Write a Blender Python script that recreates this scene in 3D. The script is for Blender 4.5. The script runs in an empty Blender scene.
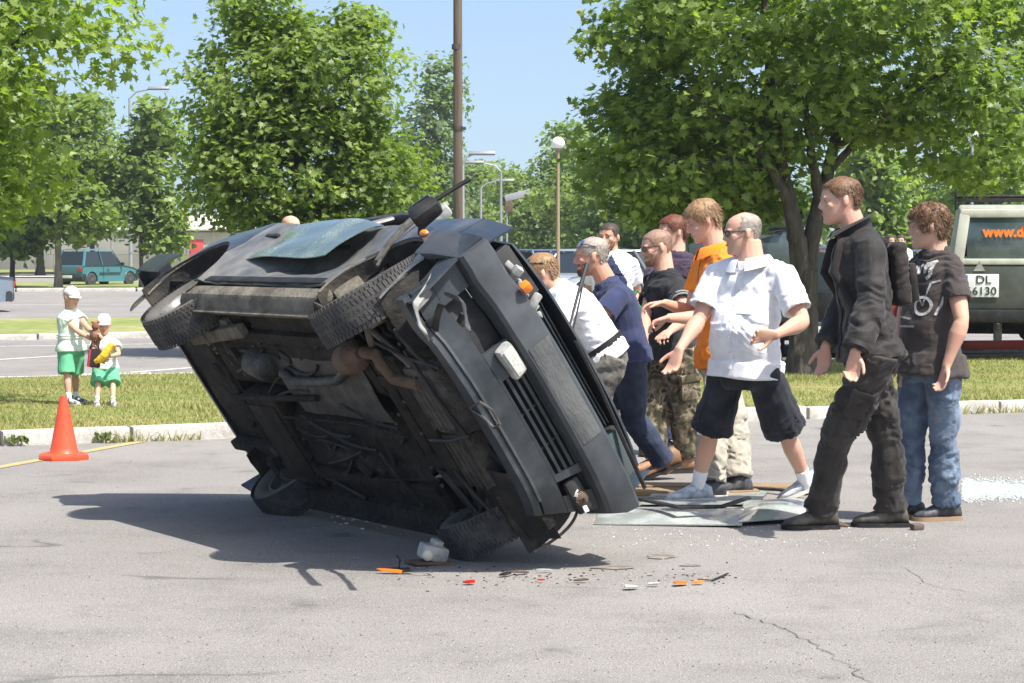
import bpy, bmesh, math, random
import numpy as np
from mathutils import Vector, Matrix, Euler
random.seed(7); rng = np.random.default_rng(7)
SC = bpy.context.scene
COL = SC.collection
R = math.radians

# ---------------------------------------------------------------- camera
F_PX = 2250.0; CAM_H = 1.5; PITCH = math.atan(93.5 / F_PX)
cam_d = bpy.data.cameras.new('camera'); cam = bpy.data.objects.new('camera', cam_d); COL.objects.link(cam)
cam.location = (0, 0, CAM_H); cam.rotation_euler = (math.pi / 2 - PITCH, 0, 0)
cam_d.sensor_width = 36; cam_d.lens = F_PX / 1024 * 36; cam_d.clip_start = .1; cam_d.clip_end = 5000
SC.camera = cam

# ---------------------------------------------------------------- sky and sun
SUN_EL, SUN_AZ = R(59), math.atan2(.74, -.67)       # azimuth clockwise from +Y, towards camera right and a little behind it
world = bpy.data.worlds.new('World'); SC.world = world; world.use_nodes = True
nt = world.node_tree; nt.nodes.clear()
sky = nt.nodes.new('ShaderNodeTexSky'); sky.sky_type = 'NISHITA'; sky.sun_disc = False
sky.sun_elevation = SUN_EL; sky.sun_rotation = SUN_AZ
sky.altitude = 100; sky.air_density = 1.0; sky.dust_density = 2.6; sky.ozone_density = 1.9
bg = nt.nodes.new('ShaderNodeBackground'); bg.inputs['Strength'].default_value = .118
wo = nt.nodes.new('ShaderNodeOutputWorld')
tcw = nt.nodes.new('ShaderNodeTexCoord'); vmw = nt.nodes.new('ShaderNodeVectorMath'); vmw.operation = 'ADD'; vmw.inputs[1].default_value = (0, 0, .075)   # a summer sky without a yellow rim
vnw = nt.nodes.new('ShaderNodeVectorMath'); vnw.operation = 'NORMALIZE'
nt.links.new(tcw.outputs['Generated'], vmw.inputs[0]); nt.links.new(vmw.outputs[0], vnw.inputs[0]); nt.links.new(vnw.outputs[0], sky.inputs[0])
nt.links.new(sky.outputs[0], bg.inputs[0]); nt.links.new(bg.outputs[0], wo.inputs[0])
sun_d = bpy.data.lights.new('sun', 'SUN'); sun_d.energy = 4.2; sun_d.angle = R(.55); sun_d.color = (1, .955, .88)
sun = bpy.data.objects.new('sun', sun_d); COL.objects.link(sun)
SUN_DIR = Vector((math.sin(SUN_AZ) * math.cos(SUN_EL), math.cos(SUN_AZ) * math.cos(SUN_EL), math.sin(SUN_EL)))
sun.rotation_euler = SUN_DIR.to_track_quat('Z', 'Y').to_euler(); sun.location = (20, -10, 30)
SC.view_settings.view_transform = 'Standard'; SC.view_settings.look = 'None'
SC.view_settings.exposure = .93; SC.view_settings.gamma = 1

# ---------------------------------------------------------------- measuring helpers (photograph pixel -> place)
CP, SP = math.cos(PITCH), math.sin(PITCH)
def ray(u, v):
    a = (u - 512) / F_PX; b = -(v - 341.5) / F_PX
    return np.array([a, CP + b * SP, -SP + b * CP])
def at(u, v, y):
    d = ray(u, v); k = y / d[1]
    return Vector((d[0] * k, y, CAM_H + d[2] * k))
def gnd(u, v, z=0.0):
    d = ray(u, v); k = (z - CAM_H) / d[2]
    return Vector((d[0] * k, d[1] * k, z))

# ---------------------------------------------------------------- materials
MATS = {}
def nodes_of(m):
    return m.node_tree.nodes, m.node_tree.links
def mat(name, col, rough=.6, metal=0, spec=.5, var=0, vscale=8, bump=0, bscale=60, col2=None, mix_scale=3, mix_lo=.45, mix_hi=.6,
        coat=0, trans=0, alpha=1, emis=None, detail=6, subsurf=0, sheen=0, ior=1.45, stretch=None):
    if name in MATS: return MATS[name]
    m = bpy.data.materials.new(name); m.use_nodes = True; MATS[name] = m
    N, L = nodes_of(m); b = N['Principled BSDF']
    b.inputs['Base Color'].default_value = (*col, 1); b.inputs['Roughness'].default_value = rough
    b.inputs['Metallic'].default_value = metal; b.inputs['Specular IOR Level'].default_value = spec
    b.inputs['Coat Weight'].default_value = coat; b.inputs['Coat Roughness'].default_value = .08
    b.inputs['Transmission Weight'].default_value = trans; b.inputs['Alpha'].default_value = alpha
    b.inputs['IOR'].default_value = ior
    if subsurf:
        b.inputs['Subsurface Weight'].default_value = subsurf; b.inputs['Subsurface Radius'].default_value = (.012, .005, .003)
    if sheen: b.inputs['Sheen Weight'].default_value = sheen
    if emis: b.inputs['Emission Color'].default_value = (*emis[:3], 1); b.inputs['Emission Strength'].default_value = emis[3]
    tc = N.new('ShaderNodeTexCoord'); src = tc.outputs['Object']
    if stretch:
        mp = N.new('ShaderNodeMapping'); mp.inputs['Scale'].default_value = stretch; L.new(src, mp.inputs[0]); src = mp.outputs[0]
    cur = None
    if col2 is not None:
        n = N.new('ShaderNodeTexNoise'); n.inputs['Scale'].default_value = mix_scale; n.inputs['Detail'].default_value = detail
        n.inputs['Roughness'].default_value = .62; L.new(src, n.inputs['Vector'])
        r = N.new('ShaderNodeMapRange'); r.inputs['From Min'].default_value = mix_lo; r.inputs['From Max'].default_value = mix_hi; L.new(n.outputs[0], r.inputs[0])
        x = N.new('ShaderNodeMix'); x.data_type = 'RGBA'; L.new(r.outputs[0], x.inputs['Factor'])
        x.inputs['A'].default_value = (*col, 1); x.inputs['B'].default_value = (*col2, 1); cur = x.outputs['Result']
    if var:
        n = N.new('ShaderNodeTexNoise'); n.inputs['Scale'].default_value = vscale; n.inputs['Detail'].default_value = 7; L.new(src, n.inputs['Vector'])
        r = N.new('ShaderNodeMapRange'); r.inputs['From Min'].default_value = .3; r.inputs['From Max'].default_value = .7
        r.inputs['To Min'].default_value = 1 - var; r.inputs['To Max'].default_value = 1 + var; L.new(n.outputs[0], r.inputs[0])
        h = N.new('ShaderNodeHueSaturation'); L.new(r.outputs[0], h.inputs['Value'])
        if cur: L.new(cur, h.inputs['Color'])
        else: h.inputs['Color'].default_value = (*col, 1)
        cur = h.outputs[0]
    if cur: L.new(cur, b.inputs['Base Color'])
    if bump:
        n = N.new('ShaderNodeTexNoise'); n.inputs['Scale'].default_value = bscale; n.inputs['Detail'].default_value = 8; L.new(src, n.inputs['Vector'])
        bp = N.new('ShaderNodeBump'); bp.inputs['Strength'].default_value = bump; bp.inputs['Distance'].default_value = .02
        L.new(n.outputs[0], bp.inputs['Height']); L.new(bp.outputs[0], b.inputs['Normal'])
    return m

def leaf_mat(name, c1, c2, scale=.6, translucent=.38, rough=.42, trans_col=None):
    m = bpy.data.materials.new(name); m.use_nodes = True
    N, L = nodes_of(m); N.clear()
    out = N.new('ShaderNodeOutputMaterial'); pb = N.new('ShaderNodeBsdfPrincipled'); tr = N.new('ShaderNodeBsdfTranslucent'); mx = N.new('ShaderNodeMixShader')
    at_ = N.new('ShaderNodeAttribute'); at_.attribute_name = 'tint'
    tc = N.new('ShaderNodeTexCoord'); n = N.new('ShaderNodeTexNoise'); n.inputs['Scale'].default_value = scale; n.inputs['Detail'].default_value = 3
    L.new(tc.outputs['Object'], n.inputs['Vector'])
    ad = N.new('ShaderNodeMath'); ad.operation = 'ADD'; L.new(n.outputs[0], ad.inputs[0]); L.new(at_.outputs['Fac'], ad.inputs[1])
    r = N.new('ShaderNodeMapRange'); r.inputs['From Min'].default_value = .45; r.inputs['From Max'].default_value = 1.35; L.new(ad.outputs[0], r.inputs[0])
    x = N.new('ShaderNodeMix'); x.data_type = 'RGBA'; x.inputs['A'].default_value = (*c1, 1); x.inputs['B'].default_value = (*c2, 1); L.new(r.outputs[0], x.inputs['Factor'])
    L.new(x.outputs['Result'], pb.inputs['Base Color']); pb.inputs['Roughness'].default_value = rough; pb.inputs['Specular IOR Level'].default_value = .35
    y = N.new('ShaderNodeMix'); y.data_type = 'RGBA'; y.blend_type = 'MULTIPLY'; y.inputs['Factor'].default_value = 1
    y.inputs['B'].default_value = (*(trans_col or (1.55, 1.75, .55)), 1); L.new(x.outputs['Result'], y.inputs['A']); L.new(y.outputs['Result'], tr.inputs['Color'])
    mx.inputs[0].default_value = translucent; L.new(pb.outputs[0], mx.inputs[1]); L.new(tr.outputs[0], mx.inputs[2]); L.new(mx.outputs[0], out.inputs[0])
    return m

# ---------------------------------------------------------------- object helpers
def tag(o, label=None, cat=None, group=None, kind=None):
    if label: o['label'] = label
    if cat: o['category'] = cat
    if group: o['group'] = group
    if kind: o['kind'] = kind
    return o
def empty(name, loc=(0, 0, 0), rz=0, parent=None, **k):
    o = bpy.data.objects.new(name, None); COL.objects.link(o); o.location = loc; o.rotation_euler = (0, 0, rz); o.empty_display_size = .2
    if parent: o.parent = parent
    return tag(o, **k)
def link(name, me, parent=None, loc=None, **k):
    o = bpy.data.objects.new(name, me); COL.objects.link(o)
    if parent: o.parent = parent
    if loc is not None: o.location = loc
    return tag(o, **k)
def V(*a): return np.array(a, float)
def unit(a):
    a = np.asarray(a, float); n = np.linalg.norm(a); return a / n if n > 1e-9 else a
def frame(d, hint=(0, 0, 1)):
    d = unit(d); h = np.asarray(hint, float)
    if abs(d @ unit(h)) > .97: h = V(1, 0, 0) if abs(d[0]) < .9 else V(0, 1, 0)
    s = unit(np.cross(h, d)); return s, np.cross(d, s)

class MB:
    """collects closed shapes, becomes ONE mesh object"""
    def __init__(s): s.v = []; s.f = []; s.m = []; s.mi = 0
    def add(s, vs, fs):
        b = len(s.v); s.v.extend([tuple(map(float, p)) for p in vs]); s.f.extend([tuple(i + b for i in f) for f in fs]); s.m.extend([s.mi] * len(fs)); return s
    def box(s, c, size, rot=None, ch=0.0, taper=1.0):
        """box with chamfered edges; rot = 3x3 or euler tuple"""
        c = V(*c); h = np.array(size, float) / 2; ch = min(ch, h.min() * .9)
        M = np.eye(3) if rot is None else (np.array(Euler(rot).to_matrix()) if len(rot) == 3 and not hasattr(rot[0], '__len__') else np.array(rot))
        if ch <= 0:
            vs = [V(x, y, z) * h for z in (-1, 1) for y in (-1, 1) for x in (-1, 1)]
            for q in vs[4:]: q[0] *= taper; q[1] *= taper
            fs = [(0, 2, 3, 1), (4, 5, 7, 6), (0, 1, 5, 4), (2, 6, 7, 3), (0, 4, 6, 2), (1, 3, 7, 5)]
            return s.add([M @ q + c for q in vs], fs)
        bm = bmesh.new(); bmesh.ops.create_cube(bm, size=2)
        for q in bm.verts:
            t = taper if q.co.z > 0 else 1
            q.co = Vector((q.co.x * h[0] * t, q.co.y * h[1] * t, q.co.z * h[2]))
        bmesh.ops.bevel(bm, geom=list(bm.edges), offset=ch, segments=2, profile=.6, affect='EDGES')
        vs = [M @ np.array(q.co) + c for q in bm.verts]; bm.verts.index_update()
        fs = [tuple(q.index for q in f.verts) for f in bm.faces]; bm.free(); return s.add(vs, fs)
    def loft(s, rings, cap=True, closed=True, loop=False):
        n = len(rings[0]); vs = [p for r in rings for p in r]; fs = []
        K = len(rings); lim = K if loop else K - 1
        for k in range(lim):
            a = k * n; b = ((k + 1) % K) * n
            for i in range(n if closed else n - 1):
                j = (i + 1) % n; fs.append((a + i, a + j, b + j, b + i))
        if cap and not loop:
            fs.append(tuple(reversed(range(n)))); fs.append(tuple((K - 1) * n + i for i in range(n)))
        return s.add(vs, fs)
    def ring(s, c, sx, sy, a, b, n=12, e=2.0):
        out = []
        for i in range(n):
            t = 2 * math.pi * i / n; ct, st = math.cos(t), math.sin(t)
            out.append(c + sx * a * math.copysign(abs(ct) ** (2 / e), ct) + sy * b * math.copysign(abs(st) ** (2 / e), st))
        return out
    def tube(s, pts, r, n=8, hint=(0, 0, 1), cap=True, flat=1.0):
        pts = [np.asarray(p, float) for p in pts]; K = len(pts)
        rs = r if hasattr(r, '__len__') else [r] * K; rings = []
        for k in range(K):
            d = pts[min(k + 1, K - 1)] - pts[max(k - 1, 0)]; sx, sy = frame(d, hint)
            rings.append(s.ring(pts[k], sx, sy, rs[k], rs[k] * flat, n))
        return s.loft(rings, cap)
    def lathe(s, c, axis, prof, n=24, hint=(0, 0, 1), loop=False, cap=True):
        """prof: list of (distance along axis, radius)"""
        c = np.asarray(c, float); ax = unit(axis); sx, sy = frame(ax, hint)
        return s.loft([s.ring(c + ax * h, sx, sy, r, r, n) for h, r in prof], cap, loop=loop)
    def ball(s, c, r, n=10, m=7, M=None):
        c = np.asarray(c, float); r = np.array(r if hasattr(r, '__len__') else (r, r, r), float); M = np.eye(3) if M is None else M
        rings = []
        for k in range(m + 1):
            ph = -math.pi / 2 + math.pi * (k + .02) / (m + .04); rings.append([c + M @ (V(math.cos(ph) * math.cos(2 * math.pi * i / n), math.cos(ph) * math.sin(2 * math.pi * i / n), math.sin(ph)) * r) for i in range(n)])
        return s.loft(rings)
    def grid(s, fn, nu, nv, thick=0):
        vs = [np.asarray(fn(i / nu, j / nv), float) for j in range(nv + 1) for i in range(nu + 1)]
        W = nu + 1; fs = [(j * W + i, j * W + i + 1, (j + 1) * W + i + 1, (j + 1) * W + i) for j in range(nv) for i in range(nu)]
        if thick:
            A = np.array(vs).reshape(nv + 1, nu + 1, 3); du = np.gradient(A, axis=1); dv = np.gradient(A, axis=0); nn = np.cross(du, dv)
            nn /= np.linalg.norm(nn, axis=2, keepdims=True) + 1e-9; B = (A - nn * thick).reshape(-1, 3); o = len(vs); vs += list(B)
            fs += [tuple(o + q for q in reversed(f)) for f in fs]
            edge = [(i, i + 1) for i in range(nu)] + [(j * W + nu, (j + 1) * W + nu) for j in range(nv)] + [(nv * W + i + 1, nv * W + i) for i in range(nu)] + [((j + 1) * W, j * W) for j in range(nv)]
            fs += [(b, a, a + o, b + o) for a, b in edge]
        return s.add(vs, fs)
    def prism(s, poly, d0, d1, axes=(0, 2, 1)):
        """2D polygon in axes[0],axes[1] extruded along axes[2]"""
        n = len(poly); vs = []
        for d in (d0, d1):
            for p in poly:
                q = [0, 0, 0]; q[axes[0]] = p[0]; q[axes[1]] = p[1]; q[axes[2]] = d; vs.append(q)
        fs = [(i, (i + 1) % n, n + (i + 1) % n, n + i) for i in range(n)] + [tuple(reversed(range(n))), tuple(range(n, 2 * n))]
        return s.add(vs, fs)
    def mesh(s, name, mats, smooth=40, M=None, fix=True):
        me = bpy.data.meshes.new(name); vs = s.v
        if M is not None: vs = [tuple(M @ np.array(p)) for p in vs]
        me.from_pydata(vs, [], s.f)
        for m in (mats if isinstance(mats, (list, tuple)) else [mats]): me.materials.append(m)
        me.polygons.foreach_set('material_index', s.m)
        if fix:
            bm = bmesh.new(); bm.from_mesh(me); bmesh.ops.recalc_face_normals(bm, faces=bm.faces); bm.to_mesh(me); bm.free()
        if smooth:
            me.polygons.foreach_set('use_smooth', [True] * len(me.polygons)); me.set_sharp_from_angle(angle=R(smooth))
        me.update(); return me
    def build(s, name, mats, parent=None, smooth=40, loc=None, **k):
        return link(name, s.mesh(name, mats, smooth), parent, loc, **k)

def wave(P, freq, seed=0, n=7, warp=.5):
    """cheap smooth pseudo noise in -1..1 for arrays of points"""
    r = np.random.default_rng(seed); P = np.atleast_2d(P); out = np.zeros(len(P))
    for i in range(n):
        k = r.normal(size=3); k = k / np.linalg.norm(k) * freq * (1 + .9 * i / n); out += np.sin(P @ k + r.uniform(0, 6.28) + warp * 2 * np.sin(P @ (r.normal(size=3) * freq * .5) + i)) / n
    return out * 1.6

def text_mesh(txt, size=1.0, depth=.002, bold=0.0):
    cu = bpy.data.curves.new('t', 'FONT'); cu.body = txt; cu.size = size; cu.extrude = depth; cu.offset = bold; cu.align_x = 'CENTER'; cu.align_y = 'CENTER'; cu.resolution_u = 3
    ob = bpy.data.objects.new('t', cu); COL.objects.link(ob); dg = bpy.context.evaluated_depsgraph_get(); me = bpy.data.meshes.new_from_object(ob.evaluated_get(dg))
    bpy.data.objects.remove(ob); bpy.data.curves.remove(cu); return me
# ================================================================ THE GROUND
asphalt = mat('asphalt', (.27, .262, .25), .92, spec=.25)
def asphalt_nodes(m, base, dark, light, cracks=True):
    N, L = nodes_of(m); b = N['Principled BSDF']; tc = N.new('ShaderNodeTexCoord'); src = tc.outputs['Object']
    def noise(sc, det=6, ro=.6, vec=src):
        n = N.new('ShaderNodeTexNoise'); n.inputs['Scale'].default_value = sc; n.inputs['Detail'].default_value = det; n.inputs['Roughness'].default_value = ro; L.new(vec, n.inputs['Vector']); return n.outputs[0]
    def rng_(x, a, b_, c, d):
        r = N.new('ShaderNodeMapRange'); [r.inputs[i + 1].__setattr__('default_value', q) for i, q in enumerate((a, b_, c, d))]; L.new(x, r.inputs[0]); return r.outputs[0]
    def mixc(f, A, B, mode='MIX'):
        x = N.new('ShaderNodeMix'); x.data_type = 'RGBA'; x.blend_type = mode
        (L.new(f, x.inputs['Factor']) if not isinstance(f, float) else x.inputs['Factor'].__setattr__('default_value', f))
        for s_, q in (('A', A), ('B', B)):
            if isinstance(q, tuple): x.inputs[s_].default_value = (*q, 1)
            else: L.new(q, x.inputs[s_])
        return x.outputs['Result']
    c = mixc(rng_(noise(.30, 6, .65), .38, .62, 0, 1), base, light)
    c = mixc(rng_(noise(1.3, 8, .72), .47, .70, 0, .7), c, dark)
    # stretched wear along the lanes
    mp = N.new('ShaderNodeMapping'); mp.inputs['Rotation'].default_value = (0, 0, R(-6)); mp.inputs['Scale'].default_value = (.12, 1.6, 1); L.new(src, mp.inputs[0])
    c = mixc(rng_(noise(1.0, 5, .65, mp.outputs[0]), .45, .75, 0, .3), c, light)
    vo = N.new('ShaderNodeTexVoronoi'); vo.inputs['Scale'].default_value = 85; L.new(src, vo.inputs['Vector'])
    c = mixc(rng_(vo.outputs['Distance'], .0, .55, .0, .16), c, (.62, .6, .56))
    sp = noise(190, 3, .6); c = mixc(rng_(sp, .40, .66, 0, .9), c, dark, 'MIX'); c = mixc(rng_(noise(48, 4, .7), .5, .68, 0, .42), c, dark); c = mixc(rng_(noise(70, 3, .6), .58, .72, 0, .4), c, light)
    sp2 = noise(120, 2, .5); c = mixc(rng_(sp2, .58, .70, 0, .7), c, (.58, .54, .49))
    # oil and rubber spots
    c = mixc(rng_(noise(2.6, 4, .5), .66, .74, 0, .5), c, (.08, .078, .075))
    if cracks:
        mpc = N.new('ShaderNodeMapping'); mpc.inputs['Scale'].default_value = (.22, .5, 1); L.new(src, mpc.inputs[0])
        nd = N.new('ShaderNodeTexNoise'); nd.inputs['Scale'].default_value = 2.5; nd.inputs['Detail'].default_value = 7; L.new(mpc.outputs[0], nd.inputs['Vector'])
        vm = N.new('ShaderNodeVectorMath'); vm.operation = 'MULTIPLY_ADD'; L.new(nd.outputs['Color'], vm.inputs[0]); vm.inputs[1].default_value = (.45, .45, 0); L.new(mpc.outputs[0], vm.inputs[2])
        vc = N.new('ShaderNodeTexVoronoi'); vc.feature = 'DISTANCE_TO_EDGE'; vc.inputs['Scale'].default_value = .75; L.new(vm.outputs[0], vc.inputs['Vector'])
        crk = rng_(vc.outputs['Distance'], .0, .008, .7, 0); msk = rng_(noise(.5, 2), .52, .6, 0, 1)
        mu = N.new('ShaderNodeMath'); mu.operation = 'MULTIPLY'; L.new(crk, mu.inputs[0]); L.new(msk, mu.inputs[1])
        c = mixc(mu.outputs[0], c, (.07, .07, .068))
    L.new(c, b.inputs['Base Color'])
    bp = N.new('ShaderNodeBump'); bp.inputs['Strength'].default_value = .55; bp.inputs['Distance'].default_value = .006; L.new(sp, bp.inputs['Height']); L.new(bp.outputs[0], b.inputs['Normal'])
asphalt_nodes(asphalt, (.222, .209, .194), (.090, .084, .078), (.305, .286, .264))

def sheet(name, poly, z, m, **k):
    me = bpy.data.meshes.new(name); me.from_pydata([(p[0], p[1], z) for p in poly], [], [tuple(range(len(poly)))]); me.materials.append(m)
    return link(name, me, **k)
sheet('asphalt_ground', [(-900, -60), (900, -60), (900, 2500), (-900, 2500)], 0, asphalt, kind='structure')

# lines of the place run at a slant to the camera: direction u along the kerb, w away from it
K0 = np.array([-3.87, 17.0]); KD = unit([8.56, 3.55]); KN = np.array([-KD[1], KD[0]])
def kp(s, w): q = K0 + KD * s + KN * w; return (float(q[0]), float(q[1]))
grass_m = mat('grass_ground', (.16, .19, .055), .95, col2=(.29, .25, .11), mix_scale=1.1, mix_lo=.42, mix_hi=.66, var=.35, vscale=14, bump=.6, bscale=40, spec=.1)
far_grass_m = mat('far_grass', (.18, .225, .065), .95, col2=(.28, .27, .12), mix_scale=.25, mix_lo=.4, mix_hi=.65, var=.25, vscale=3, spec=.1)
ST = [(.14, 7.9), ]
sheet('grass_strip', [kp(-40, .14), kp(60, .14), kp(60, 7.6), kp(-40, 7.6)], .09, grass_m, kind='structure')
sheet('far_grass_strip', [kp(-60, 20.0), kp(120, 20.0), kp(120, 28.5), kp(-60, 28.5)], .08, far_grass_m, kind='structure')
sheet('verge_grass', [(-90, 63), (90, 98), (95, 115), (-90, 82)], .07, far_grass_m, kind='structure')
sheet('meadow', [(-300, 118), (320, 150), (600, 700), (-600, 700)], .06, far_grass_m, kind='structure')
pav_m = mat('pale_paving', (.46, .43, .38), .9, var=.15, vscale=.6)
sheet('pavement', [(-250, 109), (250, 118), (250, 130), (-250, 117.9)], .05, pav_m, kind='structure')

# kerb stones, each a piece
kerb_m = mat('kerb_concrete', (.50, .475, .43), .9, col2=(.33, .31, .27), mix_scale=5, mix_lo=.5, mix_hi=.72, var=.18, vscale=25, bump=.4, bscale=90)
def kerb_row(name, w, s0, s1, h, depth, step, pts=None):
    e = empty(name, (0, 0, 0), kind='structure')
    ms = []
    for q in range(3):
        b = MB(); b.box((0, 0, h / 2 - .05), (step - .022, depth, h + .1), ch=.018); ms.append(b.mesh('kerb_stone', kerb_m))
    ang = math.atan2(KD[1], KD[0]); s = s0
    while s < s1:
        p = kp(s + step / 2, w) if pts is None else pts(s + step / 2)
        o = link('kerb_stone', random.choice(ms), e, (p[0] + random.gauss(0, .004), p[1] + random.gauss(0, .006), random.gauss(0, .007)))
        o.rotation_euler = (random.gauss(0, .012), random.gauss(0, .004), ang + random.gauss(0, .004)); s += step
    return e
kerb_row('kerb', .07, -6, 22, .115, .15, 1.0)
kerb_row('far_side_kerb', 7.68, -10, 34, .10, .15, 1.0)
kerb_row('second_kerb', 19.92, -14, 40, .10, .16, 1.0)
va = math.atan2(35, 180)
for nm, y0 in (('third_kerb', 62.9),):
    e = empty(nm, (0, 0, 0), kind='structure'); b = MB(); b.box((0, 0, .04), (1.98, .2, .18), ch=.02); km = b.mesh('kerb_stone', kerb_m)
    for i in range(24):
        x = -26 + i * 2.0; o = link('kerb_stone', km, e, (x, 63 + (x + 90) * 35 / 180 - .1, 0)); o.rotation_euler = (0, 0, va)

# painted markings
paint = mat('road_paint', (.62, .61, .57), .8, col2=(.3, .29, .28), mix_scale=9, mix_lo=.48, mix_hi=.7)
ypaint = mat('yellow_paint', (.55, .38, .07), .8, col2=(.3, .27, .2), mix_scale=14, mix_lo=.35, mix_hi=.62)
def stripe(name, a, b, w, m):
    a, b = np.array(a, float), np.array(b, float); n = unit([-(b - a)[1], (b - a)[0]]) * w / 2
    sheet(name, [a - n, b - n, b + n, a + n], .004, m, kind='structure')
stripe('bay_line', kp(-9, 9.2), kp(.2, 13.2), .13, paint)
stripe('bay_line', kp(-2.6, 9.6), kp(3.4, 14.2), .13, paint)
stripe('bay_line', kp(3.2, 9.6), kp(9.0, 14.2), .13, paint)
stripe('lane_line', kp(-12, 17.4), kp(20, 17.4), .13, paint)
stripe('lane_line', kp(-30, 45.5), kp(40, 40), .15, paint)
# old cracks in the tarmac, thin and ragged
crack_m = mat('crack', (.15, .14, .128), .95); r_ = np.random.default_rng(91)
def crack(pix, w=.009):
    P = [np.array(gnd(*q))[:2] for q in pix]; T = []
    for i in range(len(P) - 1):
        for t in np.linspace(0, 1, 12, endpoint=False): T.append(P[i] * (1 - t) + P[i + 1] * t + r_.normal(0, .014, 2))
    T = np.array(T); n = len(T); wv = w * r_.uniform(.25, 1, n); wv[0] = wv[-1] = .001; me = bpy.data.meshes.new('crack')
    d = np.gradient(T, axis=0); d /= np.linalg.norm(d, axis=1, keepdims=True); nn = np.c_[-d[:, 1], d[:, 0]] * wv[:, None] / 2; A = T - nn; B = T + nn
    me.from_pydata([(p[0], p[1], .004) for p in np.r_[A, B]], [], [(i, i + 1, n + i + 1, n + i) for i in range(n - 1)]); me.materials.append(crack_m); link('crack', me, kind='structure')
crack([(735, 612), (790, 632), (850, 668), (900, 700)]); crack([(650, 448), (760, 462), (900, 470)], .008); crack([(120, 462), (200, 470), (260, 466)], .008)
crack([(905, 568), (930, 586), (990, 596)], .006)
g0, g1 = gnd(0, 472), gnd(140, 442)
stripe('yellow_line', (g0[0] - .2, g0[1] - .1), (g1[0], g1[1]), .10, ypaint)

# mown grass blades on the near strip: nobody could count them
def blades(name, area, n, h, w, m, z0, seed, parent=None, **k):
    r = np.random.default_rng(seed); pos = area(r, n); n = len(pos)
    cl = wave(np.c_[pos, np.zeros(n)], 1.6, seed) ; hh = h * r.uniform(.4, 1.2, n) * (1 + .5 * cl)
    a = r.uniform(0, 6.283, n); lean = r.normal(0, .45, (n, 2)) * hh[:, None]
    dx = np.c_[np.cos(a), np.sin(a)] * w * .5
    base = np.c_[pos, np.full(n, z0)]
    v0 = base.copy(); v0[:, :2] -= dx; v1 = base.copy(); v1[:, :2] += dx; v2 = base.copy(); v2[:, :2] += lean; v2[:, 2] += hh
    co = np.stack([v0, v1, v2], 1).reshape(-1, 3)
    me = fast_mesh(name, co, np.arange(3 * n).reshape(-1, 3), m, tint=np.repeat(r.uniform(0, 1, n), 3))
    return link(name, me, parent, **k)
def fast_mesh(name, co, faces, m, tint=None, smooth=False):
    me = bpy.data.meshes.new(name); nf, k = faces.shape
    me.vertices.add(len(co)); me.vertices.foreach_set('co', np.ascontiguousarray(co, dtype=np.float32).ravel())
    me.loops.add(nf * k); me.loops.foreach_set('vertex_index', faces.astype(np.int32).ravel())
    me.polygons.add(nf); me.polygons.foreach_set('loop_start', np.arange(nf, dtype=np.int32) * k)
    if smooth: me.polygons.foreach_set('use_smooth', np.ones(nf, bool))
    me.materials.append(m)
    if tint is not None:
        a = me.attributes.new('tint', 'FLOAT', 'POINT'); a.data.foreach_set('value', tint.astype(np.float32))
    me.update(calc_edges=True); return me
blade_m = leaf_mat('grass_blade', (.14, .20, .045), (.38, .345, .14), scale=1.0, translucent=.25, rough=.6, trans_col=(1.2, 1.3, .6))
def strip_area(r, n):
    s = r.uniform(-5, 16, n); w = r.uniform(.16, 7.55, n); P = K0 + KD * s[:, None] + KN * w[:, None]
    keep = np.abs(P[:, 0]) < P[:, 1] * .2276 + .5; P = P[keep]
    dn = wave(np.c_[P, np.zeros(len(P))], .9, 5) * .5 + .62; return P[r.uniform(0, 1, len(P)) < dn]
blades('grass', strip_area, 190000, .038, .010, blade_m, .088, 3, kind='stuff', label='short sunlit grass with dry yellow patches on the strip behind the kerb')
def edge_area(r, n):
    s = r.uniform(-3, 14, n); c = np.floor(s * 1.3); keep = np.sin(c * 12.9898) * 43758.5453 % 1 > .55; s = s[keep]
    return K0 + KD * s[:, None] + KN * (r.normal(-.02, .02, len(s)))[:, None]
blades('kerb_grass', edge_area, 2600, .09, .014, blade_m, 0.0, 9, kind='stuff', label='weeds growing in the joint in front of the kerb')
# ================================================================ THE OVERTURNED CAR (x forward, y left, z up in its own frame)
CS = .9; CROT = Euler((R(-56.5), R(-.2), R(-58.5))); CM = np.array(CROT.to_matrix()); CT = np.array([-1.117, 11.536, .572])
car = empty('overturned_car', CT); car.rotation_euler = CROT; car.scale = (CS,) * 3
tag(car, 'dark grey wrecked car tipped up on its left wheels, underside facing the camera', 'car')
def cl(u, v, ax, val):
    """local car point seen at a photograph pixel, on the local plane ax=val"""
    o = CM.T @ (V(0, 0, CAM_H) - CT) / CS; d = CM.T @ ray(u, v); k = (val - o[ax]) / d[ax]; return o + d * k
paint_m = mat('car_paint', (.030, .042, .058), .38, spec=.5, coat=.25, col2=(.11, .11, .105), mix_scale=3.5, mix_lo=.46, mix_hi=.74, bump=.05, bscale=9)
dust_m = mat('dusty_paint', (.095, .10, .105), .45, spec=.5, coat=.2, col2=(.19, .18, .155), mix_scale=4, mix_lo=.35, mix_hi=.7, var=.2, bump=.1, bscale=14)
plastic_m = mat('bumper_plastic', (.020, .025, .029), .36, spec=.5, col2=(.055, .06, .064), mix_scale=6, mix_lo=.4, mix_hi=.78, var=.2, bump=.06, bscale=160)
rub_m = mat('rub_strip', (.058, .064, .069), .45, spec=.45, col2=(.030, .034, .038), mix_scale=5, mix_lo=.42, mix_hi=.75, var=.15, bump=.07, bscale=120)
scuff_m = mat('scuffed_plastic', (.10, .102, .10), .6, spec=.3, col2=(.05, .052, .054), mix_scale=11, mix_lo=.4, mix_hi=.7, bump=.3, bscale=70, stretch=(1, .35, 1))
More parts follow.
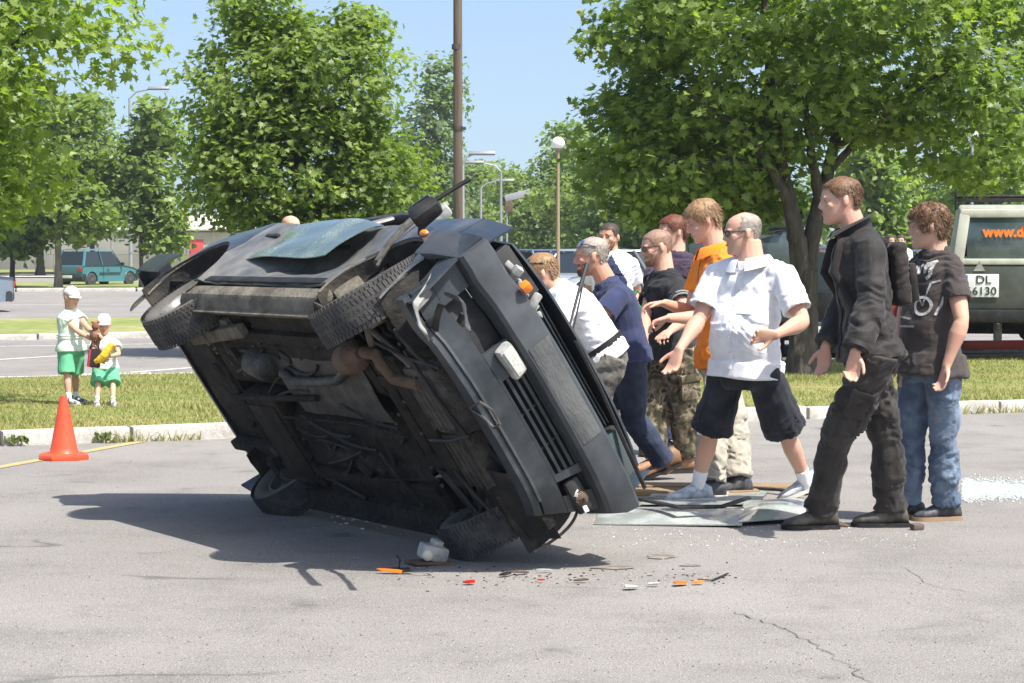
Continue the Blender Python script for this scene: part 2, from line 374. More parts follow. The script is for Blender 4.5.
under_m = mat('underbody', (.011, .010, .009), .85, col2=(.034, .029, .023), mix_scale=4.5, mix_lo=.40, mix_hi=.72, var=.35, vscale=18, bump=.5, bscale=35, spec=.3)
dirt_m = mat('dirt_caked_metal', (.16, .145, .115), .85, col2=(.075, .066, .055), mix_scale=7, mix_lo=.42, mix_hi=.72, var=.25, bump=.6, bscale=45, spec=.2)
black_m = mat('black_part', (.014, .014, .015), .6, spec=.4, col2=(.045, .042, .038), mix_scale=9, mix_lo=.45, mix_hi=.75)
steel_m = mat('dull_steel', (.12, .115, .105), .5, metal=.5, col2=(.045, .04, .035), mix_scale=14, mix_lo=.38, mix_hi=.7, bump=.3, bscale=60)
alu_m = mat('cast_metal', (.085, .082, .078), .6, metal=.25, col2=(.03, .028, .025), mix_scale=12, mix_lo=.4, mix_hi=.68, var=.25, bump=.5, bscale=70)
rust_m = mat('rusty_pipe', (.115, .078, .055), .85, metal=.15, col2=(.13, .085, .055), mix_scale=9, mix_lo=.38, mix_hi=.66, var=.3, bump=.5, bscale=60)
tyre_m = mat('tyre_rubber', (.042, .042, .042), .8, spec=.3, col2=(.115, .108, .096), mix_scale=8, mix_lo=.42, mix_hi=.75, bump=.3, bscale=90)
tyre_w = mat('tyre_sidewall_dusty', (.085, .080, .072), .85, spec=.25, col2=(.14, .13, .115), mix_scale=5, mix_lo=.4, mix_hi=.7, bump=.2, bscale=60)
rim_m = mat('steel_wheel', (.18, .18, .175), .5, metal=.5, col2=(.09, .085, .075), mix_scale=10, mix_lo=.4, mix_hi=.7)
liner_m = mat('wheel_liner', (.022, .021, .020), .9, col2=(.07, .062, .05), mix_scale=6, mix_lo=.45, mix_hi=.75, bump=.4, bscale=40)
white_m = mat('pale_primer', (.42, .42, .39), .7, col2=(.20, .20, .185), mix_scale=9, mix_lo=.42, mix_hi=.65)
orange_l = mat('orange_lens', (.85, .22, .015), .2, spec=.6, coat=.5)
red_l = mat('red_lens', (.5, .02, .015), .2, spec=.6, coat=.5)
clear_l = mat('lamp_glass', (.62, .62, .56), .18, spec=.7, coat=.6, col2=(.42, .42, .36), mix_scale=30)
glass_t = mat('tinted_glass', (.05, .075, .075), .06, spec=.8, coat=.6)
def crazed(name, base, line, sc):
    m = mat(name, base, .22, spec=.7, coat=.4); N, L = nodes_of(m); b = N['Principled BSDF']
    tc = N.new('ShaderNodeTexCoord'); v = N.new('ShaderNodeTexVoronoi'); v.feature = 'DISTANCE_TO_EDGE'; v.inputs['Scale'].default_value = sc; L.new(tc.outputs['Object'], v.inputs['Vector'])
    r = N.new('ShaderNodeMapRange'); r.inputs['From Max'].default_value = .09; r.inputs['To Min'].default_value = 1; r.inputs['To Max'].default_value = 0; L.new(v.outputs[0], r.inputs[0])
    n = N.new('ShaderNodeTexNoise'); n.inputs['Scale'].default_value = 3.5; n.inputs['Detail'].default_value = 6; L.new(tc.outputs['Object'], n.inputs['Vector'])
    r2 = N.new('ShaderNodeMapRange'); r2.inputs['From Min'].default_value = .42; r2.inputs['From Max'].default_value = .6; L.new(n.outputs[0], r2.inputs[0])
    mu = N.new('ShaderNodeMath'); mu.operation = 'MULTIPLY'; L.new(r.outputs[0], mu.inputs[0]); L.new(r2.outputs[0], mu.inputs[1])
    x = N.new('ShaderNodeMix'); x.data_type = 'RGBA'; x.inputs['A'].default_value = (*base, 1); x.inputs['B'].default_value = (*line, 1); L.new(mu.outputs[0], x.inputs['Factor']); L.new(x.outputs['Result'], b.inputs['Base Color'])
    r3 = N.new('ShaderNodeMapRange'); r3.inputs['To Min'].default_value = .12; r3.inputs['To Max'].default_value = .6; L.new(r2.outputs[0], r3.inputs[0]); L.new(r3.outputs[0], b.inputs['Roughness'])
    return m
craze_m = crazed('crazed_glass', (.085, .125, .115), (.42, .5, .48), 60)

def noise3(x, y, z, f, seed=0): return float(wave(V(x, y, z)[None], f, seed)[0])
def part(b, name, m, smooth=40, parent=None, **k): return b.build(name, m, parent or car, smooth, **k)

# ---- wheels
def wheel_mesh(tw=.19, rad=.325, rim=.20):
    hw = tw / 2; t = MB()
    # carcass: sidewall bulge and crown, material 1 = sidewalls
    prof = [(-hw * .72, rim * 1.0), (-hw * .92, rim * 1.10), (-hw * 1.05, rim * 1.30), (-hw * 1.0, rad * .90), (-hw * .86, rad * .965), (-hw * .5, rad * .985), (0, rad * .988), (hw * .5, rad * .985), (hw * .86, rad * .965), (hw * 1.0, rad * .90), (hw * 1.05, rim * 1.30), (hw * .92, rim * 1.10), (hw * .72, rim * 1.0)]
    K = len(prof) - 1; n0 = len(t.f)
    t.lathe((0, 0, 0), (0, 1, 0), prof, 56, hint=(1, 0, 0), cap=False)
    for i in range(len(t.f)):
        ringi = i // 56; t.m[i] = 0 if 3 <= ringi <= 8 else 1
    # tread blocks: five staggered rows
    t.mi = 0; nb = 74
    for row, yy in enumerate((-.80, -.42, 0, .42, .80)):
        w = hw * (.34 if abs(yy) < .7 else .30)
        for i in range(nb):
            a0 = 2 * math.pi * (i + .5 * (row % 2)) / nb; da = 2 * math.pi / nb * .37; sk = .045 * (1 if row % 2 else -1)
            r0 = rad * .97; r1 = rad * (1.0 if abs(yy) < .7 else .985); vs = []
            for rr in (r0, r1):
                for (dy, s_) in ((-w, -1), (w, -1), (w, 1), (-w, 1)):
                    a = a0 + s_ * da + dy / hw * sk; vs.append((math.cos(a) * rr, yy * hw + dy * .92, math.sin(a) * rr))
            t.add(vs, [(4, 5, 6, 7), (0, 1, 5, 4), (1, 2, 6, 5), (2, 3, 7, 6), (3, 0, 4, 7)])
    tm = t.mesh('tyre', [tyre_m, tyre_w], 35, fix=False)
    r = MB(); prof = [(hw * .74, rim * 1.03), (hw * .80, rim * .99), (hw * .70, rim * .93), (hw * .35, rim * .86), (hw * .30, rim * .60), (hw * .45, rim * .48), (hw * .42, rim * .22), (hw * .20, rim * .18), (hw * .20, .002)]
    back = [(-hw * .2, .002), (-hw * .2, rim * .80), (-hw * .74, rim * .95), (-hw * .74, rim * 1.03)]
    r.lathe((0, 0, 0), (0, 1, 0), prof + back, 40, hint=(1, 0, 0), cap=False)
    for i in range(8):
        a = i * math.pi / 4; r.lathe((math.cos(a) * rim * .70, hw * .26, math.sin(a) * rim * .70), (0, 1, 0), [(0, .002), (0, .021), (.012, .019), (.012, .002)], 10)
    rm = r.mesh('rim', rim_m)
    nu = MB()
    for i in range(4):
        a = i * math.pi / 2 + .4; nu.lathe((math.cos(a) * rim * .33, hw * .36, math.sin(a) * rim * .33), (0, 1, 0), [(0, .011), (.02, .010), (.022, .002)], 6)
    nu.lathe((0, hw * .2, 0), (0, 1, 0), [(0, .032), (.03, .028), (.034, .002)], 14); nm = nu.mesh('wheel_nut', steel_m)
    hb = MB(); hb.lathe((0, -hw * 1.3, 0), (0, 1, 0), [(0, .03), (.0, .09), (.05, .105), (.08, .105), (.08, .02)], 24)
    hm = hb.mesh('brake_drum', steel_m)
    return tm, rm, nm, hm
TM, RM, NM, HM = wheel_mesh()
def wheel(x, side, steer=0, dz=0, camber=0, dy=0, axis=None):
    e = empty('wheel', (x, side * .72 + dy, .30 + dz), parent=car)
    e.rotation_euler = Euler((R(camber), 0, R(steer) + (0 if side > 0 else math.pi)))
    if axis is not None: e.rotation_mode = 'QUATERNION'; e.rotation_quaternion = Vector(CM.T @ unit(V(*axis))).to_track_quat('Y', 'Z')
    for nm, me in (('tyre', TM), ('rim', RM), ('wheel_nut', NM), ('brake_drum', HM)): link(nm, me, e)
    return e
wheel(-.97, -1, 5, -.08, 4, .05, axis=(-.48, -.24, .84))
wheel(1.26, -1, -16, -.03, -6, .0, axis=(-.50, -.03, .86))
wheel(-1.22, 1, -4, 0, 5, -.02)
wheel(1.20, 1, -14, -.02, -6, -.02, axis=(.46, .06, -.88))

# ---- right and left body sides
ARX, ARR = (-1.18, 1.24), .365
def arch_z(x, base=.17):
    z = base
    for xc in ARX:
        d = abs(x - xc)
        if d < ARR: z = max(z, .31 + math.sqrt(ARR ** 2 - d * d))
    return z
def belt(x): return .93 - .05 * max(0, (x - .9)) ** 1.2 - .20 * max(0, -x - .95)
def side_y(x, z, damaged):
    t = (z - .17) / .76
    y = .80 + .035 * math.sin(math.pi * min(1, max(0, t * .95))) - .05 * max(0, t - .8)
    y -= .10 * max(0, (abs(x) - 1.55) / .45) ** 2
    for xc in ARX:
        d = math.hypot(x - xc, z - .31)
        if d < ARR + .09: y += .018 * max(0, 1 - (d - ARR) / .09)
    if damaged:
        y -= .09 * max(0, -x - .95)
        c = math.exp(-((x - .15) / .62) ** 2 - ((z - .66) / .27) ** 2)
        y -= .16 * c
        y += .020 * noise3(x * .9, 0, z * 1.5, 5.5, 11) * (.25 + c * 1.4) + .010 * noise3(x, 0, z, 15, 12) * (.2 + c)
        # hard crease running from the sill up to the door handle
        cr = abs((x + .25) * .55 - (z - .45)); y -= .035 * math.exp(-(cr / .03) ** 2) * math.exp(-((x - .1) / .7) ** 2)
    return y
def side_panel(name, x0, x1, s, m, damaged=False, nz=14, zlo=.17, ztop=None, gap=.005):
    b = MB(); nu = max(4, int((x1 - x0) / .028))
    def fn(u, v):
        x = x0 + gap + (x1 - x0 - 2 * gap) * u; za = arch_z(x, zlo); zt = (ztop(x) if ztop else belt(x)); z = za + (zt - za) * v
        return (x, s * side_y(x, z, damaged), z)
    b.grid(fn, nu, nz, .012 * s); return part(b, name, m, 50)
for s in (-1, 1):
    D = s < 0
    side_panel('front_wing', .93, 1.62 if D else 1.45, s, paint_m, D)
    side_panel('wing_nose', 1.62, 1.88, s, paint_m, D, zlo=.70)
    d = side_panel('front_door', -.08, .93, s, dust_m if D else paint_m, D, zlo=.27)
    d2 = side_panel('rear_door', -.90, -.08, s, dust_m if D else paint_m, D, zlo=.27)
    side_panel('rear_wing', -1.93, -.90, s, paint_m, D)
    # handles
    for x0, par in ((.05, d), (-.78, d2)):
        h = MB(); h.box((x0 + .08, s * (side_y(x0 + .08, .78, D) + .012), .78), (.16, .022, .03), ch=.009); part(h, 'handle', black_m, parent=par)
    # rocker sill: outer face and lower flange
    b = MB(); b.loft([[V(x, s * q[0], q[1]) for q in ((.80, .265), (.812, .235), (.805, .17), (.775, .135), (.74, .12), (.735, .09), (.728, .09), (.728, .15), (.66, .17), (.66, .265))] for x in np.linspace(-.90, .88, 22)])
    part(b, 'sill', dirt_m if D else under_m, 30)
    b = MB(); b.box((-.05, s * .823, .30), (1.70, .012, .05), ch=.005); part(b, 'side_moulding', black_m)
    # arch lips and liners
    for xc in ARX:
        b = MB(); pts = [V(xc + (ARR + .004) * math.cos(a), s * (side_y(xc + ARR * math.cos(a), .31 + ARR * math.sin(a), D) - .006), .31 + (ARR + .004) * math.sin(a)) for a in np.linspace(R(-18), R(198), 30)]
        b.tube(pts, .0085, 6, hint=(0, 1, 0)); part(b, 'arch_lip', dirt_m)
        b = MB()
        def lf(u, v, xc=xc, s=s):
            a = R(-22) + R(224) * u; rr = ARR - .004 + .01 * math.sin(v * 9) * (v > .1)
            return (xc + rr * math.cos(a), s * (.815 - .36 * v), .31 + rr * math.sin(a))
        b.grid(lf, 26, 6, .006); b.grid(lambda u, v, xc=xc, s=s: (xc + (.06 + .31 * v) * math.cos(math.pi * u), s * .455, .31 + (.06 + .31 * v) * math.sin(math.pi * u)), 20, 3, .006)
        part(b, 'wheel_liner', liner_m)

# ---- floor pan with tunnel, ribs and stiffeners
def floor_z(x, y):
    z = .215; z += .10 * math.exp(-(abs(y) / .11) ** 4)
    z -= .018 * (abs(abs(y) - .40) < .045)
    for k in range(7): z += .010 * math.exp(-((x + .85 - k * .27) / .035) ** 2) * (abs(y) > .16)
    z += .006 * noise3(x, y, 0, 9, 4); return z
b = MB(); b.grid(lambda u, v: (-1.0 + 1.95 * u, -.70 + 1.40 * v, floor_z(-1.0 + 1.95 * u, -.70 + 1.40 * v)), 70, 46, .006); part(b, 'floor_pan', under_m, 30)
b = MB(); b.box((-1.48, 0, .36), (.95, 1.0, .012), ch=.004); b.box((-1.02, 0, .29), (.03, 1.2, .16), ch=.01)
b.lathe((-1.62, .12, .40), (0, 0, -1), [(0, .02), (.06, .25), (.08, .23), (.085, .02)], 28); part(b, 'boot_floor', under_m, 30)
b = MB()
def tankf(): return [(V(x, y, z)) for x, y, z in ()]
b.box((-.76, .26, .235), (.44, .66, .13), ch=.04); b.box((-.76, .26, .167), (.36, .50, .012), ch=.004); b.box((-.70, .26, .175), (.03, .70, .012)); part(b, 'fuel_tank', under_m)
for s in (-1, 1):
    b = MB(); b.box((-.03, s * .50, .195), (1.86, .07, .05), ch=.012); b.box((1.4, s * .42, .30), (.95, .07, .09), ch=.015); b.box((-1.5, s * .48, .30), (.85, .07, .08), ch=.015); part(b, 'chassis_rail', under_m)
    b = MB(); b.tube([V(-.62, s * .56, .215), V(-.80, s * .585, .20), V(-1.22, s * .60, .24)], [.035, .042, .04], 10); b.box((-.60, s * .56, .225), (.10, .10, .09), ch=.02)
    b.box((-1.27, s * .56, .24), (.10, .16, .09), ch=.02); part(b, 'trailing_arm', dirt_m if s < 0 else under_m)
    b = MB(); sp = [V(-1.16 + .048 * math.cos(a), s * .54 + .048 * math.sin(a), .25 + .014 * a / 1.0) for a in np.linspace(0, 2 * math.pi * 4.5 * .55, 44)]; b.tube(sp, .0075, 6); part(b, 'coil_spring', black_m)
    b = MB(); b.tube([V(-1.36, s * .55, .22), V(-1.42, s * .53, .40), V(-1.45, s * .52, .62)], [.022, .026, .03], 10); part(b, 'shock_absorber', steel_m)
    # front suspension
    b = MB(); b.tube([V(1.05, s * .33, .21), V(1.18, s * .50, .185), V(1.25, s * .63, .18)], [.035, .032, .022], 10, flat=.6); b.tube([V(1.46, s * .30, .22), V(1.36, s * .50, .19), V(1.26, s * .63, .18)], [.022, .02, .018], 8); b.ball((1.25, s * .635, .19), .032)
    part(b, 'control_arm', steel_m if s < 0 else black_m)
    b = MB(); b.tube([V(1.24, s * .12, .33), V(1.24, s * .24, .325), V(1.24, s * .56, .30)], [.045, .016, .016], 12); b.lathe((1.24, s * .20, .328), (0, s, 0), [(0, .05), (.03, .052), (.06, .036), (.09, .030), (.12, .02)], 16); b.lathe((1.24, s * .50, .303), (0, s, 0), [(0, .02), (.03, .030), (.07, .045), (.10, .05)], 16); part(b, 'drive_shaft', steel_m)
    b = MB(); b.tube([V(1.06, s * .24, .30), V(1.08, s * .45, .285), V(1.10, s * .61, .27)], [.02, .011, .013], 8); b.ball((1.10, s * .61, .27), .022); part(b, 'tie_rod', steel_m)
    b = MB(); b.tube([V(1.24, s * .62, .30), V(1.22, s * .57, .62), V(1.21, s * .55, .80)], [.035, .03, .05], 12); part(b, 'suspension_strut', black_m)
# rear axle beam
b = MB(); b.tube([V(-1.22, -.60, .25), V(-1.12, -.40, .24), V(-1.10, 0, .24), V(-1.12, .40, .24), V(-1.22, .60, .25)], .036, 12); part(b, 'rear_axle_beam', under_m)
b = MB(); b.box((-.72, -.52, .16), (.84, .085, .055), rot=(0, 0, R(-6)), ch=.016); b.box((-.86, -.505, .155), (.035, .10, .068), rot=(0, 0, R(-6)), ch=.008); part(b, 'axle_stay', dirt_m)
b = MB(); b.tube([V(-1.10, -.03, .175), V(-.5, -.06, .17), V(.12, -.10, .17)], .020, 8); part(b, 'torsion_rod', under_m)
b = MB(); b.tube([V(-.9, .10, .18), V(.4, .06, .18), V(.95, .12, .19)], .009, 6); part(b, 'brake_line', under_m)
b = MB(); b.tube([V(-.95, .50, .18), V(.3, .47, .18), V(1.0, .40, .2)], .009, 6); part(b, 'brake_line', under_m)
gk = np.random.default_rng(15)
for i in range(26):                                   # brackets, clips and lumps of grime along the floor
    x, y = gk.uniform(-1.05, 1.0), gk.uniform(-.62, .62); b = MB(); b.box((x, y, floor_z(x, y) - .012), (gk.uniform(.03, .14), gk.uniform(.02, .07), gk.uniform(.02, .05)), rot=(0, 0, gk.uniform(0, 3)), ch=.008); part(b, 'bracket', gk.choice([under_m, black_m, dirt_m], p=[.5, .35, .15]))
for i in range(14):
    p = V(gk.uniform(-1.1, .6), gk.uniform(-.55, .6), .185); q = p + V(gk.uniform(.2, .6), gk.uniform(-.2, .2), 0); mid = (p + q) / 2 + V(0, gk.uniform(-.12, .12), gk.uniform(-.03, .01)); b = MB(); b.tube([(1 - t) ** 2 * p + 2 * t * (1 - t) * mid + t * t * q for t in np.linspace(0, 1, 8)], gk.uniform(.005, .012), 6); part(b, 'cable', black_m)
# exhaust from the pixels of the photograph
A = [cl(u, v, 2, .165) for u, v in ((282, 372), (293, 381), (318, 382), (338, 380), (346, 370), (352, 360))]
b = MB(); b.tube(A, .028, 14); part(b, 'exhaust_pipe', alu_m)
mc = cl(262, 364, 2, .165); md = unit(V(1, .25, 0)); b = MB(); b.lathe(mc - md * .10, md, [(0, .005), (0, .075), (.015, .088), (.15, .09), (.19, .083), (.22, .04), (.22, .005)], 24); part(b, 'silencer', alu_m)
cc = cl(352, 357, 2, .165); cd = unit(cl(366, 352, 2, .165) - cl(345, 362, 2, .165)); b = MB(); b.lathe(cc - cd * .14, cd, [(0, .01), (0, .035), (.05, .085), (.20, .09), (.25, .04), (.27, .032), (.27, .005)], 20); part(b, 'catalytic_converter', rust_m)
A = [cl(u, v, 2, .16) for u, v in ((364, 352), (376, 354), (384, 366), (394, 378), (408, 382), (420, 384))]
b = MB(); b.tube(A, [.034, .036, .036, .036, .034, .03], 14); part(b, 'exhaust_downpipe', rust_m)
b = MB(); b.grid(lambda u, v: (-.25 + 1.1 * u, -.36 + .40 * v, .205 - .012 * math.sin(v * 3.14) + .008 * noise3(u * 2, v, 0, 7, 31)), 14, 8, .004); part(b, 'heat_shield', alu_m)
# engine bay seen from below
b = MB(); b.box((1.28, -.02, .20), (.16, .86, .07), ch=.02); b.box((1.06, -.02, .22), (.12, .74, .06), ch=.02); b.box((1.17, -.26, .2), (.30, .08, .05), ch=.015); b.box((1.17, .26, .2), (.30, .08, .05), ch=.015); part(b, 'subframe', under_m)
b = MB(); b.box((1.50, -.16, .27), (.30, .42, .20), ch=.045, taper=1.15); b.box((1.50, -.16, .168), (.22, .32, .014), ch=.006); b.lathe((1.42, -.28, .175), (0, 0, -1), [(0, .018), (.014, .016), (.014, .003)], 8)
for i in range(5): b.box((1.39 + i * .055, -.16, .165), (.009, .34, .02), ch=.003)
part(b, 'oil_pan', alu_m)
b = MB(); b.box((1.42, .24, .32), (.34, .34, .28), ch=.06); b.lathe((1.42, .06, .34), (0, 1, 0), [(0, .17), (.06, .165), (.14, .12), (.3, .09)], 20)
for i in range(6): b.box((1.28 + i * .055, .24, .18), (.008, .30, .03), ch=.002)
part(b, 'gearbox', alu_m)
b = MB(); b.box((1.48, -.10, .52), (.5, .72, .40), ch=.05); part(b, 'engine_block', under_m)
b = MB(); b.lathe((1.46, -.42, .30), (0, -1, 0), [(0, .02), (0, .075), (.012, .08), (.02, .068), (.028, .08), (.04, .075), (.04, .02)], 24); b.lathe((1.62, -.44, .40), (0, -1, 0), [(0, .015), (0, .045), (.03, .045), (.03, .01)], 18); part(b, 'pulley', steel_m)
b = MB(); b.box((1.80, -.02, .47), (.045, .66, .40), ch=.01)
for i in range(18): b.box((1.776, -.33 + i * .037, .47), (.01, .006, .37))
part(b, 'radiator', black_m)
b = MB(); b.box((1.83, 0, .235), (.09, 1.30, .06), ch=.015)
for yy in (-.5, -.17, .17, .5): b.box((1.83, yy, .33), (.05, .07, .16), ch=.012)
part(b, 'radiator_support', under_m)
hs = np.random.default_rng(5)
for i in range(34):
    b = MB()
    p = V(hs.uniform(1.0, 1.8), hs.uniform(-.6, .6), hs.uniform(.24, .34)); q = p + V(hs.uniform(-.25, .25), hs.uniform(-.35, .35), hs.uniform(-.05, .1)); mid = (p + q) / 2 + V(0, 0, -.06) + hs.normal(0, .04, 3)
    T = np.linspace(0, 1, 8); b.tube([(1 - t) ** 2 * p + 2 * t * (1 - t) * mid + t * t * q for t in T], hs.uniform(.007, .019), 7)
    part(b, 'hose', black_m)
b = MB(); P3 = [cl(u, v, 2, .17) for u, v in ((470, 408), (480, 402), (492, 410), (500, 424), (494, 428), (484, 418))]
b.tube(P3 + [P3[0]], .007, 6); part(b, 'tow_eye', steel_m)
for (u0, v0, u1, v1) in ((375, 342, 440, 368), (394, 330, 436, 372), (404, 350, 470, 440), (430, 440, 470, 436), (380, 452, 420, 500), (455, 470, 500, 520)):
    b = MB(); b.tube([cl(u0, v0, 2, .16), cl((u0 + u1) / 2, (v0 + v1) / 2 + 3, 2, .15), cl(u1, v1, 2, .17)], .011, 7); part(b, 'stay_rod', black_m)
b = MB()
b.grid(lambda u, v: (1.42 + .42 * u, .28 + .46 * v, .20 + .06 * u * v + .02 * noise3(u, v, 0, 6, 17)), 8, 8, .005); part(b, 'splash_guard', black_m)
# small bright fittings (bolts and clips)
b = MB()
for i in range(60):
    x, y = hs.uniform(-1.0, 1.75), hs.uniform(-.64, .64); b.lathe((x, y, floor_z(min(x, .9), y) - .004 if x < .9 else .19), (0, 0, -1), [(0, .012), (.012, .011), (.013, .002)], 6)
part(b, 'bolts', steel_m, kind='stuff')
for s in (-1, 1): b = MB(); b.box((-1.36, s * .58, .62), (1.05, .02, .36), ch=.004); part(b, 'boot_trim', black_m)
b = MB(); b.box((-1.5, 0, .38), (.9, 1.5, .02)); b.box((-.6, 0, .60), (.03, 1.45, .5)); b.box((.98, 0, .60), (.03, 1.5, .55)); part(b, 'bulkhead', under_m)

# ---- front bumper
def bump_x(y, x0): return x0 - .05 * (abs(y) / .82) ** 4 - .03 * (abs(y) / .85) ** 2
def wrap(yq, prof, x_back=1.52, ym=.845, n=22):
    """sweep an (x,z) profile across the nose and round both corners"""
    rings = []
    S = [('s', x_back, -1), ('s', 1.72, -1)] + [('f', y, 0) for y in np.linspace(-ym * .985, ym * .985, n)] + [('s', 1.72, 1), ('s', x_back, 1)]
    for k, q, sg in S:
        if k == 'f':
            ang = 0; rings.append([V(bump_x(q, px), q * (1 - .02 * (2.0 - px)), pz) for px, pz in prof])
        else: rings.append([V(q, sg * (ym + (px - 1.98) * .35), pz) for px, pz in prof])
    return rings
def dent(vs, amp=.02):
    out = []
    for p in vs:
        q = np.array(p); c = math.exp(-((q[1] + .72) / .28) ** 2)
        if q[1] > .3: q[1] = .3 + (q[1] - .3) * max(.4, min(1.0, (.24 + (q[2] - .18) * .62) / .52))
        q[0] += -.05 * c + amp * c * noise3(q[0], q[1], q[2], 9, 41) * 1.2 + .004 * noise3(*q, 8, 42); q[2] += .012 * c * noise3(*q, 12, 43); q[1] += .02 * c * noise3(*q, 10, 45); out.append(tuple(q))
    return out
# lower apron: a frame of real pieces around the recessed intake, so that the slots are open
def band(name, x_out, z0, z1, y0, y1, m, thick=.03, n=20, lean=0, parent=None, depth=None):
    b = MB(); ys = np.linspace(y0, y1, n); b.loft([[V(bump_x(y, x_out + lean), y, z1), V(bump_x(y, x_out), y, z0), V(bump_x(y, x_out - thick), y, z0), V(bump_x(y, x_out + lean - thick), y, z1)] for y in ys]); b.v = dent(b.v)
    return b.build(name, m, parent or bump, 35)
bump = empty('front_bumper', parent=car)
band('bumper_lip', 1.955, .175, .215, -.80, .80, plastic_m, .09, 24)
band('bumper_lip_trim', 1.968, .213, .228, -.62, .62, rub_m, .03, 24)
band('apron', 1.95, .229, .34, -.80, .80, plastic_m, .03, 30, .02)
for y0, y1 in ((-.80, -.66), (-.36, -.19), (.44, .50), (.64, .80)): band('apron', 1.972, .342, .50, y0, y1, plastic_m, .03, 5, .012)
for z in (.342, .382, .422, .462): band('intake_slat', 1.968, z, z + .016, -.19, .44, plastic_m, .05, 12, .004)
band('intake_slat', 1.972, .492, .502, -.19, .44, plastic_m, .05, 12, .0)
for yy in (.02, .23): band('intake_rib', 1.955, .345, .50, yy, yy + .012, black_m, .03, 3)
band('intake_back', 1.90, .33, .51, -.80, .80, black_m, .01, 14)
# wrap-round ends and the thick upper strip
b = MB(); rg = wrap(None, [(1.985, .504), (2.030, .508), (2.050, .525), (2.056, .60), (2.052, .675), (2.030, .698), (1.93, .712), (1.93, .504)]); b.loft(rg); b.v = dent(b.v, .03); b.build('bumper_strip', rub_m, bump, 32)
ys = np.linspace(-.26, .33, 10); b = MB(); b.loft([[V(bump_x(y, 2.050), y, .535), V(bump_x(y, 2.056), y, .56), V(bump_x(y, 2.058), y, .65), V(bump_x(y, 2.046), y, .678), V(bump_x(y, 2.0), y, .678), V(bump_x(y, 2.0), y, .535)] for y in ys]); b.build('plate_recess', scuff_m, bump, 35)
for s in (-1,):
    b = MB()
    def ef(u, v, s=s):
        x = 1.92 - .20 * u; z = .19 + .50 * v; y = .815 + .02 * v - .03 * u * 0
        if s < 0: y += .03 * noise3(x, z, 0, 7, 51) + .03 * math.sin(6 * z + 9 * x) * .6; x += .02 * noise3(x, z, 1, 8, 52)
        return (x, s * y, z)
    b.grid(ef, 14, 14, .012 * s); b.build('bumper_end', plastic_m, bump, 40)
# fog lamps: right one hangs from its hole, left one is broken
def fog(loc, rot, broken=False):
    e = empty('fog_lamp', loc, parent=car); e.rotation_euler = rot
    b = MB(); b.box((0, 0, 0), (.06, .20, .095), ch=.026); b.build('lamp_housing', white_m if not broken else black_m, e)
    if not broken:
        b = MB(); b.box((.030, 0, 0), (.014, .165, .062), ch=.007); b.build('lamp_lens', clear_l, e)
    else:
        b = MB(); r0 = np.random.default_rng(8)
        for i in range(5): b.box((.03 + r0.uniform(-.01, .02), r0.uniform(-.07, .07), r0.uniform(-.03, .03)), (.006, r0.uniform(.03, .06), r0.uniform(.015, .03)), rot=tuple(r0.uniform(-1, 1, 3)), ch=.001)
        b.build('lens_shard', clear_l, e)
        b = MB(); b.lathe((.0, .02, 0), (1, 0, 0), [(0, .035), (.03, .04), (.05, .012), (.07, .01)], 12); b.build('bulb_holder', rust_m, e)
fog((1.985, -.255, .45), (R(8), R(-4), R(8))); fog((1.93, .57, .42), (R(0), 0, 0), True)
# impact bar, lamp panel, lights, grille above the bumper
b = MB(); b.box((1.86, 0, .60), (.06, 1.4, .10), ch=.02); part(b, 'crash_bar', under_m)
b = MB(); b.box((1.80, 0, .76), (.05, 1.36, .13), ch=.01)
part(b, 'nose_panel', black_m)
for s in (-1, 1):
    e = empty('headlight', (1.85, s * .56, .755), parent=car); e.rotation_euler = (0, R(-12 if s < 0 else -6), R(s * 10))
    b = MB(); b.box((0, 0, 0), (.08, .30, .125), ch=.012); b.build('lamp_housing', black_m, e)
    b = MB(); b.box((.048, 0, 0), (.012, .28, .112), ch=.006); b.build('lamp_lens', glass_t if s > 0 else black_m, e)  # right lens blackened to stand for the dark of the open lamp recess
i0 = cl(526, 287, 0, 2.03); b = MB(); b.box((0, 0, 0), (.05, .060, .055), ch=.018); e = part(b, 'indicator_lamp', orange_l, loc=tuple(i0)); e.rotation_euler = (.3, .2, .5)
i1 = cl(534, 302, 0, 2.0); b = MB(); b.box((0, 0, 0), (.035, .04, .10), ch=.012); e = part(b, 'lamp_socket', white_m, loc=tuple(i1)); e.rotation_euler = (.5, .2, .2)
b = MB(); r0 = np.random.default_rng(18)
for i in range(9):
    q = cl(510 + i * 3.4, 268 + i * 6, 0, 1.93) + r0.normal(0, .012, 3); b.box(q, tuple(r0.uniform(.01, .045, 3)), rot=tuple(r0.uniform(-1, 1, 3)), ch=.004)
part(b, 'broken_lamp_pieces', white_m, kind='stuff')
b = MB()
for i in range(5): b.box((1.865, .0, .725 + i * .022), (.02, .80, .008), ch=.003)
b.box((1.85, 0, .77), (.012, .80, .11)); part(b, 'grille', plastic_m)
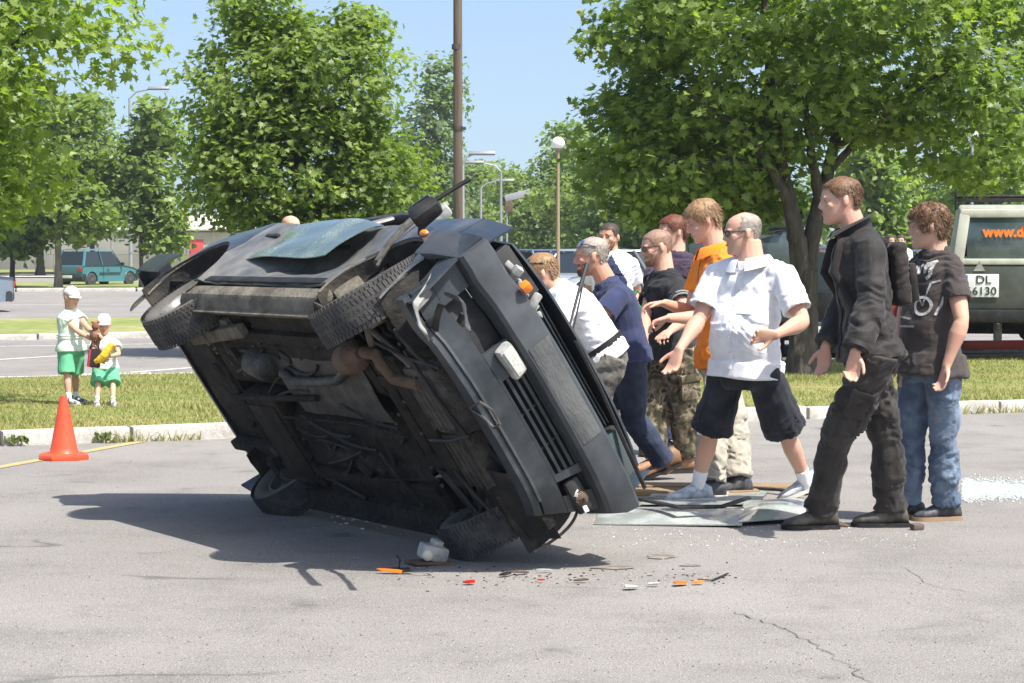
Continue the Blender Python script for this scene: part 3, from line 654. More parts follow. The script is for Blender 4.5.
# bonnet, buckled
def hood(u, v):
    y = -.70 + 1.40 * u; x = 1.93 - 1.0 * v; x -= .06 * (abs(y) / .7) ** 3 * (1 - v)
    z = .845 + .085 * v + .03 * (1 - (y / .7) ** 2)
    z += .03 * noise3(x, y, 0, 5, 61) * math.sin(3.14 * v) + .10 * math.exp(-((v - .5) / .16) ** 2) * (.6 + .4 * noise3(x, y, 0, 3, 62))
    return (x, y, z)
b = MB(); b.grid(hood, 34, 26, .012); part(b, 'bonnet', paint_m, 50)
b = MB(); b.tube([cl(575, 341, 0, 1.95), cl(598, 384, 0, 1.95), cl(645, 488, 0, 1.93)], .012, 6); part(b, 'bonnet_seal', black_m)
p0 = cl(566, 338, 0, 1.93); p1 = cl(578, 300, 1, p0[1] - .1); 
b = MB(); q0 = cl(567, 336, 2, .90); q1 = cl(578, 294, 2, 1.16); q2 = cl(587, 264, 2, 1.36); b.tube([q0, q1, q2], [.006, .008, .014], 6); b.tube([q0 + V(.0, .04, 0), q1 + V(0, .025, 0), q2], .005, 5); part(b, 'wiper', black_m)

# ---- greenhouse: roof, pillars, crumpled glass
def roof(u, v):
    x = .42 - 1.35 * u; y = -.60 + 1.20 * v; z = 1.27 + .05 * (1 - ((v - .5) * 2) ** 2) - .05 * abs(u - .45) ** 2
    z -= .17 * math.exp(-((x + .75) / .45) ** 2) * (1 - .6 * v) + .06 * math.exp(-((y + .1) / .3) ** 2 - ((x + .1) / .35) ** 2)
    z += .022 * noise3(x, y, 0, 5, 71); return (x, y, z)
b = MB(); b.grid(roof, 30, 26, .014); part(b, 'roof', paint_m, 50)
def pill(name, pts, r, m=dust_m, flat=.55): b = MB(); b.tube(pts, r, 8, flat=flat); part(b, name, m)
for s in (-1, 1):
    D = s < 0; k = -.13 if D else 0
    rx = [V(.42, s * .60, 1.26), V(0, s * .615, 1.27), V(-.45, s * .61, 1.22 if D else 1.26), V(-.93, s * .60, 1.06 if D else 1.2)]
    pill('roof_rail', rx, [.03, .032, .032, .03])
    pill('windscreen_pillar', [V(.98, s * .70, .90), V(.70, s * .66, 1.08), rx[0]], [.035, .03, .028])
    pill('door_pillar', [V(-.08, s * .74, .92), V(-.10, s * .68, 1.08), rx[1] + V(-.1, 0, -.02)], .035)
    pill('rear_pillar', [V(-1.45, s * .70, .92), V(-1.2, s * .65, 1.0), rx[3]], [.06, .05, .035])
# cabin: dark trim, seats
seat_m = mat('seat_fabric', (.03, .03, .032), .95)
for x in (.1, -.75):
    for y in (-.36, .36):
        e = empty('seat', (x, y, .30), parent=car)
        b = MB(); b.box((.1, 0, .12), (.50, .50, .16), ch=.05); b.build('seat_cushion', seat_m, e); b = MB(); b.box((-.16, 0, .42), (.14, .48, .54), rot=(0, R(-14), 0), ch=.05); b.build('seat_backrest', seat_m, e)
        b = MB(); b.box((-.24, 0, .78), (.09, .24, .15), ch=.035); b.build('headrest', seat_m, e)
b = MB(); b.box((.82, 0, .80), (.28, 1.36, .22), ch=.06); part(b, 'dashboard', seat_m)
b = MB(); b.lathe((.55, .36, .86), unit(V(-1, 0, .5)), [(-.012, .17), (0, .185), (.012, .17), (0, .155)], 28, loop=True, cap=False); part(b, 'steering_wheel', black_m)
# windscreen, sagging
b = MB(); b.grid(lambda u, v: (.97 - .52 * v, (-.68 + 1.36 * u) * (1 - .10 * v), .92 + .34 * v - .09 * math.sin(3.14 * v) * math.sin(3.14 * u) + .02 * noise3(u * 1.4, v, 0, 6, 81)), 26, 16, .006); part(b, 'windscreen', craze_m, 60)
b = MB(); b.grid(lambda u, v: (-1.40 + .45 * v, -.62 + 1.24 * u, .92 + .17 * v - .03 * math.sin(3.14 * u) + .01 * noise3(u * 2, v, 0, 6, 82)), 18, 8, .005); part(b, 'rear_window', craze_m, 60)
# crumpled glass and headlining sheet lying over the caved-in right doors
def crum(u, v):
    q = np.array([-1.00 + 1.45 * u, -.790 + .12 * v - .07 * max(0, u - .6), .52 + .44 * v]); q[1] -= .05 * math.sin(3.1 * u + .4) * v - .05 * noise3(u * 1.6, v, 0, 4, 91)
    q[2] += .07 * noise3(u * 1.5, v, 0, 3.6, 92) * v; q[1] -= .05; return q
b = MB(); b.grid(crum, 30, 14, .006); part(b, 'side_window_glass', craze_m, 60)
# boot lid, rear panel, bumper and lamps
b = MB(); b.grid(lambda u, v: (-1.42 - .52 * v, -.69 + 1.38 * u, belt(-1.42 - .52 * v) + .01 + .015 * math.sin(3.14 * u) + .008 * noise3(u, v, 0, 6, 95)), 16, 8, .012); part(b, 'boot_lid', paint_m)
b = MB(); b.box((-1.935, 0, .58), (.03, 1.36, .30), ch=.012); part(b, 'rear_panel', paint_m)
b = MB(); b.loft([[V(-px - .02 + .06 * (abs(y) / .82) ** 4, y, pz) for px, pz in ((1.96, .33), (2.02, .36), (2.035, .50), (2.01, .56), (1.94, .56), (1.93, .33))] for y in np.linspace(-.83, .83, 18)]); part(b, 'rear_bumper', plastic_m)
for s in (-1, 1):
    b = MB(); b.box((-1.955, s * .54, .63), (.03, .26, .12), ch=.01); part(b, 'rear_lamp', red_l)
    b = MB()
    b.grid(lambda u, v, s=s: (-1.96 + .36 * u, s * (.825 + .01 * math.sin(v * 3)), .36 + .19 * v), 6, 5, .01 * s); part(b, 'rear_bumper_end', plastic_m)
# right door mirror, folded up
mp_ = cl(426, 212, 1, -.93); e = empty('door_mirror', tuple(mp_), parent=car); e.rotation_euler = (R(15), R(20), R(25))
b = MB(); b.box((0, 0, 0), (.12, .11, .17), ch=.035, taper=.8); b.build('mirror_housing', black_m, e); b = MB(); b.box((-.062, 0, 0), (.006, .085, .125), ch=.004); b.build('mirror_glass', glass_t, e)
b = MB(); b.tube([V(0, .04, -.05), V(.0, .12, -.10)], .02, 8); b.build('mirror_stalk', black_m, e)
# bare frame of the window, bent upwards, and the long bar that sticks out past the mirror
W1 = [cl(u, v, 1, -.84) for u, v in ((376, 262), (388, 243), (404, 226), (418, 213))]
b = MB(); b.tube(W1, .014, 7); b.tube([q + V(.07, 0, -.04) for q in W1], .009, 6); part(b, 'window_frame', steel_m)
W2 = [cl(u, v, 1, -.95) for u, v in ((428, 205), (450, 191), (470, 179))]
b = MB(); b.tube(W2, .013, 8); part(b, 'bent_bar', black_m)
b = MB(); b.ball(cl(424, 233, 1, -.865), (.035, .02, .022)); part(b, 'side_repeater', orange_l)
b = MB(); q = cl(441, 214, 1, -.55); b.box(q, (.09, .08, .12), rot=(.3, .4, .2), ch=.03); part(b, 'mirror_bracket', white_m)
# torn inner wing, pale metal behind the right front wheel
def strip(name, pix, w, m, yv=-.80, th=.006):
    b = MB(); P = [cl(u, v, 1, yv) for u, v in pix]; n = len(P)
    def fn(u, v):
        t = u * (n - 1); i = min(int(t), n - 2); q = P[i] * (1 - t + i) + P[i + 1] * (t - i); return q + V(0, w * v, 0) + V(.012, 0, .012) * noise3(u * 3, v, 0, 5, 99)
    b.grid(fn, n * 4, 4, th); part(b, name, m, 50)
strip('inner_wing', [(440, 262), (430, 277), (420, 292), (413, 302), (418, 318), (424, 330)], .06, mat('pale_inner_wing', (.27, .27, .25), .75, col2=(.12, .12, .11), mix_scale=9, mix_lo=.42, mix_hi=.65))
strip('liner_edge', [(446, 291), (458, 296), (464, 308), (468, 328)], .04, alu_m, -.76)
strip('rear_arch_brace', [(300, 288), (308, 300), (322, 305), (332, 322)], .10, dirt_m, -.79)
b = MB(); q = cl(350, 290, 1, -.74); b.box(q, (.30, .05, .17), rot=(0, .35, .1), ch=.02); part(b, 'torn_sill_end', dirt_m)
# ================================================================ TREES
bark_m = mat('bark', (.05, .042, .033), .95, col2=(.10, .085, .068), mix_scale=12, mix_lo=.4, mix_hi=.65, var=.3, vscale=30, bump=.9, bscale=30, stretch=(1, 1, .25))
pale_bark = mat('pale_bark', (.22, .18, .14), .95, col2=(.10, .085, .07), mix_scale=7, mix_lo=.45, mix_hi=.7, bump=.6, bscale=20, stretch=(1, 1, .4))
maple_m = leaf_mat('maple_leaf', (.075, .128, .030), (.26, .33, .09), .55, .5)
maple2_m = leaf_mat('bright_maple_leaf', (.115, .175, .038), (.28, .355, .095), .6, .5)
mid_m = leaf_mat('mid_green_leaf', (.10, .155, .042), (.24, .31, .09), .5, .45)
far_m = leaf_mat('far_leaf', (.12, .175, .075), (.25, .31, .13), .25, .45)
pale_m = leaf_mat('poplar_leaf', (.10, .15, .07), (.20, .27, .13), .3, .35)
dark_m = leaf_mat('dark_leaf', (.065, .11, .03), (.17, .24, .062), .4, .42)
# five lobed leaf, unit length, folded a little along the midrib
ML = np.array([(0, 0), (.16, .05), (.42, -.02), (.30, .20), (.60, .34), (.30, .42), (.36, .66), (.14, .58), (0, 1.0), (-.14, .58), (-.36, .66), (-.30, .42), (-.60, .34), (-.30, .20), (-.42, -.02), (-.16, .05)])
ML3 = np.c_[ML[:, 0], ML[:, 1], np.abs(ML[:, 0]) * .22 - .10 * ML[:, 1] ** 2]; ML3 = np.r_[ML3, [[0, .36, -.01]]]
MLF = np.array([(16, i, (i + 1) % 16) for i in range(16)])
# medium: eight corners
M8 = np.array([(0, 0, 0), (.40, .02, .08), (.52, .36, .1), (.32, .62, .05), (0, 1, -.08), (-.32, .62, .05), (-.52, .36, .1), (-.40, .02, .08)])
M8F = np.array([(0, 1, 2, 3), (0, 3, 4, 5), (0, 5, 6, 7)])
Q4 = np.array([(0, 0, 0), (.42, .5, .12), (0, 1, -.05), (-.42, .5, .12)]); Q4F = np.array([(0, 1, 2, 3)])
def leaves_co(P, Nn, size, T, r, droop=.35):
    """one template T per point P with normal Nn; returns vertices"""
    n = len(P); Nn = Nn / (np.linalg.norm(Nn, axis=1, keepdims=True) + 1e-9)
    d = r.normal(size=(n, 3)); d[:, 2] -= droop; d -= Nn * (d * Nn).sum(1, keepdims=True); d /= np.linalg.norm(d, axis=1, keepdims=True) + 1e-9
    x = np.cross(d, Nn); s = size[:, None, None]
    return P[:, None, :] + (x[:, None, :] * T[None, :, 0:1] + d[:, None, :] * (T[None, :, 1:2] - .3) + Nn[:, None, :] * T[None, :, 2:3]) * s
def crown_points(blobs, n, r, clump=.33, per=26, shell=.55, flat=.45, up=.9):
    """leaf positions in clumps set through ellipsoid blobs (cx,cy,cz,rx,ry,rz,weight)"""
    B = np.array(blobs, float); w = B[:, 6] / B[:, 6].sum(); nc = max(8, n // per); k = r.choice(len(B), nc, p=w)
    d = r.normal(size=(nc, 3)); d /= np.linalg.norm(d, axis=1, keepdims=True)
    rad = shell + (1 - shell) * r.uniform(0, 1, nc) ** .6; rad *= 1 + .10 * wave(d * 3, 1.0, 3) + r.normal(0, .06, nc)
    C = B[k, :3] + d * rad[:, None] * B[k, 3:6]
    q = r.integers(0, nc, n); off = np.clip(r.normal(size=(n, 3)), -2, 2) * clump * r.uniform(.6, 1.25, nc)[q][:, None]; off[:, 2] *= flat
    P = C[q] + off; out = d[q] * .5 + r.normal(size=(n, 3)) * .55; out[:, 2] += up
    tint = r.uniform(0, 1, nc)[q] * .5 + r.uniform(0, 1, n) ** 1.5 * .6
    return P, out, tint, C
def branches(root, fork, tips, r0, b, r, gen=2):
    pass
def tree(name, label, base, trunk, r0, blobs, n, size, mleaf, mbark, T=M8, TF=M8F, seed=1, clump=.33, per=26, shell=.55, group=None, limbs=10, big=0, fork_z=None, taper=.62, crown_name='crown', up=.9, twigs=True, cat='tree'):
    """trunk: list of points relative to the base; blobs relative to the base"""
    r = np.random.default_rng(seed); e = empty(name, base, label=label, cat=cat, group=group)
    P, Nn, tint, C = crown_points(blobs, n, r, clump, per, shell, up=up)
    keep = P[:, 2] > .25; P, Nn, tint = P[keep], Nn[keep], tint[keep]
    sz = size * r.uniform(.6, 1.25, len(P))
    if big:
        # the leaves that show largest and face the camera stay leaves of their own
        dist = np.linalg.norm(P + np.array(base) - V(0, 0, CAM_H), axis=1); W = P + np.array(base); u = np.abs(W[:, 0] / W[:, 1]) * F_PX; v = (W[:, 2] - CAM_H) / W[:, 1] * F_PX
        seen = (u < 512) & (v < 250) & (v > -60); sc = np.where(seen, sz / dist, 0); idx = np.argsort(-sc)[:big]; m_ = np.ones(len(P), bool); m_[idx] = False
        shapes = []
        for q in range(3):
            me = bpy.data.meshes.new('leaf'); Z = ML3.copy(); Z[:, 2] += r.normal(0, .05, 17); Z[:, 1] -= .3; me.from_pydata([tuple(p) for p in Z], [], [tuple(f) for f in MLF.tolist()]); me.materials.append(mleaf)
            a = me.attributes.new('tint', 'FLOAT', 'POINT'); a.data.foreach_set('value', np.full(17, .3 + .25 * q, np.float32)); shapes.append(me)
        for i in idx:
            o = link('leaf', shapes[i % 3], e, tuple(P[i])); nz = Vector(Nn[i]).normalized(); qd = nz.to_track_quat('Z', 'Y'); o.rotation_mode = 'QUATERNION'; o.rotation_quaternion = qd @ Euler((0, 0, r.uniform(0, 6.28))).to_quaternion(); o.scale = (sz[i],) * 3
        P, Nn, tint, sz = P[m_], Nn[m_], tint[m_], sz[m_]
    co = leaves_co(P, Nn, sz, T, r); nT = len(T); F = (TF[None] + (np.arange(len(P)) * nT)[:, None, None]).reshape(-1, TF.shape[1])
    link(crown_name, fast_mesh(crown_name, co.reshape(-1, 3), F, mleaf, tint=np.repeat(tint, nT)), e, kind='stuff')
    # trunk: tapered, knotty, with a root flare; limbs reach into the clumps
    b = MB(); pts = [V(*p) for p in trunk]; K = len(pts)
    fine = []; rr = []
    for i in range(K - 1):
        for t in np.linspace(0, 1, 6, endpoint=False): fine.append(pts[i] * (1 - t) + pts[i + 1] * t + r.normal(0, 1, 3) * V(r0 * .05, r0 * .05, 0) * (i + t > .1))
    fine.append(pts[-1]); L_ = len(fine)
    for i in range(L_): t = i / (L_ - 1); rr.append(r0 * (1 - taper * t) * (1 + .55 * math.exp(-t * L_ * .6)))
    rings = []
    for i, q in enumerate(fine):
        d = fine[min(i + 1, L_ - 1)] - fine[max(i - 1, 0)]; sx, sy = frame(d, (0, 1, 0)); rings.append([q + (sx * math.cos(a) + sy * math.sin(a)) * rr[i] * (1 + .07 * math.sin(3 * a + i * .4) + .05 * math.sin(7 * a + i)) for a in np.linspace(0, 2 * math.pi, 14, endpoint=False)])
    b.loft(rings); b.build('trunk', mbark, e)
    start = max(1, int(L_ * .45)); cc = C[r.permutation(len(C))[:limbs]]; b = MB()
    for j, tip in enumerate(cc):
        k = int(start + (L_ - 1 - start) * ((j % 5) / 5 * .9)); s0 = fine[k]; mid = s0 * .5 + tip * .5 + V(*r.normal(0, .10, 3)) + V(0, 0, -.12 * abs(tip[2] - s0[2]) + .1)
        tt = np.linspace(0, 1, 9); q = [(1 - t) ** 2 * s0 + 2 * t * (1 - t) * mid + t * t * tip + r.normal(0, .012, 3) for t in tt]; r_ = rr[k] * .5; b = MB()
        b.tube(q, [r_ * (1 - t) ** .8 + .007 for t in tt], 7, hint=(.1, 1, .05)); b.build('limb', mbark, e)
        if twigs:
            tw = MB(); on = 0
            for t_ in (4, 5, 6, 7):
                near = C[np.argsort(np.linalg.norm(C - q[t_], axis=1))[:2]]
                for c in near:
                    if np.linalg.norm(c - q[t_]) < 1.6: tw.tube([q[t_], (q[t_] + c) / 2 + r.normal(0, .06, 3), c], [.014, .009, .004], 5); on += 1
            if on: tw.build('twigs', mbark, e, kind='stuff')
    return e

# the big maple on the strip, right of the picture, trunk forked low
tb = gnd(801, 382); tb = (tb.x, tb.y, .08)
def px(u, v, dy, b0=tb): q = at(u, v, b0[1] + dy); return (q.x - b0[0], dy, q.z - b0[2])
R1 = tree('maple_tree', 'large maple with a low forked dark trunk behind the man in the white shirt', tb,
     [(0, 0, -.1), px(803, 330, 0), px(805, 285, 0), px(806, 268, 0)], .165,
     [(-.45, .3, 3.5, 1.6, 1.8, 1.2, 2.2), (-1.2, .5, 2.55, 1.15, 1.3, .95, 1.9), (1.05, .2, 3.6, 1.4, 1.8, 1.1, 1.9), (1.95, .2, 2.9, .85, 1.4, .85, 1.0), (0, -.4, 4.5, 2.1, 1.7, 1.1, 1.8), (-1.75, -.2, 3.9, .7, 1.1, .5, .6), (-1.0, .9, 2.0, .95, .8, .35, .7), (2.5, .6, 4.3, .7, 1, .5, .6)],
     29000, .113, maple_m, bark_m, ML3, MLF, 21, .19, 30, .6, limbs=0, big=300, taper=.18)
def limb_from(e, pts, r0, r1, m):
    b = MB(); P = [V(*p) for p in pts]; n = len(P); F = []
    for i in range(n - 1):
        for t in np.linspace(0, 1, 5, endpoint=False): F.append(P[i] * (1 - t) + P[i + 1] * t + rng.normal(0, r0 * .05, 3) * (i + t > 0))
    F.append(P[-1]); k = len(F); b.tube(F, [r0 + (r1 - r0) * i / (k - 1) for i in range(k)], 10, hint=(0, 1, 0)); return b.build('limb', m, e)
limb_from(R1, [px(804, 290, 0), px(797, 240, -.05), px(793, 215, -.1), px(785, 180, -.1), px(777, 135, -.2), px(768, 60, -.2), (-.5, -.2, 5.0)], .12, .03, bark_m)
limb_from(R1, [px(806, 290, 0), px(810, 245, .05), px(817, 215, .1), px(826, 180, .2), px(838, 130, .2), px(852, 60, .3), (.8, .3, 5.0)], .12, .03, bark_m)
limb_from(R1, [px(790, 205, -.1), px(772, 170, -.3), px(745, 130, -.5), px(690, 95, -.6)], .07, .015, bark_m)
limb_from(R1, [px(820, 200, .1), px(812, 160, .0), px(806, 110, -.2), px(800, 60, -.4)], .07, .015, bark_m)
limb_from(R1, [px(828, 172, .2), px(858, 140, .3), px(905, 105, .5), px(980, 80, .5)], .05, .012, bark_m)
limb_from(R1, [px(832, 150, .2), px(880, 120, -.4), px(960, 60, -.8), px(1010, 45, -.8)], .04, .012, bark_m)
limb_from(R1, [px(783, 175, -.1), px(735, 160, -.3), px(680, 165, -.4), px(640, 150, -.5)], .045, .010, bark_m)

# near tree that leans in at the left edge
lb = (-6.1, 19.6, .08)
tree('maple_tree', 'bright green maple leaning in from the left edge of the photo', lb, [(0, 0, -.1), (.1, .1, 1.0), (.15, 0, 2.0), (.4, 0, 3.2)], .17,
     [(1.1, -.2, 3.25, 1.75, 1.5, .75, 2.2), (.6, 0, 4.1, 1.95, 1.6, .8, 1.6), (1.0, .4, 2.1, 1.0, 1.2, .55, 1.3), (.2, .1, 2.7, 1.6, 1.4, 1.1, 1.3)], 14000, .108, maple2_m, bark_m, ML3, MLF, 5, .21, 20, .5, limbs=12, big=260)

# the full round maple behind the wreck
mb = gnd(300, 357); mb = (mb.x, 31.0, .03)
tree('maple_tree', 'dense round maple standing behind the overturned car', mb, [(0, 0, -.1), (.03, 0, 1.0), (.0, .05, 2.2), (.05, 0, 4.2)], .12,
     [(-.1, 0, 2.55, 1.35, 1.3, 1.2, 2.6), (-.55, 0, 3.7, 1.0, 1.1, 1.05, 1.6), (.35, 0, 3.75, 1.0, 1.1, .95, 1.6), (-.95, .1, 2.55, .70, .8, .75, 1.0), (1.0, 0, 2.35, .85, .9, .95, 1.3), (.15, 0, 1.6, 1.1, 1.0, .42, 1.1), (-.5, 0, 4.75, .5, .6, .5, .5), (.75, .1, 4.45, .4, .5, .4, .35)],
     30000, .102, maple_m, bark_m, ML3, MLF, 33, .17, 20, .5, limbs=14, big=200)

# small street trees over the road at the left
def far_tree(u, v, y, w, h, n, sz, m, label, seed, trunk_px=4, zlow=None, name='street_tree', group=None, bk=bark_m, wob=1.0, y_sc=None):
    """crown w,h in metres with its lower edge at zlow"""
    q = at(u, v, y); zl = zlow if zlow is not None else 1.2; r = np.random.default_rng(seed); bl = []
    for i in range(7):
        t = i / 6; ww = w / 2 * (.45 + .55 * math.sin(math.pi * min(1, .18 + t * .80))); bl.append((r.uniform(-.22, .22) * w * wob, r.uniform(-.2, .2) * w, zl + h * (.1 + .8 * t), ww * r.uniform(.55, .8), ww * .7, h * .17, 1 - .4 * t))
    r0 = trunk_px / F_PX * y / 2
    return tree(name, label, (q.x, y, 0), [(0, 0, -.1), (.02, 0, zl * .6), (0, 0, zl + h * .3), (.05, 0, zl + h * .8)], r0, bl, n, sz, m, bk, M8 if y < 95 else Q4, M8F if y < 95 else Q4F, seed, clump=w * .07, per=14, shell=.35, group=group, limbs=6, twigs=False)
far_tree(141, 290, 80, 3.7, 5.3, 5200, .21, mid_m, 'small street tree with a thin dark trunk right of the teal hatchback', 41, 5, 1.3)
far_tree(58, 290, 79, 4.6, 4.6, 6000, .22, mid_m, 'street tree with a pale trunk in front of the teal hatchback', 42, 8, 2.0, bk=pale_bark)
far_tree(12, 288, 82, 5.0, 5.5, 6000, .22, dark_m, 'street tree at the left edge behind the grey car', 43, 6, 1.5)
far_tree(40, 275, 120, 8.5, 7.0, 5200, .36, dark_m, 'thick trunked tree in front of the grey wall', 44, 9, 1.6)
far_tree(92, 272, 130, 7.0, 8.0, 3600, .36, far_m, 'tree over the wall between the two street trees', 45, 6, 2.2)
far_tree(-30, 272, 125, 9.5, 10.0, 4200, .42, mid_m, 'tall tree over the wall at the left edge', 46, 6, 1.5)
far_tree(428, 262, 125, 6.0, 10.8, 6500, .34, pale_m, 'pale grey green poplar behind the dense maple', 51, 5, .8, wob=.6)
far_tree(462, 262, 150, 6.5, 6.0, 4200, .42, far_m, 'low tree behind the wooden post', 52, 4, .6)
far_tree(395, 262, 140, 9.0, 8.0, 4200, .42, far_m, 'broad tree behind the dense maple and the poplar', 53, 4, .6)
far_tree(500, 262, 165, 8.5, 7.0, 5200, .42, far_m, 'tree right of the wooden post beyond the parked cars', 54, 4, .5)
far_tree(540, 262, 140, 7.6, 7.6, 6000, .36, mid_m, 'tree behind the white globe lamp', 55, 4, .5)
far_tree(585, 262, 120, 7.2, 7.6, 6000, .34, mid_m, 'leafy tree right of the globe lamp', 56, 4, .5)
far_tree(632, 262, 95, 6.8, 6.4, 7000, .27, dark_m, 'dark tree behind the men pushing the car', 57, 4, .4)
far_tree(690, 262, 90, 7.5, 6.8, 7000, .27, dark_m, 'dark tree behind the man in the orange shirt', 58, 4, .3)
far_tree(756, 262, 88, 7.0, 6.0, 6000, .27, dark_m, 'dark tree left of the forked trunk', 59, 4, .3)
far_tree(868, 262, 85, 5.4, 5.0, 6500, .25, maple2_m, 'bright tree between the two rightmost men', 60, 4, .3)
far_tree(925, 262, 95, 6.0, 4.8, 6000, .27, mid_m, 'tree behind the boy with curly hair', 61, 4, .3)
far_tree(1003, 262, 80, 5.0, 6.6, 6500, .24, maple2_m, 'bright tree behind the off-road vehicle', 62, 5, .5)
# distant wood closes the horizon
r = np.random.default_rng(77); bl = [(x, 0, 2.6 + r.uniform(-.6, 1.2), 9, 5, 3.4 + r.uniform(-.5, .8), 1) for x in np.arange(-130, 150, 9)]
P, Nn, tint, C = crown_points(bl, 42000, r, .9, 16, .3); P[:, 1] += 330; co = leaves_co(P, Nn, .85 * r.uniform(.6, 1.2, len(P)), Q4, r)
link('distant_wood', fast_mesh('distant_wood', co.reshape(-1, 3), (Q4F[None] + (np.arange(len(P)) * 4)[:, None, None]).reshape(-1, 4), far_m, tint=np.repeat(tint, 4)), kind='stuff', label='distant green wood closing the horizon behind the street')
# ================================================================ PEOPLE
skin_m = mat('skin', (.57, .35, .25), .5, spec=.35, col2=(.60, .30, .215), mix_scale=9, mix_lo=.4, mix_hi=.75, subsurf=.12, bump=.08, bscale=90)
skin2_m = mat('tanned_skin', (.50, .285, .19), .5, spec=.35, col2=(.50, .22, .145), mix_scale=9, mix_lo=.4, mix_hi=.75, subsurf=.1, bump=.08, bscale=90)
lip_m = mat('lips', (.42, .15, .12), .45)
eye_m = mat('eye_white', (.40, .36, .33), .5); iris_m = mat('iris', (.03, .028, .025), .2)
def cloth(name, col, col2=None, rough=.9, sc=7, lo=.4, hi=.7, var=.12, vs=10, b=.25): return mat(name, col, rough, spec=.2, col2=col2, mix_scale=sc, mix_lo=lo, mix_hi=hi, var=var, vscale=vs, bump=b, bscale=140, sheen=.1)
def hair_mat(name, c, c2): return mat(name, c, .55, spec=.4, col2=c2, mix_scale=60, mix_lo=.35, mix_hi=.65)
def remesh(b, name, mats, voxel, smooth_it=3, ratio=1.0, wrinkle=0, wf=14, seed=0, smooth_f=.5, fold=None):
    """fuse the shapes of b into one skin"""
    me = b.mesh(name, mats, smooth=0); ob = bpy.data.objects.new('tmp', me); COL.objects.link(ob)
    m = ob.modifiers.new('r', 'REMESH'); m.mode = 'VOXEL'; m.voxel_size = voxel; m.adaptivity = 0
    if smooth_it: s_ = ob.modifiers.new('s', 'SMOOTH'); s_.iterations = smooth_it; s_.factor = smooth_f
    if ratio < 1: d = ob.modifiers.new('d', 'DECIMATE'); d.ratio = ratio
    dg = bpy.context.evaluated_depsgraph_get(); dg.update(); out = bpy.data.meshes.new_from_object(ob.evaluated_get(dg)); bpy.data.objects.remove(ob); bpy.data.meshes.remove(me)
    if wrinkle or fold:
        n = len(out.vertices); co = np.empty(n * 3, np.float32); no = np.empty(n * 3, np.float32); out.vertices.foreach_get('co', co); out.vertices.foreach_get('normal', no); co = co.reshape(-1, 3); no = no.reshape(-1, 3)
        from mathutils import noise as NZ
        f1, d = wf * .62, np.empty(n)
        for i, (x, y, z) in enumerate(co.tolist()):
            q = Vector((x * f1 + seed, y * f1, z * f1 * 1.5)); a = NZ.noise(q); s2 = NZ.noise(Vector((x * 2.3 + 7, y * 2.3, z * 2.3 + seed)))
            q2 = Vector((x * f1 * 1.5 + a * 1.2 + z * f1 * s2 * .8, y * f1 * 1.5, z * f1 * 2.6 + a * 1.4 + seed)); b_ = NZ.noise(q2)
            d[i] = (1 - abs(b_) * 2.6) * .75 * max(0, .55 + 1.3 * s2) + a * .75 - .15
        d = d * wrinkle
        if fold is not None: d = d + fold(co)
        co = co + no * d[:, None]; out.vertices.foreach_set('co', co.astype(np.float32).ravel())
    out.name = name
    if not out.materials:
        for m_ in (mats if isinstance(mats, (list, tuple)) else [mats]): out.materials.append(m_)
    out.polygons.foreach_set('use_smooth', [True] * len(out.polygons)); out.update(); return out

HEAD = [  # z, front, back, half width  (0 = chin, metres for a head .225 high)
 (.000, .078, .020, .018), (.010, .092, -.010, .034), (.025, .097, -.040, .046), (.045, .094, -.058, .056), (.062, .095, -.068, .061), (.080, .093, -.078, .065), (.100, .090, -.090, .068), (.120, .087, -.097, .071), (.136, .093, -.101, .073), (.155, .092, -.103, .0745), (.175, .085, -.100, .073), (.195, .070, -.088, .064), (.210, .046, -.066, .048), (.220, .018, -.038, .028), (.2255, -.004, -.018, .008)]
def head_at(z, table=HEAD):
    z = max(0, min(.2255, z)); 
    for a, c in zip(table, table[1:]):
        if z <= c[0]: t = (z - a[0]) / (c[0] - a[0]); return [a[i] * (1 - t) + c[i] * t for i in range(1, 4)]
    return table[-1][1:]
def head_pt(z, a, k=1.0):
    """point on the head surface at height z and angle a (0 = front)"""
    f, bk, w = head_at(z); cx = (f + bk) / 2; rx = (f - bk) / 2; e = 2 / 2.25; c, s = math.cos(a), math.sin(a)
    return V(cx + rx * k * math.copysign(abs(c) ** e, c), w * k * math.copysign(abs(s) ** e, s), z)
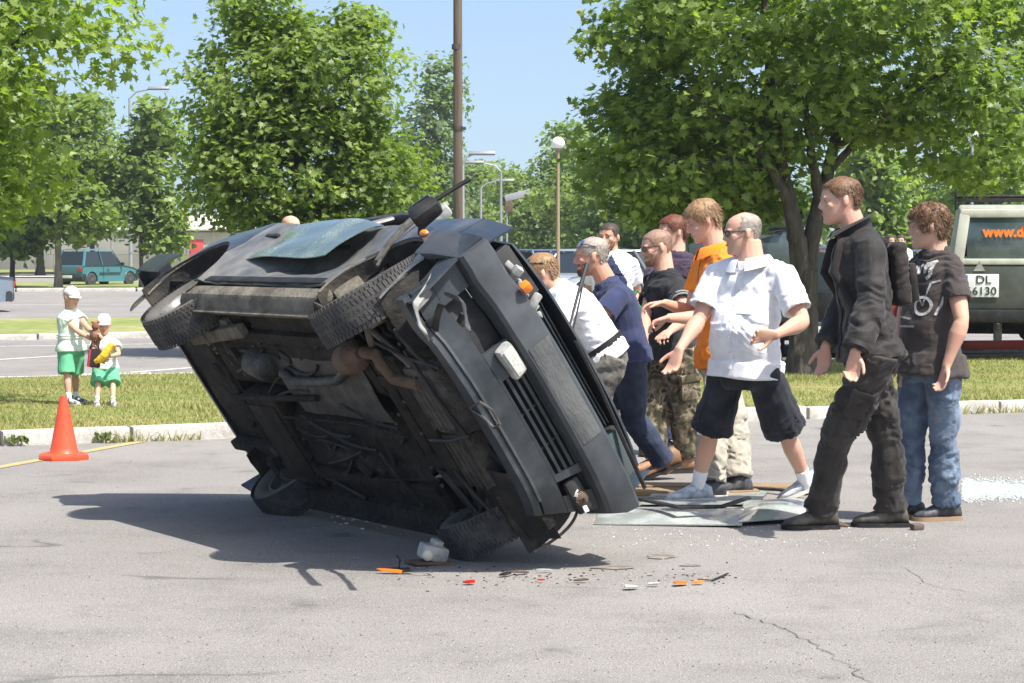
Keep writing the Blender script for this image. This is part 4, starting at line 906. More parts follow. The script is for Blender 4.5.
def add_head(b, M, o, s, nose=1.0):
    T = lambda p: M @ (np.asarray(p, float) * s) + o
    b.loft([[T(head_pt(z, 2 * math.pi * i / 28)) for i in range(28)] for z, *_ in HEAD])
    b.loft([[T(V(x + .0, w * math.cos(t) * 1.0, z) + V(d * math.sin(t), 0, 0)) for t in np.linspace(0, 2 * math.pi, 8, endpoint=False)] for x, z, w, d in ((.082, .140, .009, .010), (.094, .120, .009, .012), (.102, .102, .012, .014 * nose), (.104, .088, .017, .016 * nose), (.092, .080, .015, .010))])
    for sy in (-1, 1):
        b.ball(T((.098, sy * .011, .086)), .009 * s); b.ball(T((.083, sy * .030, .137)), (.016 * s, .022 * s, .008 * s), M=M); b.ball(T((.066, sy * .044, .096)), .019 * s)
        # ear: rim and lobe
        b.loft([[T(V(-.004 + .020 * rr * math.cos(t) - .006 * (zz - .105) / .03, sy * (.070 + dy), zz + 0) + V(0, 0, 0)) for t in np.linspace(0, 2 * math.pi, 10, endpoint=False)] for zz, rr, dy in ((.078, .35, .004), (.088, .62, .008), (.104, .85, .012), (.120, .95, .014), (.132, .75, .012), (.137, .35, .008))])
        b.ball(T((-.004, sy * .082, .108)), (.015 * s, .008 * s, .028 * s), M=M)
    b.ball(T((.088, 0, .060)), (.013 * s, .024 * s, .008 * s), M=M); b.ball(T((.086, 0, .050)), (.013 * s, .021 * s, .007 * s), M=M); b.ball(T((.084, 0, .018)), (.016 * s, .020 * s, .016 * s), M=M)

def hand(b, w, d, palm, s=1.0, curl=.35, side=1, spread=1.0):
    """w wrist, d direction of the hand, palm = palm normal; side picks where the thumb leaves"""
    d = unit(d); palm = unit(np.asarray(palm, float) - d * (np.asarray(palm, float) @ d)); x = np.cross(d, palm) * side   # towards the little finger
    L = .085 * s; b.loft([b.ring(w + d * t * L, x, palm, a * s, c * s, 12, 2.6) for t, a, c in ((-.25, .026, .020), (.05, .030, .017), (.45, .038, .016), (.8, .041, .014), (1.05, .038, .011))])
    for i, (off, ln) in enumerate(((-.031, .072), (-.0105, .080), (.0105, .075), (.030, .058))):
        base = w + d * L * (.95 - .05 * abs(i - 1.3)) + x * off * s; dd = unit(d + x * off * 1.5 * spread); c = curl * (1 + .22 * (i - 1)) ; ang = 0; P = [base - dd * .02]; q = base.copy(); P.append(q.copy())
        for seg, fr in enumerate((.46, .30, .24)):
            ang += c * (.75, 1.1, .8)[seg]; q = q + (dd * math.cos(ang) + palm * math.sin(ang)) * ln * s * fr; P.append(q.copy())
        b.tube(P, [.0098 * s, .0106 * s, .0100 * s, .0092 * s, .0072 * s], 8)
    tb_ = w + d * L * .18 - x * .026 * s; td = unit(d * .75 - x * .75 + palm * .35); q1 = tb_ + td * .038 * s; q2 = q1 + unit(td + d * .6 + palm * .2) * .030 * s; q3 = q2 + unit(td * .4 + d + palm * .4) * .024 * s
    b.tube([tb_ - td * .012, tb_, q1, q2, q3], [.014 * s, .0155 * s, .0115 * s, .0105 * s, .008 * s], 8)

def limb(b, p, q, prof, hint=(0, 1, 0), n=14, ext=0):
    """prof = (t along, radius a, radius b)"""
    p, q = np.asarray(p, float), np.asarray(q, float); sx, sy = frame(q - p, hint)
    b.loft([b.ring(p + (q - p) * t, sx, sy, a, c, n) for t, a, c in prof])
def along(p, q, t): return np.asarray(p) * (1 - t) + np.asarray(q) * t

def solve_depth(known, q_uv, y0, L, sgn):
    """place a joint on its pixel ray so that the bone has length L, leaning towards (-1) or away (+1) from the camera"""
    d = ray(*q_uv); o = V(0, 0, CAM_H); d = d / np.linalg.norm(d); k0 = (known - o) @ d; perp = np.linalg.norm(known - o - d * k0)
    h = math.sqrt(max(0, L * L - perp * perp)); return o + d * (k0 + sgn * h)

def person(spec):
    """spec: see below. All joints come from photograph pixels, depths from bone lengths"""
    S = spec; y = S['y']; H = S.get('H', 1.78); k = H / 1.78; fat = S.get('fat', 1.0)
    g = lambda n, dy=0: np.array(at(S[n][0], S[n][1], y + dy))
    J = {}
    sh, hp = S.get('shy', (0, 0)), S.get('hpy', (0, 0))
    J['neck'] = g('neck', S.get('neck_dy', 0)); J['head'] = g('head', S.get('head_dy', 0))
    for i in (0, 1):
        J['s%d' % i] = g('s%d' % i, sh[i]); J['h%d' % i] = g('h%d' % i, hp[i])
        ank = S['a%d' % i]; az = (.085 + (ank[2] if len(ank) > 2 else 0)) * k
        o = V(0, 0, CAM_H); d = ray(ank[0], ank[1])
        if S.get('ground', True): J['a%d' % i] = o + d * ((az + S.get('gz', 0) - CAM_H) / d[2])
        else: J['a%d' % i] = g('a%d' % i, ank[3] if len(ank) > 3 else 0)
        kn = S['k%d' % i]; kd = (J['h%d' % i][1] + J['a%d' % i][1]) / 2 + (kn[2] if len(kn) > 2 else 0); J['k%d' % i] = np.array(at(kn[0], kn[1], kd))
        if 'e%d' % i in S:
            e = S['e%d' % i]; w = S['w%d' % i]
            J['e%d' % i] = solve_depth(J['s%d' % i], e[:2], y, .30 * k, e[2] if len(e) > 2 else -1); J['w%d' % i] = solve_depth(J['e%d' % i], w[:2], y, .26 * k, w[2] if len(w) > 2 else -1)
    cen = (J['a0'] + J['a1']) / 2; base = V((J['h0'][0] + J['h1'][0]) / 2, (J['h0'][1] + J['h1'][1]) / 2, S.get('gz', 0)); 
    root = empty('person', tuple(base), label=S['label'], cat='person', group=S.get('group'))
    for n in J:
        J[n] = J[n] - base
    hipc = (J['h0'] + J['h1']) / 2; shc = (J['s0'] + J['s1']) / 2; up = unit(J['neck'] - hipc)
    lat_h = unit(J['h1'] - J['h0']); lat_s = unit(J['s1'] - J['s0'])
    face = S.get('face', (-1, 0, 0)); ff = unit(face)                    # direction the face looks
    def lat(t): v = unit(lat_h * (1 - t) + lat_s * t); return unit(v - up * (v @ up))
    fwdb = np.cross(lat(.5), up); sg = 1 if fwdb @ V(*S.get('chest', face)) > 0 else -1
    def fw(t): return np.cross(lat(t), up) * sg
    bend = S.get('bend', 0)
    def spine(t): return hipc * (1 - t) + J['neck'] * t + fw(t) * (-bend * math.sin(math.pi * min(1, max(0, t))))
    belly = S.get('belly', 0)
    TORSO = [(-.10, .085, .085, 0), (-.04, .150, .112, 0), (.05, .172, .122, 0), (.2, .165 * fat, .112 * fat + belly * .5, belly * .45), (.38, .152 * fat, .105 * fat + belly, belly * .9), (.55, .158 * fat, .108 * fat + belly * .6, belly * .5), (.72, .172, .115, 0), (.84, .172, .108, 0), (.93, .135, .085, 0), (1.0, .075, .068, 0)]
    def torso(b, grow=0, t0=-1, t1=2, flare=0, yoke=True):
        rows = [r_ for r_ in TORSO if t0 <= r_[0] <= t1]
        b.loft([b.ring(spine(t) + fw(t) * off * k, lat(t), fw(t), (a * k + grow + flare * max(0, .35 - t)), (c * k + grow + flare * max(0, .35 - t)), 22, 2.4) for t, a, c, off in rows])
        if yoke:
            for i in (0, 1):
                limb(b, J['s%d' % i] + up * .0, spine(1.0), [(-.12, .035 * k + grow, .035 * k + grow), (0, .052 * k + grow, .052 * k + grow), (.5, .060 * k + grow, .048 * k + grow), (1, .066 * k, .055 * k)])
                limb(b, J['s%d' % i], spine(.70) + lat(.8) * (.10 if i else -.10) * k, [(-.05, .05 * k + grow, .05 * k + grow), (.3, .062 * k + grow, .058 * k + grow), (1, .06 * k + grow, .06 * k + grow)])
    skm = S.get('skin', skin_m)
    # ---- body: one skin
    b = MB(); torso(b, -.012)
    hs = S.get('hs', 1.055) * k ** .5
    f = ff; s_ = unit(np.cross(f, V(0, 0, 1) if abs(f[2]) < .9 else V(1, 0, 0))); roll = S.get('roll', 0); u_ = np.cross(s_, f)
    if roll: s_, u_ = s_ * math.cos(roll) + u_ * math.sin(roll), u_ * math.cos(roll) - s_ * math.sin(roll)
    HM_ = np.column_stack([f, -s_, u_]); ho = J['head'] - HM_ @ (V(0, 0, .115) * hs)                       # head centre -> chin origin
    add_head(b, HM_, ho, hs, S.get('nose', 1.0))
    nw = S.get('neckw', 1.0)
    nk = HM_ @ (V(-.028, 0, .055) * hs) + ho; limb(b, spine(.93), nk, [(-.2, .10 * k, .08 * k), (.1, .080 * k, .072 * k), (.4, .066 * k * nw, .066 * k * nw), (.8, .060 * k * nw, .062 * k * nw), (1.1, .057 * k * nw, .060 * k * nw)], hint=fw(1))
    for i in (0, 1):
        h_, kn, an = J['h%d' % i], J['k%d' % i], J['a%d' % i]; fk = fw(0)
        limb(b, h_, kn, [(-.08, .075 * k, .08 * k), (.15, .084 * k, .088 * k), (.6, .066 * k, .068 * k), (.92, .052 * k, .055 * k), (1.05, .045 * k, .048 * k)], hint=fk)
        limb(b, kn, an, [(-.08, .045 * k, .046 * k), (.1, .050 * k, .050 * k), (.32, .054 * k, .058 * k), (.7, .038 * k, .040 * k), (1.0, .033 * k, .036 * k), (1.1, .03 * k, .03 * k)], hint=fk)
        b.ball(kn + fk * .01, .052 * k)
        t = S.get('t%d' % i, None); tv = unit(V(*t)) if t is not None else unit(V(ff[0], ff[1], 0)); J['t%d' % i] = tv
        limb(b, an + V(0, 0, -.01), an + tv * .11 * k - V(0, 0, .045 * k), [(0, .030 * k, .030 * k), (.6, .028 * k, .018 * k), (1, .022 * k, .010 * k)])
        if 'e%d' % i in J:
            s0, e0, w0 = J['s%d' % i], J['e%d' % i], J['w%d' % i]
            am = S.get('arm', 1.0)
            limb(b, s0, e0, [(-.1, .045 * k, .045 * k), (.1, .054 * k * am, .052 * k * am), (.45, .049 * k * am, .046 * k * am), (.95, .038 * k * am, .037 * k * am), (1.06, .033 * k, .033 * k)])
            limb(b, e0, w0, [(-.07, .034 * k, .034 * k), (.08, .040 * k * am, .039 * k * am), (.28, .044 * k * am, .041 * k * am), (.7, .032 * k, .029 * k), (1.0, .027 * k, .021 * k)])
            hd = S.get('f%d' % i); hdv = unit(w0 - e0) if hd is None else unit(V(*hd[0])); pm = V(*hd[1]) if hd is not None else V(0, 0, -1); cu = hd[2] if hd is not None else .5; sd = hd[3] if hd is not None and len(hd) > 3 else 1
            hand(b, w0 + hdv * .01, hdv, pm, k * S.get('hands', .98), cu, sd)
    body = link('body', remesh(b, 'body', skm, S.get('vox', .0065), 2, .55), root)
    # ---- face parts
    def HT(p): return HM_ @ (V(*p) * hs) + ho
    for sy in (-1, 1):
        e_ = MB(); e_.ball(HT((.0755, sy * .031, .1205)), .0115 * hs, 10, 8); e_.mi = 1; e_.ball(HT((.0820, sy * .031, .1203)), .0066 * hs, 8, 6); e_.build('eye', [eye_m, iris_m], root)
        bm_ = S.get('brow', S['hair_mat']); e_ = MB(); e_.tube([HT((.0905, sy * .012, .137)), HT((.0945, sy * .028, .1425)), HT((.083, sy * .048, .138))], [.0035 * hs, .0045 * hs, .0025 * hs], 6, flat=.7); e_.build('eyebrow', bm_, root)
        e_ = MB(); e_.tube([HT((.0855, sy * .017, .127)), HT((.0895, sy * .031, .1295)), HT((.080, sy * .046, .1255))], .0036 * hs, 6, flat=.6); e_.build('eyelid', skm, root)
    e_ = MB(); e_.tube([HT((.088, -.021, .0555)), HT((.0985, -.008, .0575)), HT((.1000, 0, .0565)), HT((.0985, .008, .0575)), HT((.088, .021, .0555))], [.0018, .0055, .0058, .0055, .0018], 7, flat=.8); e_.build('lips', lip_m, root)
    # ---- hair
    hz = S.get('hairline', {}); front, sidez, backz = hz.get('front', .178), hz.get('side', .118), hz.get('back', .055); bald = hz.get('bald', 0)
    def hair_ok(z, a):
        a = abs((a + math.pi) % (2 * math.pi) - math.pi)
        if a < .75: lim = front
        elif a < 1.25: lim = front + (sidez - front) * (a - .75) / .5
        elif a < 1.95: lim = sidez + .012 * math.sin((a - 1.25) / .7 * math.pi)
        elif a < 2.3: lim = sidez + (backz - sidez) * (a - 1.95) / .35
        else: lim = backz
        if bald and (z > bald or (z > .150 and a < 1.25)) and a < 2.6: return False
        return z > lim
    if S.get('hair', 1) and not S.get('cap'):
        L = S.get('hair_len', .02); hm_ = S['hair_mat']; hb = MB(); nz, na = 44, 56; th = S.get('hair_th', .008)
        idx = {}
        for iz in range(nz + 1):
            z = .03 + (.2254 - .03) * (iz / nz)
            for ia in range(na):
                a = 2 * math.pi * ia / na; ok = hair_ok(z, a); p = head_pt(z, a); cpt = V(-.01, 0, .12); dr = unit(p - cpt); wv = float(math.sin(a * 7 + z * 60) * .3 + math.sin(a * 13 - z * 90) * .25)
                q = p + dr * (th * (1 + S.get('lump', .3) * wv) if ok else -.006); hb.v.append(tuple(HM_ @ (q * hs) + ho)); idx[iz, ia] = ok
        for iz in range(nz):
            for ia in range(na):
                ib = (ia + 1) % na
                if idx[iz, ia] or idx[iz + 1, ia] or idx[iz, ib] or idx[iz + 1, ib]: hb.f.append((iz * na + ia, iz * na + ib, (iz + 1) * na + ib, (iz + 1) * na + ia)); hb.m.append(0)
        r = np.random.default_rng(S.get('seed', 1)); nb = int(S.get('strands', 1500) * 1.7); cnt = 0; curl_ = S.get('curl', 0)
        for _ in range(nb * 3):
            if cnt >= nb: break
            z = .2254 - (.2254 - .035) * r.uniform(0, 1) ** 1.2; a = r.uniform(-math.pi, math.pi)
            if not hair_ok(z, a): continue
            cnt += 1; p = head_pt(z, a); nrm = unit(p - V(-.01, 0, .11)); p = p + nrm * th * .8
            flow = V(*S.get('flow', (.3, 0, -.8))); 
            if z < .17: flow = V(-.35, 0, -1.0)
            dd = unit(nrm * S.get('lift', .28) + flow * .8 + r.normal(0, S.get('mess', .2), 3)); l = L * r.uniform(.5, 1.2); sd = unit(np.cross(dd, nrm)) * .0021; m1 = p + dd * l * .55; e1 = p + dd * l + V(0, 0, -.25 * l) + (r.normal(0, 1, 3) * curl_ * l)
            k0_ = len(hb.v)
            for q in (p - sd, p + sd, m1 + sd * .8, m1 - sd * .8, e1): hb.v.append(tuple(HM_ @ (q * hs) + ho))
            hb.f += [(k0_, k0_ + 1, k0_ + 2, k0_ + 3), (k0_ + 3, k0_ + 2, k0_ + 4)]; hb.m += [0, 0]
        hb.build('hair', hm_, root, smooth=0, ) if False else link('hair', hb.mesh('hair', hm_, 60, fix=False), root)
    if S.get('beard'):
        r = np.random.default_rng(3); hb = MB()
        for _ in range(900):
            z = r.uniform(.004, .085); a = r.uniform(-1.45, 1.45)
            if z > .045 and abs(a) < .75 and not (.064 < z < .078): continue
            p = head_pt(z, a, 1.005); nrm = unit(p - V(0, 0, .08)); e1 = p + nrm * .005 + V(0, 0, -.006); sd = V(0, .0022, 0) + V(.001, 0, 0); k0_ = len(hb.v)
            for q in (p - sd, p + sd, e1): hb.v.append(tuple(HM_ @ (q * hs) + ho))
            hb.f.append((k0_, k0_ + 1, k0_ + 2)); hb.m.append(0)
        link('beard', hb.mesh('beard', S['beard'], 0, fix=False), root, kind='stuff')
    if S.get('cap'):
        cb = MB(); rings = []
        for z, kk in ((.150, 1.07), (.158, 1.09), (.175, 1.09), (.195, 1.10), (.212, 1.12), (.226, 1.0), (.232, .6), (.234, .1)):
            ring = []
            for i in range(28):
                p = head_pt(min(z, .205), 2 * math.pi * i / 28, kk if z < .21 else kk * (1.0 if z < .22 else .9)); p[2] = z; ring.append(HM_ @ (p * hs) + ho)
            rings.append(ring)
        cb.loft(rings); cp = cb.build('cap', S['cap'], root, 50)
        vb = MB(); vb.grid(lambda u, v: HT(((.088 + .068 * v * (1 - (2 * u - 1) ** 2 * .55)) - .055 * (2 * u - 1) ** 2, (2 * u - 1) * .068, .156 - .020 * v - .014 * (2 * u - 1) ** 2)), 14, 6, .004); vb.build('visor', S.get('visor', S['cap']), cp)
        vb = MB(); vb.ball(HT((-.005, 0, .236)), .007); vb.build('button', S['cap'], cp)
    if S.get('glasses'):
        gm = black_m if S['glasses'] == 1 else glass_t
        gb = MB(); gz = S.get('gz_', .1205); 
        if S['glasses'] == 1:
            for sy in (-1, 1):
                P = [HT((.101 - .010 * abs(math.cos(t)) * 0 - .004 * (1 + sy * math.cos(t)), sy * .033 + .024 * math.cos(t), gz + .015 * math.sin(t))) for t in np.linspace(0, 2 * math.pi, 17)]
                gb.tube(P, .0022, 5); gb.tube([HT((.096, sy * .057, gz + .008)), HT((.040, sy * .077, gz + .006)), HT((-.006, sy * .079, gz))], .0022, 5)
            gb.tube([HT((.100, -.010, gz + .004)), HT((.104, 0, gz + .007)), HT((.100, .010, gz + .004))], .002, 5)
            gl = gb.build('glasses', black_m, root)
            for sy in (-1, 1):
              lb_ = MB(); lb_.grid(lambda u, v, sy=sy: HT((.0995 - .006 * abs(2 * u - 1), sy * .033 + .021 * (2 * u - 1), gz + .012 * (2 * v - 1))), 3, 3, .0012)
              lb_.build('lens', S.get('lens', mat('spectacle_glass', (.8, .8, .8), .02, trans=1.0, ior=1.2)), gl)
        else:                                                   # sunglasses pushed up on the hair
            for sy in (-1, 1):
                gb.mi = 0; gb.grid(lambda u, v, sy=sy: HT((.082 - .030 * v - .016 * abs(2 * u - 1) ** 2, sy * .034 + .030 * (2 * u - 1), .180 + .034 * v)), 6, 4, .003)
                gb.mi = 1; gb.tube([HT((.066, sy * .064, .196)), HT((.02, sy * .081, .185)), HT((-.03, sy * .084, .165))], .003, 5)
            gb.build('sunglasses', [S.get('shade', glass_t), black_m], root)
    # ---- clothes
    gar = S['top']; slv = gar.get('sleeve', .55); gm = gar['mat']; b = MB(); gr = gar.get('grow', .014)
    torso(b, gr, gar.get('hem', .02), .94, flare=gar.get('flare', .03))
    hem = gar.get('drop', .0); tail = gar.get('tail', .012)
    if hem: b.loft([b.ring(spine(t) + fw(t) * 0, lat(t), fw(t), a, c, 22, 2.4) for t, a, c in ((.12, (.172 * fat) * k + gr + .012, .122 * fat * k + belly * .5 + gr + .012), (.02, .180 * k + gr + tail, .132 * k + belly * .5 + gr + tail), (-hem, (.178 + tail * .5) * k + gr + tail, (.130 + tail * .6) * k + belly * .3 + gr + tail), (-hem - .01, .16 * k + gr, .115 * k + gr))])
    for i in (0, 1):
        if 'e%d' % i not in J: continue
        s0, e0, w0 = J['s%d' % i], J['e%d' % i], J['w%d' % i]; q = gr + .004
        if slv <= 1:
            w_ = gar.get('wide', .012); limb(b, s0, e0, [(-.12, .045 * k + q, .045 * k + q), (.05, .053 * k + q, .053 * k + q), (slv * .6, .052 * k + q + w_ * .5, .051 * k + q + w_ * .5), (slv, .049 * k + q + w_, .049 * k + q + w_), (slv - .01, .046 * k + q * .6 + w_, .046 * k + q * .6 + w_), (slv - .10, .040 * k, .040 * k)])
        else:
            limb(b, s0, e0, [(-.12, .045 * k + q, .045 * k + q), (.05, .055 * k + q, .055 * k + q), (.5, .050 * k + q, .049 * k + q), (.95, .045 * k + q, .045 * k + q), (1.05, .044 * k + q, .044 * k + q)])
            limb(b, e0, w0, [(-.06, .045 * k + q, .045 * k + q), (.1, .050 * k + q, .050 * k + q), (.6, .043 * k + q, .042 * k + q), (slv - 1, .037 * k + q, .036 * k + q), (slv - 1.01, .03 * k, .03 * k), (slv - 1.08, .022 * k, .022 * k)]); b.ball(e0, .052 * k + q)
    ncv = unit(nk - spine(.95)); limb(b, spine(.88), spine(.95) + ncv * .050 * k, [(0, .125 * k, .10 * k), (.45, .100 * k * nw, .088 * k * nw), (1, .074 * k * nw + .004, .074 * k * nw + .004), (.97, .060 * k * nw, .060 * k * nw)], hint=fw(1))
    if gar.get('collar'): limb(b, spine(.90), spine(1.03) + fw(1) * .005, [(0, .10 * k, .09 * k), (.4, .092 * k * nw, .086 * k * nw), (1, .080 * k * nw, .080 * k * nw), (.98, .066 * k * nw, .068 * k * nw)], hint=fw(1))
    top = link(gar.get('name', 't_shirt'), remesh(b, gar.get('name', 't_shirt'), gm, .0085, 3, .8, gar.get('wr', .010), gar.get('wf', 13), S.get('seed', 1)), root)
    if gar.get('collar'):
        n0 = spine(.95); nd = unit(nk - n0); rw = gar.get('cw', .012); nl = unit(lat(1) - nd * (lat(1) @ nd)); nf = unit(ff - nd * (ff @ nd)) if False else unit(fw(1) - nd * (fw(1) @ nd)); cc_ = n0 + nd * .045 * k
        g0, hh, fall = gar.get('gap', .22), gar.get('stand', .040), gar.get('fall', .052); c = MB()
        def cr(u, v):
            th = g0 + (2 * math.pi - 2 * g0) * u; fr = .5 + .5 * math.cos(th)
            r1 = .078 * k * nw + rw
            if v < .35: q = v / .35; rr_, h = r1 + .004 * q - .003, -.030 + (hh + .030) * q - .020 * fr * q
            else: q = (v - .35) / .65; rr_, h = r1 + .002 + (.030 + .016 * fr) * q ** .8, hh - .020 * fr - (fall + .022 * fr ** 3) * q
            return cc_ + nl * math.sin(th) * rr_ + nf * (math.cos(th) * rr_ + .006) + nd * h * k
        c.grid(cr, 40, 9 if fall else 4, .0035); c.build('collar', gm, top, 50)
    S['_nk'] = nk
    S['_fit'] = dict(spine=spine, lat=lat, fw=fw, J=J, k=k, root=root, top=top, up=up, HT=HT, base=base)
    lg = S['legs']; lm = lg['mat']; b = MB(); end = lg.get('end', 1.0); q = lg.get('grow', .014)
    qt = min(q, .010); b.loft([b.ring(spine(t), lat(t), fw(t), a * k + qt, c * k + qt, 22, 2.3) for t, a, c in ((.18, .160 * fat, .108 * fat), (.05, .174, .124), (-.06, .160, .122), (-.14, .11, .10))])
    for i in (0, 1):
        h_, kn, an = J['h%d' % i], J['k%d' % i], J['a%d' % i]; fk = fw(0); w_ = lg.get('wide', .008)
        tt = min(1.0, end)
        if end <= 1.0:
            limb(b, h_, kn, [(-.1, .080 * k + q, .085 * k + q), (.15, .088 * k + q, .093 * k + q), (.6 * tt, .078 * k + q + w_ * .5, .080 * k + q + w_ * .5), (tt, .070 * k + q + w_, .072 * k + q + w_), (tt - .005, .058 * k + q + w_, .06 * k + q + w_), (tt - .07, .05 * k, .05 * k)], hint=fk)
        else:
            limb(b, h_, kn, [(-.1, .080 * k + q, .085 * k + q), (.15, .088 * k + q, .093 * k + q), (.6, .072 * k + q + w_ * .5, .074 * k + q + w_ * .5), (.95, .060 * k + q + w_, .062 * k + q + w_), (1.05, .052 * k + q + w_, .054 * k + q + w_)], hint=fk)
            b.ball(kn, .056 * k + q + w_); e2 = end - 1
            limb(b, kn, an, [(-.06, .052 * k + q + w_, .053 * k + q + w_), (.15, .056 * k + q + w_, .058 * k + q + w_), (.4, .056 * k + q + w_, .060 * k + q + w_), (.8 * e2, .048 * k + q + w_ * 1.2, .052 * k + q + w_ * 1.2), (e2, .050 * k + q + w_ * 1.3, .056 * k + q + w_ * 1.3), (e2 - .005, .04 * k + q, .045 * k + q), (e2 - .06, .03 * k, .03 * k)], hint=fk)
    lo = link(lg.get('name', 'trousers'), remesh(b, lg.get('name', 'trousers'), lm, .0085, 2, .8, lg.get('wr', .010), lg.get('wf', 15), S.get('seed', 1) + 3), root)
    S['_legs'] = lo
    if lg.get('belt'):
        b = MB(); b.loft([b.ring(spine(t), lat(t), fw(t), (.163 * fat) * k + q + g_, (.112 * fat) * k + q + g_, 22, 2.3) for t, g_ in ((.135, .004), (.135, .014), (.21, .014), (.21, .004))], loop=True); b.build('belt', black_m, lo)
    # ---- socks and shoes
    for i in (0, 1):
        an, kn = J['a%d' % i], J['k%d' % i]; tv = J['t%d' % i]; sd = unit(np.cross(V(0, 0, 1), tv)); hl = S.get('heel%d' % i, 0)
        if S.get('socks'): b = MB(); limb(b, an + V(0, 0, -.02), along(an, kn, S.get('sock_h', .28)), [(0, .040 * k, .044 * k), (.5, .040 * k, .043 * k), (1, .044 * k, .047 * k), (1.0, .03 * k, .03 * k)]); link('sock', remesh(b, 'sock', S['socks'], .006, 2, 1, .002, 40), root)
        zb = -.085 * k; o = an + V(0, 0, zb); pit = hl; Rz = lambda p: o + tv * (p[0] * math.cos(pit) - p[2] * math.sin(pit) * -1 * 0 + 0) + sd * p[1] + V(0, 0, p[2] + max(0, (.16 * k - p[0])) * math.sin(pit))
        sh_ = S['shoes']; hi = sh_.get('high', 0); b = MB()
        prof = [(-.092, .032, .055), (-.082, .042, .090 + hi * .3), (-.035, .048, .118 + hi), (.015, .048, .115 + hi * .8), (.050, .050, .095), (.090, .053, .076), (.125, .054, .064), (.155, .050, .056), (.180, .036, .046), (.190, .018, .034)]
        rings = []
        for x, w, h in prof:
            rings.append([Rz((x * k, w * k * math.copysign(abs(math.cos(t)) ** .75, math.cos(t)), max(.014 * k, (.014 + (h - .014) * (.5 + .5 * math.sin(t))) * k))) for t in np.linspace(-math.pi / 2, 1.5 * math.pi, 16, endpoint=False)])
        b.loft(rings); shoe = b.build('shoe', sh_['mat'], root, 60)
        b = MB(); b.loft([[Rz((x * k, y_ * (w + .004) * k, z_ * k)) for y_, z_ in ((-1, .001), (1, .001), (1, .022), (-1, .022))] for x, w in [(-.098, .028)] + [(p[0] * 1.02, p[1]) for p in prof[1:]] + [(.198, .014)]]); b.build('sole', sh_.get('sole', black_m), shoe, 50)
    return S['_fit']
camo_m = cloth('camouflage_cloth', (.16, .135, .085)); N, L = nodes_of(camo_m); b_ = N['Principled BSDF']; tc = N.new('ShaderNodeTexCoord'); n_ = N.new('ShaderNodeTexNoise'); n_.inputs['Scale'].default_value = 11; n_.inputs['Detail'].default_value = 2.5; n_.inputs['Distortion'].default_value = .8
L.new(tc.outputs['Object'], n_.inputs['Vector']); cr = N.new('ShaderNodeValToRGB'); cr.color_ramp.interpolation = 'CONSTANT'; L.new(n_.outputs[0], cr.inputs[0])
for p_, c_ in ((0, (.035, .03, .022)), (.41, (.075, .07, .04)), (.48, (.17, .13, .085)), (.56, (.27, .235, .165)), (.62, (.06, .055, .035))):
    el = cr.color_ramp.elements[0] if p_ == 0 else cr.color_ramp.elements.new(p_); el.position = p_; el.color = (*c_, 1)
cr.color_ramp.elements.remove(cr.color_ramp.elements[-1]) if len(cr.color_ramp.elements) > 5 else None
L.new(cr.outputs[0], b_.inputs['Base Color'])
white_c = cloth('white_cotton', (.80, .80, .82), (.74, .74, .76)); navy_c = cloth('navy_cotton', (.032, .042, .095), (.045, .055, .11)); black_c = cloth('black_cotton', (.020, .021, .023), (.035, .036, .036))
orange_c = cloth('orange_cotton', (.85, .255, .02), (.75, .20, .02)); jacket_c = cloth('black_jacket_cloth', (.022, .020, .019), (.042, .037, .034), rough=.6); tee_c = cloth('faded_black_cotton', (.055, .046, .043), (.08, .066, .06))
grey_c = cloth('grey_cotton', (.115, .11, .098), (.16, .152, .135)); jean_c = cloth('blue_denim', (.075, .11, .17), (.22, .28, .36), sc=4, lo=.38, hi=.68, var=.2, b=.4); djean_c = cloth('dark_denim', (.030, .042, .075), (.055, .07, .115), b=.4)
khaki_c = cloth('light_khaki_cotton', (.42, .385, .32), (.34, .31, .26)); short_c = cloth('black_shorts_cloth', (.016, .018, .024), (.04, .042, .048)); moto_c = cloth('black_riding_cloth', (.028, .025, .023), (.055, .049, .044), rough=.65)
mint_c = cloth('mint_white_cotton', (.58, .72, .60), (.74, .78, .72), sc=16); green_c = cloth('mint_green_cotton', (.12, .42, .24), (.17, .50, .31)); purple_c = cloth('dark_purple_cotton', (.05, .035, .055), (.07, .05, .07))
sock_c = cloth('white_sock', (.78, .78, .80)); cap_c = cloth('white_cap_cloth', (.78, .79, .82))
brown_sh = mat('brown_leather', (.22, .115, .055), .55, col2=(.12, .07, .04), mix_scale=14, bump=.1); tan_sh = mat('tan_leather', (.38, .20, .10), .6, col2=(.25, .14, .08), mix_scale=14); boot_m = mat('worn_black_leather', (.04, .036, .030), .6, col2=(.10, .09, .07), mix_scale=12, lo=.4) if False else mat('worn_black_leather', (.045, .04, .033), .6, col2=(.105, .095, .075), mix_scale=12, bump=.15)
sneak_m = mat('pale_sneaker', (.50, .52, .55), .6, col2=(.25, .30, .38), mix_scale=22, mix_lo=.45, mix_hi=.6); dark_sh = mat('dark_sneaker', (.03, .032, .04), .6, col2=(.10, .10, .11), mix_scale=20); pale_sole = mat('pale_sole', (.55, .53, .48), .7); kid_sh = mat('striped_sneaker', (.55, .54, .55), .6, col2=(.06, .06, .09), mix_scale=40, mix_lo=.48, mix_hi=.52, stretch=(1, 1, 1))
h_brown = hair_mat('brown_hair', (.10, .052, .026), (.19, .105, .055)); h_lbrown = hair_mat('light_brown_hair', (.20, .115, .055), (.34, .21, .11)); h_dark = hair_mat('dark_hair', (.035, .026, .02), (.08, .06, .045)); h_grey = hair_mat('greying_hair', (.24, .20, .165), (.38, .34, .29)); h_red = hair_mat('reddish_hair', (.10, .03, .016), (.16, .055, .03)); h_short = hair_mat('cropped_hair', (.22, .13, .085), (.32, .20, .14))

